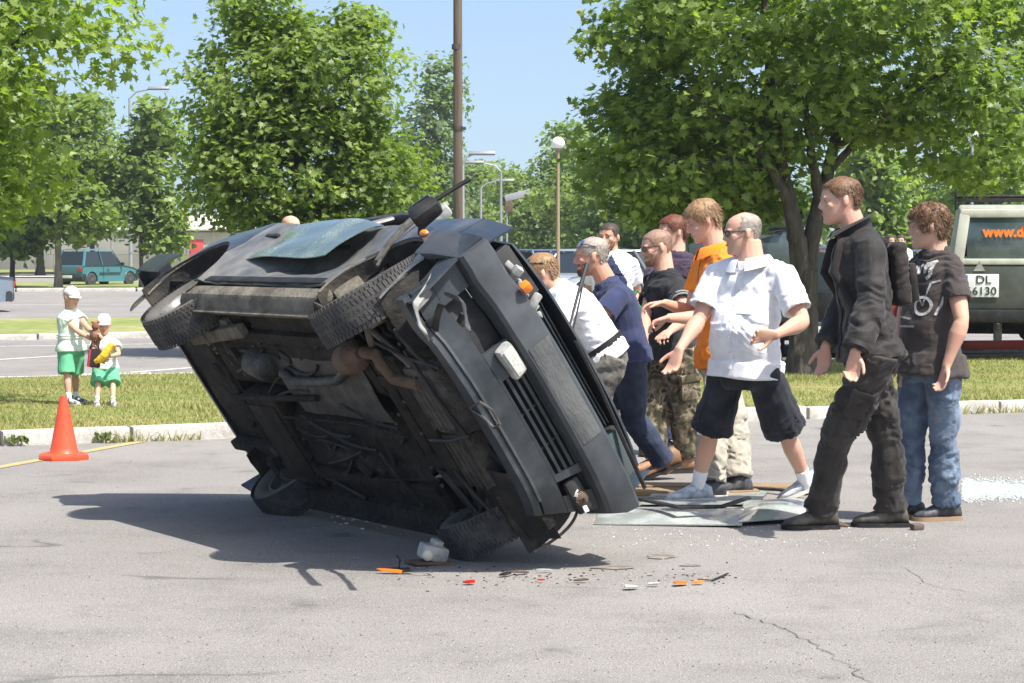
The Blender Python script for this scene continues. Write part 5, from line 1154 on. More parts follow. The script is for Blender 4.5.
PE = []
def add(**k): PE.append(k); return person(k)
add(label='man in a white t-shirt with sunglasses on his head bent forward to push', y=13.8, H=1.77, head=(541, 273), neck=(557, 291), s0=(566, 306), s1=(556, 299), shy=(-.18, .17), h0=(610, 361), h1=(604, 360), hpy=(-.13, .13),
    e0=(549, 345, -1), w0=(524, 326, -1), e1=(545, 330, 1), w1=(520, 312, 1), k0=(588, 410), a0=(604, 480), k1=(594, 416), a1=(616, 476), face=(-1, -.05, -.35), chest=(-1, 0, -.6), bend=.05, hair_mat=h_lbrown, hair_len=.018, hair_th=.008, glasses=2, skin=skin_m,
    top=dict(mat=white_c, sleeve=.55, hem=.02, drop=.02), legs=dict(mat=grey_c, end=1.95, belt=1, grow=.018, wr=.016), shoes=dict(mat=brown_sh, high=.02), seed=2, strands=1300)
add(label='man in a navy t-shirt with sunglasses on his head, leaning on the car', y=14.4, H=1.82, head=(592, 256), neck=(608, 284), s0=(618, 297), s1=(608, 291), shy=(-.19, .18), h0=(630, 362), h1=(624, 360), hpy=(-.13, .13),
    e0=(592, 330, -1), w0=(562, 322, 1), e1=(590, 318, 1), w1=(560, 305, 1), k0=(634, 419), a0=(667, 466), k1=(604, 408), a1=(602, 470), t0=(-1, -.25, 0), heel0=.35, face=(-1, -.02, -.12), chest=(-1, 0, -.4), bend=.03, hair_mat=h_grey, hair_len=.012, hair_th=.005, glasses=2, skin=skin2_m, beard=hair_mat('stubble', (.10, .06, .045), (.15, .09, .06)),
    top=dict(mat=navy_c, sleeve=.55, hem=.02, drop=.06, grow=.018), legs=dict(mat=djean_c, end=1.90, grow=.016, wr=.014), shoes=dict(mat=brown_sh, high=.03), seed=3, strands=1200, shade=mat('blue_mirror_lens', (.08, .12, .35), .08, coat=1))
add(label='man in a black t-shirt and camouflage trousers wearing glasses', y=15.0, H=1.76, head=(657, 247), neck=(665, 274), s0=(677, 288), s1=(654, 286), shy=(-.15, .14), h0=(680, 353), h1=(662, 353), hpy=(-.10, .10),
    e0=(687, 318, -1), w0=(670, 331, -1), e1=(645, 318, -1), w1=(644, 340, -1), k0=(683, 408), a0=(687, 460), k1=(656, 408), a1=(652, 462), face=(-1, -.28, -.22), chest=(-.8, -.6, 0), hair_mat=h_short, hair_len=.006, hair_th=.002, lump=0, glasses=1,
    beard=hair_mat('reddish_stubble', (.26, .13, .08), (.3, .16, .1)), top=dict(mat=black_c, sleeve=.5, hem=.02, drop=.05), legs=dict(mat=camo_m, end=1.9, grow=.022, wide=.012, wr=.015), shoes=dict(mat=tan_sh), seed=4, strands=1500)
fo = add(label='man in an orange shirt and light khaki trousers looking down', y=13.8, H=1.83, head=(703, 220), neck=(716, 251), s0=(724, 266), s1=(704, 264), shy=(-.18, .16), h0=(728, 360), h1=(716, 360), hpy=(-.12, .12),
    e0=(702, 318, -1), w0=(668, 318, -1), e1=(690, 312, 1), w1=(664, 303, -1), f0=((-1, 0, -.35), (0, -.3, -1), .6, 1), f1=((-1, 0, -.12), (.1, -.2, -1), .55, -1), k0=(712, 428), a0=(710, 484), k1=(733, 428), a1=(737, 480), face=(-.92, -.18, -.45), chest=(-1, -.25, 0), hair_mat=h_lbrown, hair_len=.026, hair_th=.012,
    hairline=dict(side=.112, back=.05, front=.172), skin=skin_m, top=dict(mat=orange_c, sleeve=.6, hem=.02, drop=.06, collar=1, name='shirt'), legs=dict(mat=khaki_c, end=1.97, grow=.02, wide=.016, wr=.014), shoes=dict(mat=dark_sh, sole=pale_sole), seed=5, strands=1900)
fe = add(label='balding man with glasses in a white short-sleeved shirt and black shorts, striding', y=13.0, H=1.80, head=(743, 233), neck=(752, 264), s0=(784, 276), s1=(716, 274), shy=(-.14, .10), h0=(764, 374), h1=(727, 374), hpy=(-.08, .08), fat=1.14, belly=.05, neckw=1.22,
    e0=(803, 322, -1), w0=(775, 335, -1), f0=((-1, -.25, -.02), (.1, -1, -.3), .5, 1), e1=(699, 320, -1), w1=(679, 350, -1), f1=((-.35, -.1, -1), (-.5, -.6, 0), .45, -1), k0=(785, 430), a0=(808, 486), k1=(711, 432), a1=(697, 487), t0=(-1, -.2, 0), t1=(-1, -.35, 0), heel0=.35,
    face=(-1, -.18, -.10), chest=(-.72, -.70, 0), hair_mat=h_grey, hair_len=.006, hair_th=.003, lump=0, hairline=dict(front=.24, side=.118, back=.055, bald=.206), glasses=1, arm=1.15, hands=1.08,
    top=dict(mat=white_c, sleeve=.75, hem=.02, drop=.035, collar=1, grow=.014, wide=.022, tail=.022, name='shirt', wr=.012, wf=7), legs=dict(mat=short_c, end=.97, grow=.018, wide=.042, name='shorts', wr=.014), socks=sock_c, sock_h=.30, shoes=dict(mat=sneak_m, sole=pale_sole), seed=6, strands=1500)
ff_ = add(label='tall man in black jacket and riding trousers walking past with a small backpack', y=11.75, H=1.88, head=(841, 200), neck=(857, 233), s0=(870, 250), s1=(852, 246), shy=(-.20, .19), h0=(876, 358), h1=(866, 358), hpy=(-.13, .13),
    e0=(871, 308, -1), w0=(855, 353, -1), f0=((-.12, 0, -1), (-.3, -.5, 0), .6, 1), e1=(846, 305, 1), w1=(826, 347, -1), f1=((-.1, 0, -1), (-.3, -.5, 0), .4, -1), k0=(836, 440), a0=(820, 512), k1=(886, 438), a1=(890, 510), t0=(-1, -.12, 0), t1=(-1, 0, 0), face=(-1, -.08, -.12), chest=(-1, -.1, 0),
    hair_mat=h_brown, hair_len=.016, hair_th=.007, lump=.1, hs=1.03, hairline=dict(side=.128, back=.065, front=.182), top=dict(mat=jacket_c, sleeve=1.96, hem=.02, drop=.005, collar=1, fall=.01, stand=.055, cw=.016, grow=.022, name='jacket', wr=.020, wf=11), legs=dict(mat=moto_c, end=1.98, grow=.017, wide=.010, wr=.024, wf=13), shoes=dict(mat=boot_m, high=.035), seed=7, strands=2200)
fg = add(label='boy with curly brown hair in a printed dark t-shirt and blue jeans', y=12.25, H=1.72, head=(929, 226), neck=(937, 254), s0=(953, 272), s1=(916, 270), shy=(-.12, .12), h0=(943, 366), h1=(917, 366), hpy=(-.08, .08),
    e0=(962, 321, -1), w0=(946, 367, -1), f0=((-.25, -.1, -1), (-.6, -.3, 0), .45, 1), e1=(903, 320, 1), w1=(905, 362, -1), k0=(944, 436), a0=(945, 505), k1=(911, 438), a1=(909, 503), t0=(-1, -.25, 0), t1=(-1, -.3, 0), face=(-1, .05, -.12), chest=(-.78, -.62, 0),
    hair_mat=h_brown, hair_len=.024, hair_th=.013, lump=1.0, curl=.35, lift=.4, mess=.45, arm=1.12, belly=.03, hairline=dict(front=.160, side=.085, back=.03), top=dict(mat=tee_c, sleeve=.6, hem=.02, drop=.08, grow=.012, wide=.010, wr=.014, tail=.020), legs=dict(mat=jean_c, end=1.99, grow=.016, wide=.008, wr=.020), shoes=dict(mat=dark_sh, sole=mat('tan_sole', (.3, .2, .12), .7)), seed=8, strands=2600)
fh = add(label='man in a white and navy t-shirt watching from behind the group', y=19.0, H=1.80, head=(609, 237), neck=(612, 255), s0=(631, 265), s1=(594, 264), shy=(-.03, .05), h0=(623, 325), h1=(603, 325), e0=(637, 292, 1), w0=(631, 316, -1), e1=(589, 292, 1), w1=(594, 316, -1), k0=(622, 370), a0=(622, 414), k1=(606, 370), a1=(606, 414),
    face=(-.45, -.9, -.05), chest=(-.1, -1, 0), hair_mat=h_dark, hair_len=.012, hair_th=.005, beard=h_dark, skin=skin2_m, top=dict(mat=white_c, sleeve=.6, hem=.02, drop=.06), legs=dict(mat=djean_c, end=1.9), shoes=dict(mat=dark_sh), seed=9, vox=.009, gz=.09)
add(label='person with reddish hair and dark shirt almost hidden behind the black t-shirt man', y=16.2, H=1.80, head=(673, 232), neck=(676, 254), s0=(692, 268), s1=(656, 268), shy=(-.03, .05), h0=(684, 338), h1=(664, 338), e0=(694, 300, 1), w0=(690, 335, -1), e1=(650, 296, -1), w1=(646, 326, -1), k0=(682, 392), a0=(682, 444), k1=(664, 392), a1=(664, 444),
    face=(-.9, -.4, -.1), chest=(-.3, -1, 0), hair_mat=h_red, hair_len=.02, hair_th=.010, top=dict(mat=purple_c, sleeve=.5, hem=.02, drop=.06), legs=dict(mat=djean_c, end=1.9), shoes=dict(mat=dark_sh), seed=10, vox=.009)
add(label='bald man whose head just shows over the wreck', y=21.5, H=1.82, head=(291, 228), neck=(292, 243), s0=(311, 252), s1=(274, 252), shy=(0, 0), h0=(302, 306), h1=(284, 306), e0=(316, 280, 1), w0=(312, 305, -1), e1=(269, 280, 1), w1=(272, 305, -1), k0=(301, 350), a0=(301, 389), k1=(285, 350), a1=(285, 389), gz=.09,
    face=(.5, -.85, -.1), chest=(.2, -1, 0), hair=0, hair_mat=h_short, top=dict(mat=grey_c, sleeve=.5, hem=.02, drop=.06), legs=dict(mat=djean_c, end=1.9), shoes=dict(mat=dark_sh), seed=11, vox=.010)
for i, (u, tc_, lab) in enumerate(((901, white_c, 'distant person in a white shirt seen between the jacket man and the boy'), (890, jean_c, 'distant person in a blue shirt beside the one in white'))):
    add(label=lab, y=44.0 + i, H=1.75, head=(u, 241), neck=(u, 248.5), s0=(u + 8, 253), s1=(u - 8, 253), shy=(0, 0), h0=(u + 4, 277), h1=(u - 4, 277), e0=(u + 9, 265, 1), w0=(u + 8, 278, -1), e1=(u - 9, 265, 1), w1=(u - 8, 278, -1), k0=(u + 4, 298), a0=(u + 4, 320), k1=(u - 4, 298), a1=(u - 4, 320),
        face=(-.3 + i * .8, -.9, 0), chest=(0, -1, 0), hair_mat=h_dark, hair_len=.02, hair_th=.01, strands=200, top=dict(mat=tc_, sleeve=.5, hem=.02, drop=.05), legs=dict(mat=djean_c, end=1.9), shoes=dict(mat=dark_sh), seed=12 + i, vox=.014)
k1_ = add(label='taller child in white cap and green shorts holding a red and black bag', y=20.3, H=1.14, gz=.09, hs=1.02, head=(71, 297), neck=(70, 311), s0=(64, 318), s1=(79, 317), shy=(-.04, .05), h0=(66, 350), h1=(76, 349), hpy=(-.03, .03),
    e0=(77, 331, -1), w0=(91, 339, -1), f0=((1, -.2, -.1), (0, -.3, -1), .7, 1), e1=(86, 326, -1), w1=(93, 334, -1), f1=((1, -.2, -.1), (0, -.3, -1), .7, -1), k0=(67, 376), a0=(69, 399), k1=(75, 375), a1=(76, 397), t0=(.9, -.5, 0), t1=(.9, -.5, 0), face=(.80, -.62, -.22), chest=(.75, -.65, 0), hair_mat=h_lbrown, cap=cap_c, hands=1.1,
    top=dict(mat=mint_c, sleeve=.45, hem=.02, drop=.04, grow=.014, wide=.01, wr=.006), legs=dict(mat=green_c, end=.92, grow=.022, wide=.014, name='shorts', wr=.006), shoes=dict(mat=kid_sh, sole=pale_sole), socks=sock_c, seed=14, vox=.007)
k2_ = add(label='small child in a white cap and mint clothes hugging a yellow toy', y=20.3, H=.92, gz=.09, hs=1.06, head=(104, 324), neck=(105, 338), s0=(95, 344), s1=(115, 344), shy=(0, 0), h0=(100, 367), h1=(111, 367),
    e0=(92, 355, -1), w0=(99, 361, -1), f0=((1, -.3, .2), (0, 1, 0), .5, 1), e1=(119, 354, -1), w1=(111, 356, -1), f1=((-1, -.3, .1), (0, 1, 0), .5, -1), k0=(98, 385), a0=(97, 401), k1=(113, 385), a1=(113, 401), t0=(.1, -1, 0), t1=(.35, -1, 0), face=(.12, -.97, -.2), chest=(.05, -1, 0), hair_mat=h_lbrown, cap=cap_c, hands=1.15,
    top=dict(mat=mint_c, sleeve=.5, hem=.02, drop=.06, grow=.016, wide=.01, wr=.006), legs=dict(mat=green_c, end=.95, grow=.022, wide=.014, name='shorts', wr=.006), shoes=dict(mat=kid_sh, sole=pale_sole), socks=sock_c, seed=15, vox=.007)

# ---- prints, trims and things on the people
def on_chest(F, t, s_, out):                    # point on the front of the torso
    k = F['k']; return F['spine'](t) + F['lat'](t) * s_ + F['fw'](t) * out
for kf, tt in ((k1_, (.30, .36)), (k2_, (.28, .34))):      # white bands round the mint shirts
    for t in tt:
        b = MB(); k = kf['k']; b.loft([b.ring(kf['spine'](q), kf['lat'](q), kf['fw'](q), .162 * k + g_, .112 * k + g_, 22, 2.4) for q, g_ in ((t, .012), (t, .024), (t + .03, .024), (t + .03, .012))], loop=True); b.build('white_band', white_c, kf['top'])
# printed motif of the boy's shirt: pale lettering, a bicycle-like ring and strokes, wrapped on the chest
pr_m = mat('faded_print', (.50, .49, .47), .9, col2=(.20, .19, .19), mix_scale=35, mix_lo=.4, mix_hi=.62)
def wrap_print(F, me, t0, s0, size, tilt=0, lift=.012):
    """bend a flat mesh onto the front of a garment by ray casting onto it"""
    from mathutils.bvhtree import BVHTree
    tm = F['top'].data; bv = BVHTree.FromPolygons([v.co for v in tm.vertices], [p.vertices[:] for p in tm.polygons]); c = F['spine'](t0); f = F['fw'](t0); l = F['lat'](t0); up = F['up']
    ct, st = math.cos(tilt), math.sin(tilt)
    for v in me.vertices:
        x, y_ = v.co.x * ct - v.co.y * st, v.co.x * st + v.co.y * ct
        p = c + l * (s0 + x * size * PS) + up * (y_ * size) + f * .6; hit = bv.ray_cast(Vector(p), Vector(-f), 1.0)[0]
        v.co = Vector(hit) + Vector(f) * (.004 + abs(v.co.z)) if hit is not None else Vector(c + f * .1)
def subdiv(me, cuts=1):
    bm = bmesh.new(); bm.from_mesh(me); bmesh.ops.triangulate(bm, faces=bm.faces); bmesh.ops.subdivide_edges(bm, edges=bm.edges, cuts=cuts); bm.to_mesh(me); bm.free()
PS = -1 if np.dot(fg['lat'](.6), V(1, 0, 0)) < 0 else 1
b = MB(); b.m = []
def flat_ring(b, cx, cy, r1, r2, n=20):
    vs = [(cx + r * math.cos(2 * math.pi * i / n), cy + r * math.sin(2 * math.pi * i / n), 0) for r in (r1, r2) for i in range(n)]; b.add(vs, [(i, (i + 1) % n, n + (i + 1) % n, n + i) for i in range(n)])
def flat_bar(b, x0, y0, x1, y1, w):
    d = unit(V(x1 - x0, y1 - y0)) * w / 2; k_ = 5
    for i in range(k_):
        a0, a1 = i / k_, (i + 1) / k_; p, q = V(x0 + (x1 - x0) * a0, y0 + (y1 - y0) * a0), V(x0 + (x1 - x0) * a1, y0 + (y1 - y0) * a1); b.add([(p[0] - d[1], p[1] + d[0], 0), (p[0] + d[1], p[1] - d[0], 0), (q[0] + d[1], q[1] - d[0], 0), (q[0] - d[1], q[1] + d[0], 0)], [(0, 1, 2, 3)])
flat_ring(b, .04, -.13, .036, .050); flat_ring(b, -.10, -.03, .030, .042)
for a_ in ((-.10, -.03, -.04, -.12), (.04, -.13, -.02, -.02), (-.02, -.02, -.10, -.03), (-.04, -.12, -.02, -.02), (.04, -.13, .08, -.02), (.08, -.02, .12, -.01), (-.13, -.17, -.02, -.19), (-.12, -.22, .0, -.23), (.10, -.18, .13, -.09)): flat_bar(b, *a_, .010)
for a_ in ((-.10, .03, -.085, .07), (-.085, .07, -.06, .05), (-.06, .05, -.05, .02), (-.03, .02, -.02, .075), (-.02, .075, .0, .03), (.0, .03, .02, .08), (.045, .03, .05, .085), (.05, .06, .085, .09), (.085, .09, .075, .02), (.075, .02, .05, .0)): flat_bar(b, *a_, .018)
me = b.mesh('shirt_print', pr_m, 0, fix=False); subdiv(me); wrap_print(fg, me, .76, .0, 1.1, .12); link('shirt_print', me, fg['top'])
# striped sleeve bands on the black t-shirt man are printed cloth rings
fc = PE[2]['_fit']; J = fc['J']; k = fc['k']
for t in (.36, .44):
    b = MB(); s0, e0 = J['s0'], J['e0']; sx, sy = frame(e0 - s0); b.loft([b.ring(along(s0, e0, q), sx, sy, .056 * k + g_, .056 * k + g_, 18) for q, g_ in ((t, .012), (t, .0245), (t + .045, .0245), (t + .045, .012))], loop=True); b.build('sleeve_band', mat('grey_print', (.2, .21, .21), .9), fc['top'])
# navy chest of the watching man
tm = fh['top'].data; tm.materials.append(navy_c); c_, l_, f_ = fh['spine'](.6), fh['lat'](.6), fh['fw'](.6)
for p in tm.polygons:
    q = np.array(p.center) - c_; a = abs(q @ l_); z_ = q @ fh['up']
    if a < .135 - .06 * max(0, z_ - .02) / .1 and z_ > -.20 - a * .2: p.material_index = 1
# cargo pockets on the camouflage trousers and riding trousers
def pocket(F, i, t, m, w=.15, h=.17, o=.10, parent=None, name='pocket'):
    J = F['J']; h_, kn = J['h%d' % i], J['k%d' % i]; c = along(h_, kn, t); ax = unit(kn - h_); out = F['lat'](0) * (-1 if i == 0 else 1); sd = np.cross(ax, out); b = MB(); b.box(c + out * o, (.035, w, h), rot=np.column_stack([out, sd, ax]), ch=.012); b.box(c + out * (o + .010) - ax * h * .36, (.032, w * 1.04, h * .3), rot=np.column_stack([out, sd, ax]), ch=.008); b.build(name, m, parent)
pocket(fc, 0, .62, camo_m, parent=PE[2]['_legs']); pocket(ff_, 0, .55, moto_c, .12, .15, .098, parent=PE[5]['_legs'])
# chest pocket and placket of the white shirt
P = fe; b = MB()
for t in np.linspace(.25, .92, 8): pass
def cast(F, p, d, off=.004):
    from mathutils.bvhtree import BVHTree
    if '_bv' not in F: tm = F['top'].data; F['_bv'] = BVHTree.FromPolygons([v.co for v in tm.vertices], [q.vertices[:] for q in tm.polygons])
    h = F['_bv'].ray_cast(Vector(p - d * 1.0), Vector(d), 2.0)[0]; return (np.array(h) if h is not None else np.array(p)) - d * off
def patch(F, name, t0, t1, s0, s1, m, th=.004, nu=6, nv=8):
    b = MB(); f = F['fw'](.5)
    b.grid(lambda u, v: cast(F, F['spine'](t0 + (t1 - t0) * v) + F['lat'](.5) * (s0 + (s1 - s0) * u), -f, .003), nu, nv, th); return b.build(name, m, F['top'], 40)
patch(fe, 'placket', .05, .93, -.016, .016, white_c, .004, 2, 20); patch(fe, 'chest_pocket', .55, .72, -.125 , -.03, white_c, .004)
for i, t in enumerate((.2, .34, .48, .62, .76, .9)):
    b = MB(); b.ball(cast(fe, fe['spine'](t), -fe['fw'](.5), .006), .006, 8, 5); b.build('button', pale_sole, fe['top'])
patch(fo, 'placket', .6, .93, -.016, .016, orange_c, .004, 2, 10)
# jacket: zip, seams, cuffs, back panel
patch(ff_, 'zip_placket', .03, .95, -.018, .018, black_m, .005, 2, 24); patch(ff_, 'chest_pocket', .58, .66, .04, .13, jacket_c, .006)
for i in (0, 1):
    J = ff_['J']; k = ff_['k']; e0, w0 = J['e%d' % i], J['w%d' % i]; b = MB(); sx, sy = frame(w0 - e0); b.loft([b.ring(along(e0, w0, q), sx, sy, a, a, 16) for q, a in ((.86, .055), (.86, .083 * .92), (.95, .072), (.95, .05))], loop=True); b.build('cuff', black_m, ff_['top'])
    b = MB(); s0 = J['s%d' % i]; sx, sy = frame(e0 - s0, (1, 0, 0)); b.tube([s0 * (1 - t) + J['neck'] * t + V(0, 0, .060 - .02 * t) for t in (0, .5, 1)], .004, 6); b.build('seam_piping', mat('grey_piping', (.14, .13, .12), .7), ff_['top'])
# the small backpack, a thing of its own hanging on the jacket
bp_c = cloth('black_backpack_cloth', (.022, .018, .017), (.045, .036, .034), rough=.7); k = ff_['k']; f = ff_['fw'](.6); sp = ff_['spine']; lt = ff_['lat'](.6); up = ff_['up']
cpt = sp(.64) - f * .185; root = empty('backpack', tuple(ff_['base'] + cpt), label='small black backpack on the back of the man in the jacket', cat='backpack')
b = MB(); Mx = np.column_stack([lt, f, up]); b.box((0, 0, 0), (.27, .095, .34), rot=Mx, ch=.045); me = remesh(b, 'pack_body', bp_c, .008, 4, 1, .008, 16, 4); link('pack_body', me, root)
b = MB(); b.box(-f * .065 - up * .05, (.20, .04, .20), rot=Mx, ch=.016); link('front_pocket', b.mesh('front_pocket', bp_c), root)
for s_ in (-1, 1):
    b = MB(); Pp = [lt * s_ * .08 + up * .16 + f * .05, lt * s_ * .09 + up * .235 + f * .14, lt * s_ * .11 + up * .20 + f * .30, lt * s_ * .125 + up * .05 + f * .355, lt * s_ * .14 - up * .10 + f * .28, lt * s_ * .12 - up * .16 + f * .06]; T = []
    for i in range(5):
        for t in np.linspace(0, 1, 4, endpoint=False): T.append(Pp[i] * (1 - t) + Pp[i + 1] * t)
    b.tube(T, .021, 8, flat=.35, hint=lt); b.build('shoulder_strap', bp_c, root)

# what the children hold
def held(name, label, cat, c): return empty(name, tuple(c), label=label, cat=cat)
hp_ = k1_['base'] + k1_['J']['w0'] + V(.035, -.02, 0)
e = held('toy_bag', 'small red, black and white bag dangling from the taller child\'s hands', 'bag', hp_)
red_c = cloth('red_bag_cloth', (.55, .04, .06)); darkc = cloth('dark_bag_cloth', (.035, .03, .035))
b = MB(); b.box((0, 0, -.17), (.115, .06, .17), rot=(0, .12, .3), ch=.02); b.build('bag_body', darkc, e)
b = MB(); b.box((-.045, -.010, -.17), (.022, .064, .155), rot=(0, .12, .3), ch=.006); b.box((.050, -.002, -.172), (.012, .064, .15), rot=(0, .12, .3), ch=.004); b.build('red_trim', red_c, e, kind='stuff')
b = MB(); b.tube([V(-.04, 0, -.09), V(-.02, 0, -.02), V(0, 0, .01), V(.02, 0, -.02), V(.04, 0, -.09)], .007, 6); b.build('handle', darkc, e)
hq = k1_['base'] + k1_['J']['w1'] + V(.02, 0, .01); e = held('stuffed_toy', 'brown and dark red stuffed toy clutched by the taller child', 'toy', hq)
toy_c = cloth('brown_plush', (.16, .075, .05), (.28, .15, .10)); b = MB(); b.ball((0, 0, -.02), (.045, .04, .06)); b.ball((.005, -.01, .06), .036); b.tube([V(-.03, 0, .0), V(-.05, 0, -.06)], [.018, .014], 7); b.tube([V(.03, 0, .0), V(.045, 0, -.07)], [.018, .014], 7); b.tube([V(-.015, 0, -.06), V(-.02, 0, -.13)], [.02, .015], 7); b.tube([V(.02, 0, -.06), V(.025, 0, -.12)], [.02, .015], 7); link('toy_body', remesh(b, 'toy_body', toy_c, .006, 2, 1, .003, 60), e)
for sx_ in (-.022, .028): b = MB(); b.ball((sx_, -.005, .095), .013); b.build('ear', red_c, e)
hy = k2_['base'] + along(k2_['J']['w0'], k2_['J']['w1'], .55) + V(0, -.045, .03); e = held('yellow_toy', 'yellow plush toy hugged by the small child', 'toy', hy)
yel = cloth('yellow_plush', (.80, .55, .03), (.70, .38, .04), sc=12); b = MB(); b.tube([V(-.09, 0, -.06), V(-.05, -.01, -.045), V(0, -.02, 0), V(.04, -.01, .06), V(.055, 0, .11)], [.018, .032, .036, .034, .014], 10); b.ball((.055, -.005, .08), .034); link('toy_body', remesh(b, 'toy_body', yel, .006, 2, 1, .003, 50), e)
b = MB(); b.tube([V(.075, -.02, .085), V(.11, -.03, .08)], [.012, .005], 6); b.build('beak', orange_c, e)
# ================================================================ VEHICLES AND STREET FURNITURE
def carwheel(parent, x, y, r, w, m_t=None, hub=None):
    e = empty('wheel', (x, y, r), parent=parent); s = 1 if y > 0 else -1
    b = MB(); b.lathe((0, -w / 2, 0), (0, 1, 0), [(0, r * .62), (0, r * .86), (w * .12, r * .98), (w * .5, r), (w * .88, r * .98), (w, r * .86), (w, r * .62)], 26, hint=(1, 0, 0)); b.build('tyre', tyre_m, e)
    b = MB(); b.lathe((0, s * w * .42, 0), (0, s, 0), [(-.05, r * .62), (.012, r * .64), (.012, r * .58), (-.01, r * .5), (.0, r * .2), (.016, r * .17), (.016, .005)], 20, hint=(1, 0, 0))
    for i in range(6): a = i * math.pi / 3; b.box((math.cos(a) * r * .40, s * (w * .42 + .004), math.sin(a) * r * .40), (r * .34, .012, r * .10), rot=(0, -a, 0), ch=.003)
    b.build('rim', hub or rim_m, e, kind='stuff'); return e
glass_c = mat('car_glass', (.022, .030, .032), .07, spec=.6, coat=.3)
def make_car(name, label, loc, rz, body, glassm, Lc=3.3, Wc=1.5, Hc=1.4, wb=2.1, hood=.62, belt_z=.82, wr=.27, ws_x=.75, roof_f=.35, roof_r=-1.25, tail=-1.62, hatch=True, group=None, hubm=None, plate=True):
    """profile in x (forward) and z; every glazed area, lamp, bumper, wheel and mirror a part"""
    e = empty(name, loc, rz, label=label, cat='car', group=group); xf, xr = Lc / 2, -Lc / 2; w = Wc / 2; fw_, rw_ = wb / 2 + .02, -wb / 2 + .02; ar = wr * 1.18
    def arch(xc): return [(xc + ar * math.cos(a), wr + ar * math.sin(a)) for a in np.linspace(R(-15), R(195), 13)]
    bot = [(xf - .04, .22), (fw_ + ar + .02, .2)] + arch(fw_) + [(fw_ - ar - .02, .19), (rw_ + ar + .02, .19)] + arch(rw_) + [(rw_ - ar - .02, .22), (xr + .06, .26)]
    top = [(xr + .01, .5), (xr + .02, belt_z - .02), (tail + .02 if tail < xr + .4 else tail, belt_z + .02)] + ([(tail + .3, belt_z + .04)] if not hatch else []) + [(ws_x, belt_z + .02), (xf - .35, belt_z - .06), (xf - .08, hood + .02), (xf, hood - .08), (xf, .4)]
    poly = bot + top; b = MB()
    # rounded sides: three slices from sill to shoulder
    n = len(poly); rings = []
    for yy, ins in ((-w + .035, .02), (-w, .0), (-w * .5, -.0), (w * .5, 0), (w, 0), (w - .035, .02)):
        cx, cz = 0, .55; rings.append([V(p[0] * (1 - ins * .6) + (.0 if abs(yy) > w * .7 else .03 * np.sign(p[0]) * (abs(p[0]) > xf - .2)), yy * (1 if p[1] < belt_z - .08 or True else .96), p[1] * (1 - ins * .3) + ins * .1 + (.012 if abs(yy) < w * .7 and p[1] > belt_z - .1 else 0)) for p in poly])
    vs = [p for r_ in rings for p in r_]; fs = []
    for k in range(len(rings) - 1):
        for i in range(n): j = (i + 1) % n; fs.append((k * n + i, k * n + j, (k + 1) * n + j, (k + 1) * n + i))
    b.add(vs, fs); me = bpy.data.meshes.new('body')
    bm = bmesh.new(); bv = [bm.verts.new(p) for p in b.v]; [bm.faces.new([bv[i] for i in f]) for f in b.f]
    for k in (0, len(rings) - 1):
        ed = [];
        for i in range(n):
            q = bm.edges.get((bv[k * n + i], bv[k * n + (i + 1) % n])); ed.append(q)
        bmesh.ops.triangle_fill(bm, edges=ed, use_beauty=True)
    bmesh.ops.recalc_face_normals(bm, faces=bm.faces); bm.to_mesh(me); bm.free(); me.materials.append(body); me.polygons.foreach_set('use_smooth', [True] * len(me.polygons)); me.set_sharp_from_angle(angle=R(35)); link('body', me, e)
    # greenhouse: pillars and roof as one painted frame, glass set in
    z0, z1 = belt_z + .02, Hc; tb = w - .05; tt = w - .17
    B = [(ws_x, tb), (tail + (.0 if hatch else .3), tb)]; T = [(roof_f, tt), (roof_r, tt)]
    b = MB(); b.loft([[V(T[1][0] - .02, -tt, z1 - .03), V(T[0][0] + .02, -tt, z1 - .03), V(T[0][0] + .02, tt, z1 - .03), V(T[1][0] - .02, tt, z1 - .03)], [V(T[1][0], -tt * .97, z1), V(T[0][0], -tt * .97, z1), V(T[0][0], tt * .97, z1), V(T[1][0], tt * .97, z1)], [V(T[1][0] + .12, -tt * .85, z1 + .025), V(T[0][0] - .12, -tt * .85, z1 + .025), V(T[0][0] - .12, tt * .85, z1 + .025), V(T[1][0] + .12, tt * .85, z1 + .025)]]); b.build('roof', body, e, 30)
    xm = (ws_x + tail) / 2 - .02; xmt = (roof_f + roof_r) / 2
    for s in (-1, 1):
        for (x0, x1, r_) in ((ws_x, roof_f, .028), (xm, xmt, .03), (B[1][0], roof_r, .055)):
            b = MB(); b.tube([V(x0, s * tb, z0 - .03), V(x1, s * tt, z1 - .02)], r_, 6, flat=.7); b.build('pillar', body, e)
        for (a0, a1, c0, c1) in ((ws_x - .05, xm + .03, roof_f - .02, xmt + .03), (xm - .03, B[1][0] + .06, xmt - .03, roof_r + .05)):
            b = MB(); b.grid(lambda u, v, a0=a0, a1=a1, c0=c0, c1=c1: ((a0 + (a1 - a0) * u) * (1 - v) + (c0 + (c1 - c0) * u) * v, s * ((tb - .012) * (1 - v) + (tt - .012) * v), z0 - .005 + (z1 - .075 - z0) * v), 3, 2, .008 * s); b.build('side_window', glassm, e)
    for (x0, x1, nm) in ((ws_x - .01, roof_f - .01, 'windscreen'), (B[1][0] + .01, roof_r + .01, 'rear_window')):
        b = MB(); sgn = 1 if nm == 'windscreen' else -1; b.grid(lambda u, v: ((x0 * (1 - v) + x1 * v) + sgn * .03 * math.sin(u * math.pi), (2 * u - 1) * ((tb - .03) * (1 - v) + (tt - .03) * v), z0 + (z1 - .075 - z0) * v), 6, 3, .008); b.build(nm, glassm, e)
    b = MB(); b.box(((ws_x + tail) / 2, 0, belt_z - .05), (abs(ws_x - tail) * .8, Wc * .8, .12)); b.build('interior', seat_m, e)
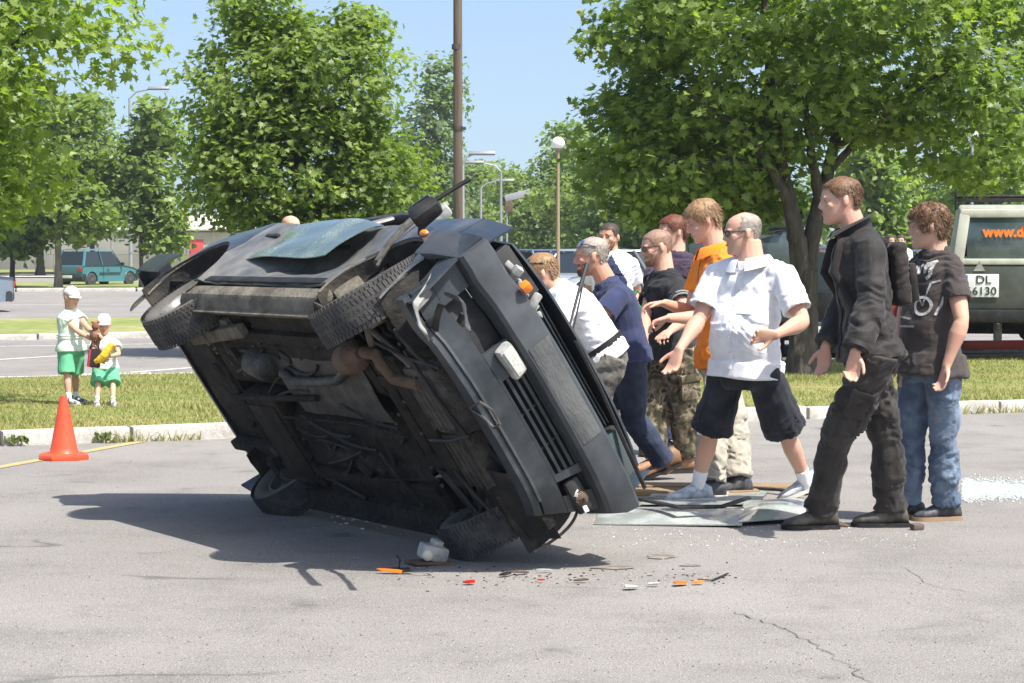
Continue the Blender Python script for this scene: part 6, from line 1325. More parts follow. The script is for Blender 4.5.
    for s in (-1, 1):
        for x in (.1, -.7): b = MB(); b.box((x, s * .33, belt_z + .14), (.10, .38, .32), rot=(0, -.2, 0), ch=.03); b.build('seat_backrest', seat_m, e)
    for x, nm in ((xf + .015, 'front_bumper'), (xr - .015, 'rear_bumper')):
        b = MB(); b.loft([[V(x - np.sign(x) * .12 * (abs(y) / w) ** 4, y, .24), V(x + np.sign(x) * .04 - np.sign(x) * .12 * (abs(y) / w) ** 4, y, .30), V(x + np.sign(x) * .04 - np.sign(x) * .12 * (abs(y) / w) ** 4, y, .45), V(x - np.sign(x) * .12 * (abs(y) / w) ** 4, y, .50), V(x - np.sign(x) * .2, y, .48), V(x - np.sign(x) * .2, y, .26)] for y in np.linspace(-w - .01, w + .01, 11)]); b.build(nm, plastic_m, e)
    for s in (-1, 1):
        b = MB(); b.box((xf - .05, s * (w - .20), hood - .06), (.12, .28, .14), ch=.02); b.build('headlight', clear_l, e)
        b = MB(); b.box((xr + .005, s * (w - .14), .66), (.06, .17, .17 if hatch else .13), ch=.015); b.build('tail_light', red_l, e)
        b = MB(); b.box((ws_x - .12, s * (w + .07), belt_z + .08), (.07, .14, .11), ch=.02); b.build('mirror', plastic_m, e)
        b = MB(); b.box((-.05, s * (w + .004), .52), (wb * .55, .014, .05), ch=.004); b.build('side_moulding', plastic_m, e)
        b = MB(); b.box((-.15, s * (w + .008), belt_z - .13), (.14, .02, .028), ch=.005); b.build('handle', plastic_m, e)
        b = MB(); b.box((xm, s * (w + .001), .55), (.012, .008, .5)); b.build('door_gap', black_m, e)
    if plate:
        for x in (xf + .062, xr - .062): b = MB(); b.box((x, 0, .38), (.012, .50, .11), ch=.004); b.build('number_plate', mat('plate_white', (.75, .75, .72), .5), e)
    for x in (fw_, rw_):
        for s in (-1, 1): carwheel(e, x, s * (w - .09), wr, .16, hub=hubm)
    b = MB(); b.box((0, 0, .30), (Lc * .82, Wc * .86, .16), ch=.03); b.build('underbody', black_m, e); return e
teal_p = mat('teal_car_paint', (.06, .18, .215), .3, spec=.6, coat=.7); silver_p = mat('silver_car_paint', (.40, .44, .48), .3, metal=.3, coat=.7); blueg_p = mat('blue_grey_paint', (.20, .25, .31), .3, metal=.2, coat=.7); green_p = mat('sea_green_paint', (.07, .27, .24), .3, coat=.7); dblue_p = mat('dark_blue_paint', (.035, .06, .12), .3, coat=.7); white_p = mat('white_car_paint', (.7, .7, .68), .3, coat=.6); red_p = mat('red_car_paint', (.35, .03, .03), .3, coat=.6)
q = gnd(97, 286); make_car('parked_car', 'small teal hatchback parked across the road between the street trees', (q.x, q.y, 0), R(58), teal_p, glass_c, 3.25, 1.49, 1.44, 2.2, ws_x=.72, roof_f=.25, roof_r=-1.30, tail=-1.52, belt_z=.80, hubm=rim_m)
q = gnd(-83, 312); make_car('parked_car', 'blue grey car cut by the left edge of the photo', (q.x, q.y, 0), R(200), blueg_p, glass_c, 4.3, 1.7, 1.42, 2.6, ws_x=.80, roof_f=.2, roof_r=-1.1, tail=-1.75, hatch=False, wr=.31, hubm=silver_p)
q = gnd(584, 305); make_car('parked_car', 'silver car seen over the backs of the two men pushing', (q.x, q.y, 0), R(232), silver_p, glass_c, 4.1, 1.7, 1.45, 2.5, ws_x=.85, roof_f=.2, roof_r=-1.3, tail=-1.8, wr=.3)
for u, v, rz, m, lab, y in ((525, 291, 128, dblue_p, 'dark blue car farthest left in the row beyond the wreck', 1), (551, 289, 238, green_p, 'sea green car parked behind the silver one', 1), (566, 281, 262, blueg_p, 'grey blue car in the far row under the globe lamp', 1), (636, 296, 100, white_p, 'white car behind the watching man', 1), (880, 296, 265, white_p, 'white car between the jacket man and the forked tree', 1), (905, 300, 262, dblue_p, 'dark blue car behind the distant people', 1), (845, 300, 95, red_p, 'red car right of the forked trunk', 1)):
    q = gnd(u, v); make_car('parked_car', lab, (q.x, q.y, 0), R(rz), m, glass_c, 4.0, 1.68, 1.43, 2.45, ws_x=.82, roof_f=.2, roof_r=-1.25, tail=-1.7, wr=.3)

# ---- off-road vehicles
olive_p = mat('grey_green_paint', (.060, .066, .052), .5, col2=(.10, .105, .085), mix_scale=3, mix_lo=.4, mix_hi=.7, var=.1, coat=.2); cream_p = mat('cream_paint', (.58, .58, .51), .5, col2=(.42, .43, .37), mix_scale=5, mix_lo=.45, mix_hi=.7, coat=.3); dark_p = mat('dark_off_road_paint', (.035, .045, .042), .45, coat=.3)
tint_g = mat('dusty_rear_glass', (.055, .085, .095), .1, spec=.8, coat=.5, col2=(.10, .13, .135), mix_scale=3)
def off_roader(name, label, loc, rz, low, high, txt, spare=False, rack=True):
    """box-shaped five door off-roader, its own x forward; the rear faces the camera"""
    e = empty(name, loc, rz, label=label, cat='off-road vehicle'); w = .88
    b = MB(); b.box((0, 0, .92), (4.3, 2 * w, .62), ch=.05); b.box((1.55, 0, 1.15), (1.2, 1.5, .22), ch=.05); b.build('body', low, e)
    for s in (-1, 1):
        for x in (-1.35, 1.35):
            b = MB(); b.tube([V(x + .50 * math.cos(a), s * (w + .02), .46 + .50 * math.sin(a)) for a in np.linspace(0, math.pi, 13)], .035, 6, hint=(0, 1, 0), flat=1.6); b.build('wheel_arch', black_m, e)
            carwheel(e, x, s * (w - .05), .40, .26)
        # side glass, pillars
        for x0, x1 in ((-2.02, -1.12), (-1.02, -.12), (-.02, .80)):
            b = MB(); b.grid(lambda u, v: (x0 + (x1 - x0) * u, s * (w - .05 - .10 * v), 1.25 + .52 * v), 2, 2, .008 * s); b.build('side_window', glass_c, e)
        for x in (-2.10, -1.07, -.07, .90): b = MB(); b.tube([V(x, s * (w - .03), 1.20), V(x - (.35 if x > .8 else 0), s * (w - .14), 1.84)], .055, 4, flat=.8); b.build('pillar', high, e)
        b = MB(); b.box((-2.17, s * (w - .09), 1.02), (.04, .13, .30), ch=.012); b.build('tail_light', red_l, e)
        b = MB(); b.box((.75, s * (w + .14), 1.32), (.10, .20, .22), ch=.03); b.build('mirror', black_m, e)
    b = MB(); b.box((-.72, 0, 1.86), (2.85, 2 * w - .22, .09), ch=.035); b.build('roof', high, e)
    b = MB(); b.box((.85, 0, 1.52), (.02, 1.44, .52), rot=(0, R(-28), 0), ch=.006); b.build('windscreen', glass_c, e)
    # rear door
    b = MB(); b.box((-2.155, 0, 1.80), (.07, 1.50, .10), ch=.02); b.box((-2.155, 0, 1.235), (.07, 1.60, .07), ch=.015); b.build('rear_frame', high, e)
    for s in (-1, 1): b = MB(); b.box((-2.155, s * .735, 1.50), (.075, .13, .60), rot=(s * R(8), 0, 0), ch=.02); b.build('rear_pillar', high, e)
    b = MB(); b.box((-2.15, 0, 1.515), (.03, 1.34, .50), ch=.01); b.build('rear_window', tint_g, e)
    b = MB(); b.box((-2.165, 0, .93), (.035, 1.56, .50), ch=.012); b.build('rear_door', low, e)
    b = MB(); b.tube([V(-2.19, -.55, 1.73), V(-2.20, -.25, 1.68), V(-2.19, .0, 1.70)], .010, 6); b.box((-2.2, -.28, 1.69), (.012, .5, .02)); b.build('wiper', black_m, e)
    b = MB(); b.box((-2.26, 0, .60), (.16, 1.76, .15), ch=.03); b.build('rear_bumper', black_m, e)
    b = MB(); b.box((2.2, 0, .60), (.16, 1.7, .18), ch=.03); b.build('front_bumper', black_m, e)
    b = MB(); b.tube([V(-1.35, -.75, .42), V(-1.35, .75, .42)], .06, 8); b.ball((-1.35, -.1, .42), .15); b.build('axle', under_m, e)
    b = MB(); b.box((-2.2, .30, .42), (.12, .10, .22), ch=.02); b.tube([V(-2.3, .30, .45), V(-2.42, .30, .45), V(-2.44, .30, .52)], .02, 6); b.build('tow_hitch', steel_m, e)
    b = MB(); b.box((0, 0, .56), (3.9, 1.3, .14), ch=.03); b.build('chassis', under_m, e)
    if rack:
        b = MB(); 
        for s in (-1, 1): b.tube([V(-2.15, s * .80, 2.0), V(.7, s * .80, 2.0)], .022, 6); b.tube([V(-2.15, s * .80, 2.08), V(.7, s * .80, 2.04)], .014, 6)
        for x in np.linspace(-2.15, .7, 8): b.tube([V(x, -.8, 2.0), V(x, .8, 2.0)], .016, 6); [b.tube([V(x, s * .80, 1.88), V(x, s * .8, 2.04)], .014, 5) for s in (-1, 1)]
        b.box((-2.12, 0, 1.99), (.03, 1.62, .03), ch=.008); b.build('roof_rack', black_m, e, kind='stuff')
    if spare:
        sp = empty('spare_wheel', (-2.30, .25, 1.12), parent=e); b = MB(); b.lathe((0, 0, 0), (-1, 0, 0), [(-.12, .25), (-.12, .33), (-.08, .39), (.08, .39), (.12, .33), (.12, .22), (.04, .2), (.04, .02)], 28); b.build('tyre', tyre_m, sp)
    return e
q = gnd(1040, 368)
S1 = off_roader('off_road_vehicle', 'grey green off-road vehicle with cream pillars and roof rack at the right edge', (6.86, 30.5, 0), R(79), olive_p, cream_p, 1)
S1.scale = (1.05, 1.05, 1.075)
# what is written and stuck on it: number plate, orange strip letters, triangle, round sticker
plate_w = mat('plate_reflective', (.78, .78, .76), .4); plate_b = mat('plate_blue', (.04, .12, .45), .4); ink = mat('plate_ink', (.03, .03, .03), .5); orange_s = mat('orange_sticker', (.85, .22, .03), .5)
def on_rear(name, y, z, sy, sz, m, dx=0, parent=None, ch=.003): b = MB(); b.box((-2.190 - dx, y, z), (.010, sy, sz), ch=ch); return b.build(name, m, parent or S1)
py_ = .50
pl = on_rear('number_plate', py_, .955, .42, .27, plate_w, .012); on_rear('country_band', py_ + .178, 1.02, .045, .115, plate_b, .019, pl)
for txt_, zz, yy in (('DL', 1.022, py_ - .03), ('66130', .888, py_ - .005)):
    me = text_mesh(txt_, .135, .003); M_ = Matrix(((0, 0, 1, 0), (1, 0, 0, 0), (0, 1, 0, 0), (0, 0, 0, 1))); me.transform(Matrix.Scale(1.12 if txt_ == 'DL' else 1.08, 4, (1, 0, 0))); me.materials.append(ink)
    o = link('plate_lettering', me, pl); o.rotation_euler = (R(90), 0, R(-90)); o.location = (-2.212, yy, zz)
me = text_mesh('www.d', .165, .003, .009); me.materials.append(orange_s); o = link('window_lettering', me, S1); o.rotation_euler = (R(90), 0, R(-90)); o.location = (-2.174, .24, 1.58)
b = MB(); b.prism([(.52 + .08 * math.cos(a), 1.165 + .08 * math.sin(a)) for a in (math.pi / 2, math.pi / 2 + 2.094, math.pi / 2 + 4.188)], -2.190, -2.184, axes=(1, 2, 0)); b.build('triangle_sticker', white_m, S1)
b = MB(); b.lathe((-2.186, -.30, 1.10), (-1, 0, 0), [(0, .055), (.006, .055), (.006, .002)], 16); b.build('round_sticker', white_m, S1)
q = gnd(762, 372)
S2 = off_roader('off_road_vehicle', 'dark off-road vehicle in the shade behind the forked tree', (q.x + .15, q.y + 4.0, 0), R(84), dark_p, dark_p, 0, spare=True, rack=True)

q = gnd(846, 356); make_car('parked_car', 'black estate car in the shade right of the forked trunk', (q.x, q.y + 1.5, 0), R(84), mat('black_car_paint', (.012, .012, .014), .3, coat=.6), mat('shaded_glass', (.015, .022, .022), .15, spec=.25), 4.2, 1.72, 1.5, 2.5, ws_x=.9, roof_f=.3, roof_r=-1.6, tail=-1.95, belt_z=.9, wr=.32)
# ---- traffic cone
q = gnd(64, 459); cone_m = mat('cone_orange', (.80, .085, .03), .5, col2=(.62, .06, .03), mix_scale=8, mix_lo=.45, mix_hi=.75, coat=.1, bump=.1, bscale=30); cone_w = mat('cone_band_faded', (.85, .36, .28), .5, col2=(.80, .55, .48), mix_scale=10)
e = empty('traffic_cone', tuple(q), R(14), label='orange red traffic cone with a faded band on the tarmac in front of the kerb', cat='traffic cone')
b = MB()
rings = [[V(a * x, a * y, z) for x, y in ((1, .55), (.55, 1), (-.55, 1), (-1, .55), (-1, -.55), (-.55, -1), (.55, -1), (1, -.55))] for a, z in ((.165, .0), (.17, .015), (.165, .035), (.13, .045))]; b.loft(rings); b.build('base', cone_m, e)
b = MB(); b.lathe((0, 0, .035), (0, 0, 1), [(0, .118), (.012, .104), (.05, .092), (.27, .052)], 28, hint=(1, 0, 0)); b.lathe((0, 0, .305), (0, 0, 1), [(0, .0515), (.02, .048), (.13, .027), (.145, .024), (.145, .016), (.02, .02)], 28, hint=(1, 0, 0)); b.build('cone_shell', cone_m, e)
b = MB(); b.lathe((0, 0, .215), (0, 0, 1), [(0, .0635), (.0, .0665), (.09, .0505), (.09, .047)], 28, hint=(1, 0, 0)); b.build('band', cone_w, e)

# ---- poles and lamps
wood_m = mat('weathered_wood', (.115, .085, .062), .95, col2=(.17, .135, .10), mix_scale=10, mix_lo=.4, mix_hi=.65, var=.25, bump=.6, bscale=40, stretch=(1, 1, .08)); galv = mat('galvanised_steel', (.36, .37, .37), .5, metal=.5); rpole = mat('rusty_lamp_pole', (.30, .22, .13), .8); white_gl = mat('opal_globe', (.85, .85, .84), .25, coat=.4, subsurf=.2)
def pole(name, label, u, vb, y, h, r0, r1, m, cat, part_='post'):
    q = at(u, 300, y); e = empty(name, (q.x, y, 0), label=label, cat=cat); b = MB(); b.tube([V(0, 0, -.05), V(0, 0, h * .5), V(.0, 0, h)], [r0, (r0 + r1) / 2, r1], 14); b.build(part_, m, e); return e
e = pole('utility_pole', 'tall brown wooden pole rising out of the frame behind the wreck', 458, 0, 27.0, 8.5, .062, .046, wood_m, 'pole')
b = MB(); b.lathe((0, 0, 2.9), (0, 0, 1), [(0, .05), (0, .062), (.06, .062), (.06, .05)], 14); b.box((.075, 0, 2.93), (.05, .03, .04), ch=.006); b.build('clamp', steel_m, e)
b = MB(); b.tube([V(-.01, 0, 3.87), V(-.01, 0, 3.93)], .062, 12); b.build('joint_collar', steel_m, e)
def arm_lamp(label, u, y, h, du, m=galv, head=True, group=None):
    e = pole('street_lamp', label, u, 0, y, h, .09, .05, m, 'street lamp'); s = np.sign(du); L_ = abs(du); b = MB(); b.tube([V(0, 0, h - .02), V(s * L_ * .3, 0, h + .25), V(s * L_, 0, h + .38)], .035, 8); b.build('arm', m, e)
    b = MB(); b.loft([[V(s * (L_ + x), y_ * w_, h + .38 + z_) for y_, z_ in ((-1, 0), (-.6, .09), (.6, .09), (1, 0), (.6, -.05), (-.6, -.05))] for x, w_ in ((-.15, .06), (.1, .14), (.5, .15), (.72, .07))]); b.build('lamp_head', mat('lamp_head_grey', (.22, .23, .24), .5), e)
    return e
arm_lamp('street lamp with a flat grey head just right of the wooden pole', 463, 75, 4.25, .35)
arm_lamp('slim white street lamp right of the wooden pole', 501, 100, 4.9, -.9)
arm_lamp('pale lamp post between the wooden pole and the slim white lamp', 481, 110, 4.4, .9)
arm_lamp('street lamp whose head shows above the leftmost trees', 131, 92, 7.6, .9)
def globe(label, u, y, vtop, m):
    q = at(u, vtop, y); h = q.z; e = pole('globe_lamp', label, u, 0, y, h - .30, .055, .035, m, 'street lamp'); b = MB(); b.lathe((0, 0, h - .32), (0, 0, 1), [(0, .06), (.04, .10), (.06, .10), (.06, .05)], 14); b.build('collar', m, e)
    b = MB(); b.ball((0, 0, h - .13), (.17, .17, .16), 18, 12); b.build('globe', white_gl, e); return e
globe('white globe lamp on a thin rusty pole in the middle of the photo', 558, 57, 138, rpole)
globe('white globe lamp over the off-road vehicle at the right', 971, 60, 131, galv)
# rusty sign-like box on a far pole
e = pole('sign_post', 'far post carrying a slanted grey board and a rusty box', 507, 0, 118, 3.9, .05, .05, galv, 'sign')
b = MB(); b.box((.55, 0, 4.25), (1.35, .08, .35), rot=(0, R(-14), 0), ch=.02); b.build('board', mat('grey_board', (.30, .30, .32), .6), e); b = MB(); b.box((.1, -.02, 3.65), (.4, .3, .55), ch=.03); b.build('box', rust_m, e)

# ---- pale shed with a red door, wall and railings at the left
wall_m = mat('beige_render', (.48, .42, .345), .9, col2=(.40, .35, .29), mix_scale=.5, var=.08); roof_m = mat('pale_roof_sheet', (.60, .55, .48), .7, var=.08, vscale=.5); door_m = mat('red_door_paint', (.55, .055, .06), .6); conc_m = mat('grey_concrete', (.20, .195, .18), .9, col2=(.28, .27, .25), mix_scale=.4, mix_lo=.4, mix_hi=.7)
q = at(196, 262, 205); e = empty('shed', (q.x, 205, 0), R(-3), label='long beige shed with a pale roof and a red door at the left', cat='building')
b = MB(); b.box((-4, 4, 1.55), (36, 8, 3.1)); b.build('wall', wall_m, e)
b = MB(); b.prism([(-.5, 3.1), (8.6, 4.6), (8.6, 4.75), (-.5, 3.25)], -22.4, 14.4, axes=(1, 2, 0)); b.build('roof', roof_m, e)
b = MB()
for i in range(60): b.box((-22 + i * .62, -.01 + 4, 3.97), (.06, 9.2, .06), rot=(R(9.4), 0, 0))
b.build('roof_ribs', roof_m, e, kind='stuff'); b = MB(); b.box((-4, -.06, 3.02), (36.4, .12, .18)); b.build('gutter', mat('dark_gutter', (.14, .12, .10), .7), e)
for x in (.0, ): b = MB(); b.box((x, -.04, 1.15), (1.35, .1, 2.3), ch=.01); d = b.build('door', door_m, e); b = MB(); b.box((x, -.06, 2.36), (1.6, .12, .12)); b.build('lintel', wall_m, e); b = MB(); b.box((x - .5, -.12, 1.1), (.05, .06, .2)); b.build('handle', black_m, d)
for x in np.arange(-20, 14, 3.1):
    if abs(x) > 1: b = MB(); b.box((x, -.05, 1.55), (.22, .1, 3.0)); b.build('pilaster', wall_m, e)
q = at(40, 262, 150); e = empty('boundary_wall', (q.x - 3, 150, 0), R(4), label='long grey concrete wall behind the trees at the left', cat='wall')
for i in range(12): b = MB(); b.box((-16 + i * 2.5, 0, 1.05), (2.44, .14, 2.1), ch=.02); b.build('panel', conc_m, e)
for i in range(13): b = MB(); b.box((-17.25 + i * 2.5, 0, 1.1), (.16, .22, 2.25), ch=.02); b.build('post', conc_m, e)
rail_m = mat('railing_paint', (.19, .18, .17), .6)
q = at(170, 262, 140); e = empty('railing', (q.x, 140, 0), R(2), label='thin metal railing in front of the beige shed', cat='fence')
for i in range(11): b = MB(); b.tube([V(-12 + i * 2.4, 0, 0), V(-12 + i * 2.4, 0, 1.15)], .03, 6); b.build('post', rail_m, e)
for z in (.35, 1.12): b = MB(); b.tube([V(-12, 0, z), V(12, 0, z)], .025, 6); b.build('rail', rail_m, e)
b = MB()
for i in range(160): b.tube([V(-12 + i * .15, 0, .35), V(-12 + i * .15, 0, 1.12)], .010, 4)
b.build('bars', rail_m, e, kind='stuff')
q = at(685, 262, 170); e = empty('far_house', (q.x, 170, 0), R(8), label='pale house front glimpsed between trees behind the watching man', cat='building')
b = MB(); b.box((-4, 4, 2.2), (10, 7, 4.4)); b.build('wall', mat('pale_house_wall', (.55, .47, .38), .9), e); b = MB(); b.prism([(-.2, 4.4), (4, 6.2), (8.2, 4.4)], -9.4, 1.4, axes=(1, 2, 0)); b.build('roof', rust_m, e)
for x in (-7, -4.6, -2.2): b = MB(); b.box((x, .46, 2.4), (1.1, .12, 1.3)); b.build('window', glass_c, e)
# orange and white barrier lying under the off-roader
q = gnd(1005, 352); e = empty('barrier', (q.x, q.y, 0), R(12), label='low red and white barrier on the road behind the off-road vehicle', cat='barrier')
b = MB(); b.box((0, 0, .10), (1.7, .14, .14), ch=.02); b.build('rail', cone_m, e); b = MB(); b.box((-.1, -.02, .02), (1.9, .3, .05), ch=.01); b.build('foot', white_m, e)
# ================================================================ THE LITTER OF THE CRASH
slab_g = crazed('laminated_glass', (.35, .38, .355), (.56, .59, .57), 34)
def glass_sheet(name, label, pix, cat, amp=.03, z=.035, seed=0, m=None, thick=.007, nu=18, nv=8, curve=0.0):
    """sheet whose four ground corners are given as pixels: near-left, near-right, far-right, far-left"""
    P = [np.array(gnd(*q)) for q in pix]; c = sum(P) / 4
    def fn(u, v):
        p = (P[0] * (1 - u) + P[1] * u) * (1 - v) + (P[3] * (1 - u) + P[2] * u) * v - c; e_ = 4 * u * (1 - u)
        p[2] = z + amp * (.5 + .5 * noise3(p[0], p[1], 0, 3.5, seed)) + curve * e_ * (1 - abs(2 * v - 1) ** 2); return p
    b = MB(); b.grid(fn, nu, nv, thick); o = b.build(name, m or slab_g, None, 60, tuple(c), label=label, cat=cat); return o
glass_sheet('windscreen_glass', 'greenish shattered windscreen lying flat at the foot of the bumper', [(594, 525), (742, 528), (744, 513), (600, 512)], 'glass', .03, .01, 1, curve=.03)
glass_sheet('rear_glass', 'second sheet of crazed glass lying left of the black boots', [(738, 527), (806, 523), (806, 502), (744, 506)], 'glass', .05, .01, 2, curve=.03)
glass_sheet('glass_sheet', 'flat glass sheet under the feet of the man in shorts', [(640, 507), (756, 507), (770, 492), (660, 489)], 'glass', .02, .012, 3)
def strip_on(name, label, pix, r, m, cat, z=.015, flat=.5):
    P = [np.array(gnd(u, v)) + V(0, 0, z) for u, v in pix]; c = P[0].copy(); c[2] = 0; T = []
    for i in range(len(P) - 1):
        for t in np.linspace(0, 1, 5, endpoint=False): T.append(P[i] * (1 - t) + P[i + 1] * t - c)
    T.append(P[-1] - c); b = MB(); b.tube(T, r, 7, flat=flat); return b.build(name, m, None, 50, tuple(c), label=label, cat=cat)
strip_on('rubber_seal', 'black rubber window seal curving over the glass by the white sneaker', [(640, 515), (680, 524), (722, 523), (748, 514)], .022, black_m, 'seal', .09)
strip_on('rubber_seal', 'long black trim strip behind the man in shorts', [(742, 492), (775, 494), (806, 499)], .02, black_m, 'seal', .03)
strip_on('trim_strip', 'thin bent trim strip on the open tarmac at the right end of the debris', [(698, 581), (712, 582), (728, 575)], .006, black_m, 'trim', .008)
# green bag hanging from the watching man's hand
gb_ = np.array(at(637, 300, 18.7)); e = empty('green_bag', tuple(gb_), .2, label='green cloth bag held by the watching man behind the navy t-shirt', cat='bag'); gbm = cloth('green_bag_cloth', (.03, .19, .08), (.05, .27, .12))
b = MB(); b.box((0, 0, -.20), (.20, .09, .34), ch=.035, taper=.8); link('bag_body', remesh(b, 'bag_body', gbm, .008, 3, 1, .012, 14, 3), e)
for s_ in (-1, 1): b = MB(); b.tube([V(-.05, s_ * .03, -.05), V(-.03, s_ * .015, .05), V(0, 0, .08), V(.03, s_ * .015, .05), V(.05, s_ * .03, -.05)], .008, 6); b.build('handle', gbm, e)
# brown timber planks under the group
plank_m = mat('old_plank', (.30, .21, .12), .9, col2=(.20, .14, .085), mix_scale=8, var=.2, bump=.5, stretch=(.2, 1, 1))
for (u, v, L_, rz, lab) in ((668, 494, 1.1, 4, 'flat brown board on the tarmac by the brown shoes'), (735, 489, 1.2, -3, 'flat brown board behind the khaki trousers')):
    q = gnd(u, v); e = empty('plank', tuple(q), R(rz), label=lab, cat='board'); b = MB(); b.box((0, 0, .015), (L_, .22, .028), ch=.005); b.build('board', plank_m, e)
# pile of crushed glass right of the jeans
r0 = np.random.default_rng(12)
def crumbs(name, label, area, n, smin, smax, mats_, seed, flat=.35, z0=0.0):
    r_ = np.random.default_rng(seed); b = MB()
    for i in range(n):
        u, v = area(r_); q = np.array(gnd(u, v)); s_ = r_.uniform(smin, smax, 3) * V(1, 1, flat); b.mi = int(r_.integers(0, len(mats_))); b.box(q + V(0, 0, s_[2] / 2 + z0), tuple(s_), rot=(r_.normal(0, .12), r_.normal(0, .12), r_.uniform(0, 3)))
    return link(name, b.mesh(name, mats_, 0, fix=False), kind='stuff', label=label)
glass_cr = mat('glass_crumbs', (.46, .52, .50), .3, spec=.6); glass_cr2 = mat('glass_crumbs_pale', (.62, .66, .64), .35)
crumbs('broken_glass', 'pale pile of crushed safety glass right of the jeans', lambda r_: (962 + abs(r_.normal(0, 40)), 490 + r_.normal(0, 4.2)), 6500, .005, .018, [glass_cr, glass_cr2], 3)
crumbs('broken_glass', 'glass crumbs strewn under the wreck', lambda r_: (330 + r_.uniform(0, 110), 503 + r_.normal(0, 10)), 420, .006, .022, [glass_cr, glass_cr2], 4)
crumbs('broken_glass', 'glass crumbs and dust in the sun below the bumper', lambda r_: (590 + r_.uniform(0, 330), 536 + r_.normal(0, 9)), 200, .004, .011, [glass_cr, glass_cr2], 5)
crumbs('debris_crumbs', 'small dark and brown crumbs strewn across the tarmac in front of the wreck', lambda r_: (500 + r_.uniform(-110, 240), 576 + r_.normal(0, 5)), 150, .004, .013, [black_m, rust_m, white_m], 6)
crumbs('grit', 'loose grit on the tarmac', lambda r_: (r_.uniform(0, 1024), 450 + 230 * r_.uniform(0, 1) ** .8), 1800, .002, .0065, [mat('grit_pale', (.42, .39, .35), .9), mat('grit_mid', (.19, .175, .155), .9)], 7, .6)
dirtp = mat('dirt_patch', (.13, .11, .09), .95, col2=(.24, .215, .185), mix_scale=10, mix_lo=.4, mix_hi=.6)
def shard(name, label, u, v, size, m, cat, seed, rz=0, tilt=(.1, .1), th=.006, n=7, z=.0):
    r_ = np.random.default_rng(seed); q = gnd(u, v); b = MB(); poly = [(size[0] / 2 * math.cos(a) * r_.uniform(.6, 1.1), size[1] / 2 * math.sin(a) * r_.uniform(.6, 1.1)) for a in np.linspace(0, 2 * math.pi, n, endpoint=False)]
    b.prism(poly, 0, th, axes=(0, 1, 2)); o = b.build(name, m, None, 30, (q.x, q.y, .012 + z), label=label, cat=cat); o.rotation_euler = (tilt[0], tilt[1], rz); return o
for k_, (u, v, sx, sy, m, lab, cat, nm) in enumerate((
    (392, 574, .15, .05, orange_l, 'long orange lens shard left of the pale lamp socket', 'lens shard', 'lens_shard'),
    (470, 585, .065, .04, red_l, 'small red orange shard below the front wheel', 'lens shard', 'lens_shard'),
    (681, 586, .10, .06, orange_l, 'larger orange lens shard right of the white pieces', 'lens shard', 'lens_shard'),
    (698, 585, .07, .04, orange_l, 'smaller orange lens shard touching the larger one', 'lens shard', 'lens_shard'),
    (541, 583, .04, .02, red_l, 'tiny red shard in the middle of the debris', 'lens shard', 'lens_shard'),
    (581, 583, .10, .03, rust_m, 'rusty flat splinter left of the white pieces', 'splinter', 'metal_splinter'),
    (630, 590, .09, .05, white_m, 'larger white plastic fragment left of the orange shards', 'plastic fragment', 'plastic_fragment'),
    (653, 587, .07, .035, white_m, 'smaller white plastic fragment between white and orange ones', 'plastic fragment', 'plastic_fragment'),
    (519, 575, .12, .03, rust_m, 'brown splinter in line below the bumper', 'splinter', 'metal_splinter'),
    (505, 577, .09, .03, black_m, 'black splinter left of the brown one', 'splinter', 'metal_splinter'),
    (545, 573, .10, .02, white_m, 'thin pale strip right of the brown splinter', 'plastic fragment', 'plastic_fragment'),
    (660, 557, .16, .05, dirtp, 'dark oily patch of dirt right of the bumper', 'dirt', 'dirt_patch'),
    (612, 568, .20, .04, dirtp, 'brown smear of dirt below the bumper corner', 'dirt', 'dirt_patch'),
    (408, 574, .06, .04, black_m, 'black plastic piece beside the long orange shard', 'plastic fragment', 'plastic_fragment'),
    (690, 566, .10, .02, dirtp, 'thin dark smear right of the oily patch', 'dirt', 'dirt_patch'))):
    if cat == 'dirt': q = gnd(u, v); sheet_ = MB(); r_ = np.random.default_rng(k_ + 50); n_ = 16; sheet_.add([(0, 0, 0)] + [(sx / 2 * math.cos(a) * r_.uniform(.7, 1.2), sy * 1.6 * math.sin(a) * r_.uniform(.7, 1.2), 0) for a in np.linspace(0, 2 * math.pi, n_, endpoint=False)], [(0, i + 1, (i + 1) % n_ + 1) for i in range(n_)]); sheet_.build(nm, m, None, 0, (q.x, q.y, .004), kind='structure')
    else: shard(nm, lab, u, v, (sx, sy), m, cat, 60 + k_, rz=(k_ * 1.3) % 3 * .3, tilt=(.12, .08 * (-1) ** k_))
# upright black clip by the orange shard
q = gnd(399, 571); e = empty('broken_clip', tuple(q), 0, label='upright bent black clip beside the long orange shard', cat='plastic fragment'); b = MB(); b.tube([V(-.05, 0, .01), V(0, 0, .015), V(.005, 0, .05), V(-.01, 0, .075)], .006, 6); b.tube([V(0, 0, .012), V(.05, .01, .012)], .008, 6, flat=.5); b.build('clip', black_m, e)
# torn-off lamp unit
q = gnd(433, 564); e = empty('broken_lamp_unit', tuple(q), .4, label='torn-off pale lamp unit on the edge of the car\'s shadow', cat='lamp unit')
b = MB(); b.box((0, 0, .055), (.13, .10, .075), rot=(.1, .25, 0), ch=.018); b.box((.02, .0, .10), (.05, .05, .03), rot=(.3, .2, .2), ch=.006); b.build('housing', white_m, e); b = MB(); b.ball((-.045, -.052, .05), (.028, .018, .028)); b.build('bulb_socket', mat('socket_cream', (.62, .60, .46), .4), e); b = MB(); b.box((-.02, 0, .010), (.20, .13, .014), rot=(0, .05, .1), ch=.003); b.build('bracket', rust_m, e)
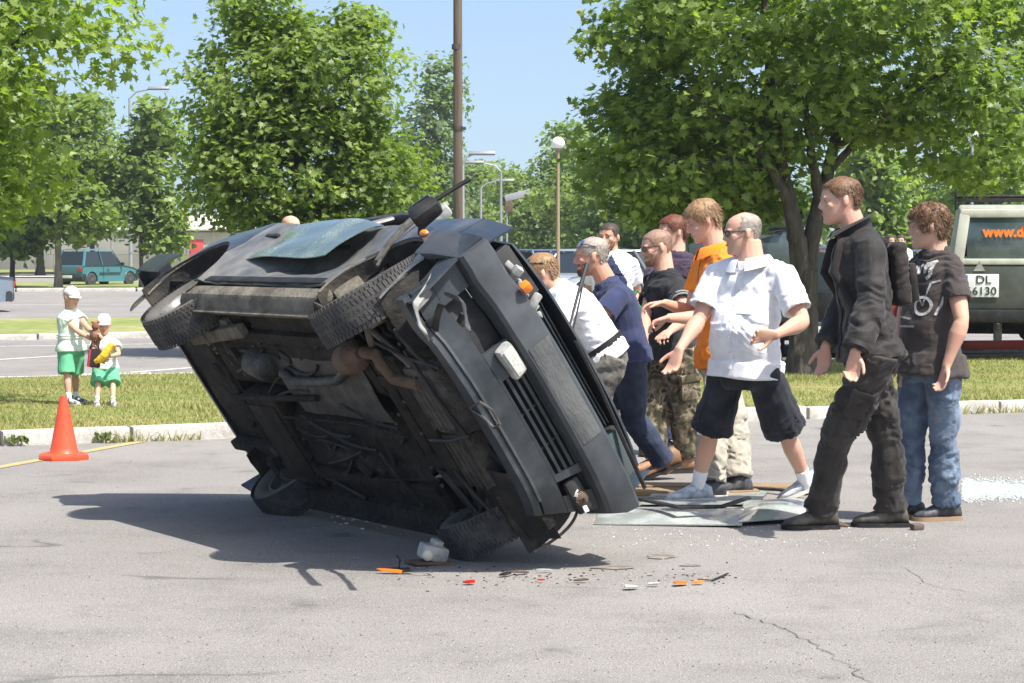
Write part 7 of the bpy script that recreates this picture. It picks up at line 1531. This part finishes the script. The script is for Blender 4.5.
# bits scattered in shadow
for k_, (u, v) in enumerate(((360, 505), (352, 512), (842, 527))):
    shard('black_fragment', ('curled black fragment under the middle of the wreck', 'flat black fragment beside the curled one under the wreck', 'small brown chip near the black boots')[k_], u, v, (.10, .04), black_m if k_ < 2 else rust_m, 'plastic fragment', 90 + k_, tilt=(.5, .2))
# small stone between the boots, and weeds by the cone
q = gnd(917, 530); e = empty('dark_stone', tuple(q), 0, label='small dark stone on the tarmac behind the jacket man\'s heel', cat='stone'); b = MB(); b.box((0, 0, .018), (.07, .05, .036), rot=(.1, 0, .4), ch=.014); b.build('stone', mat('stone_brown', (.12, .09, .075), .9), e)
weed_m = leaf_mat('weed_leaf', (.05, .10, .025), (.18, .20, .06), 5, .25)
for k_, (u, v, n_) in enumerate(((15, 446, 34), (105, 443, 30), (640, 422, 40), (973, 410, 60), (1000, 410, 50))):
    q = gnd(u, v); r_ = np.random.default_rng(k_ + 300); P = np.clip(r_.normal(size=(n_, 3)), -1.1, 1.1) * V(.075, .03, .02) + V(0, 0, .05); co = leaves_co(P, r_.normal(size=(n_, 3)) + V(0, -.8, .2), r_.uniform(.02, .055, n_), M8, r_)
    o = link('weed', fast_mesh('weed', co.reshape(-1, 3), (M8F[None] + (np.arange(n_) * 8)[:, None, None]).reshape(-1, 4), weed_m, tint=r_.uniform(0, 1, n_ * 8)), None, tuple(q), label=('weed tuft on the kerb joint at the left edge', 'weed tuft at the kerb right of the traffic cone', 'weed tuft at the kerb behind the brown shoes', 'weed tuft at the kerb right of the jeans', 'rightmost weed tuft at the kerb')[k_], cat='plant')
# ---------------------------------------------------------------- summer haze over the whole place
hz = bpy.data.materials.new('haze_air'); hz.use_nodes = True; N, L = nodes_of(hz); N.clear(); vo_ = N.new('ShaderNodeVolumePrincipled'); ou = N.new('ShaderNodeOutputMaterial')
vo_.inputs['Color'].default_value = (.86, .92, 1, 1); vo_.inputs['Density'].default_value = .00045; vo_.inputs['Anisotropy'].default_value = .3; L.new(vo_.outputs[0], ou.inputs['Volume'])
b = MB(); b.box((0, 1225, 12), (1900, 2590, 26)); b.build('haze', hz, None, 0, kind='stuff', label='thin summer haze')
print('objects', len(bpy.data.objects))
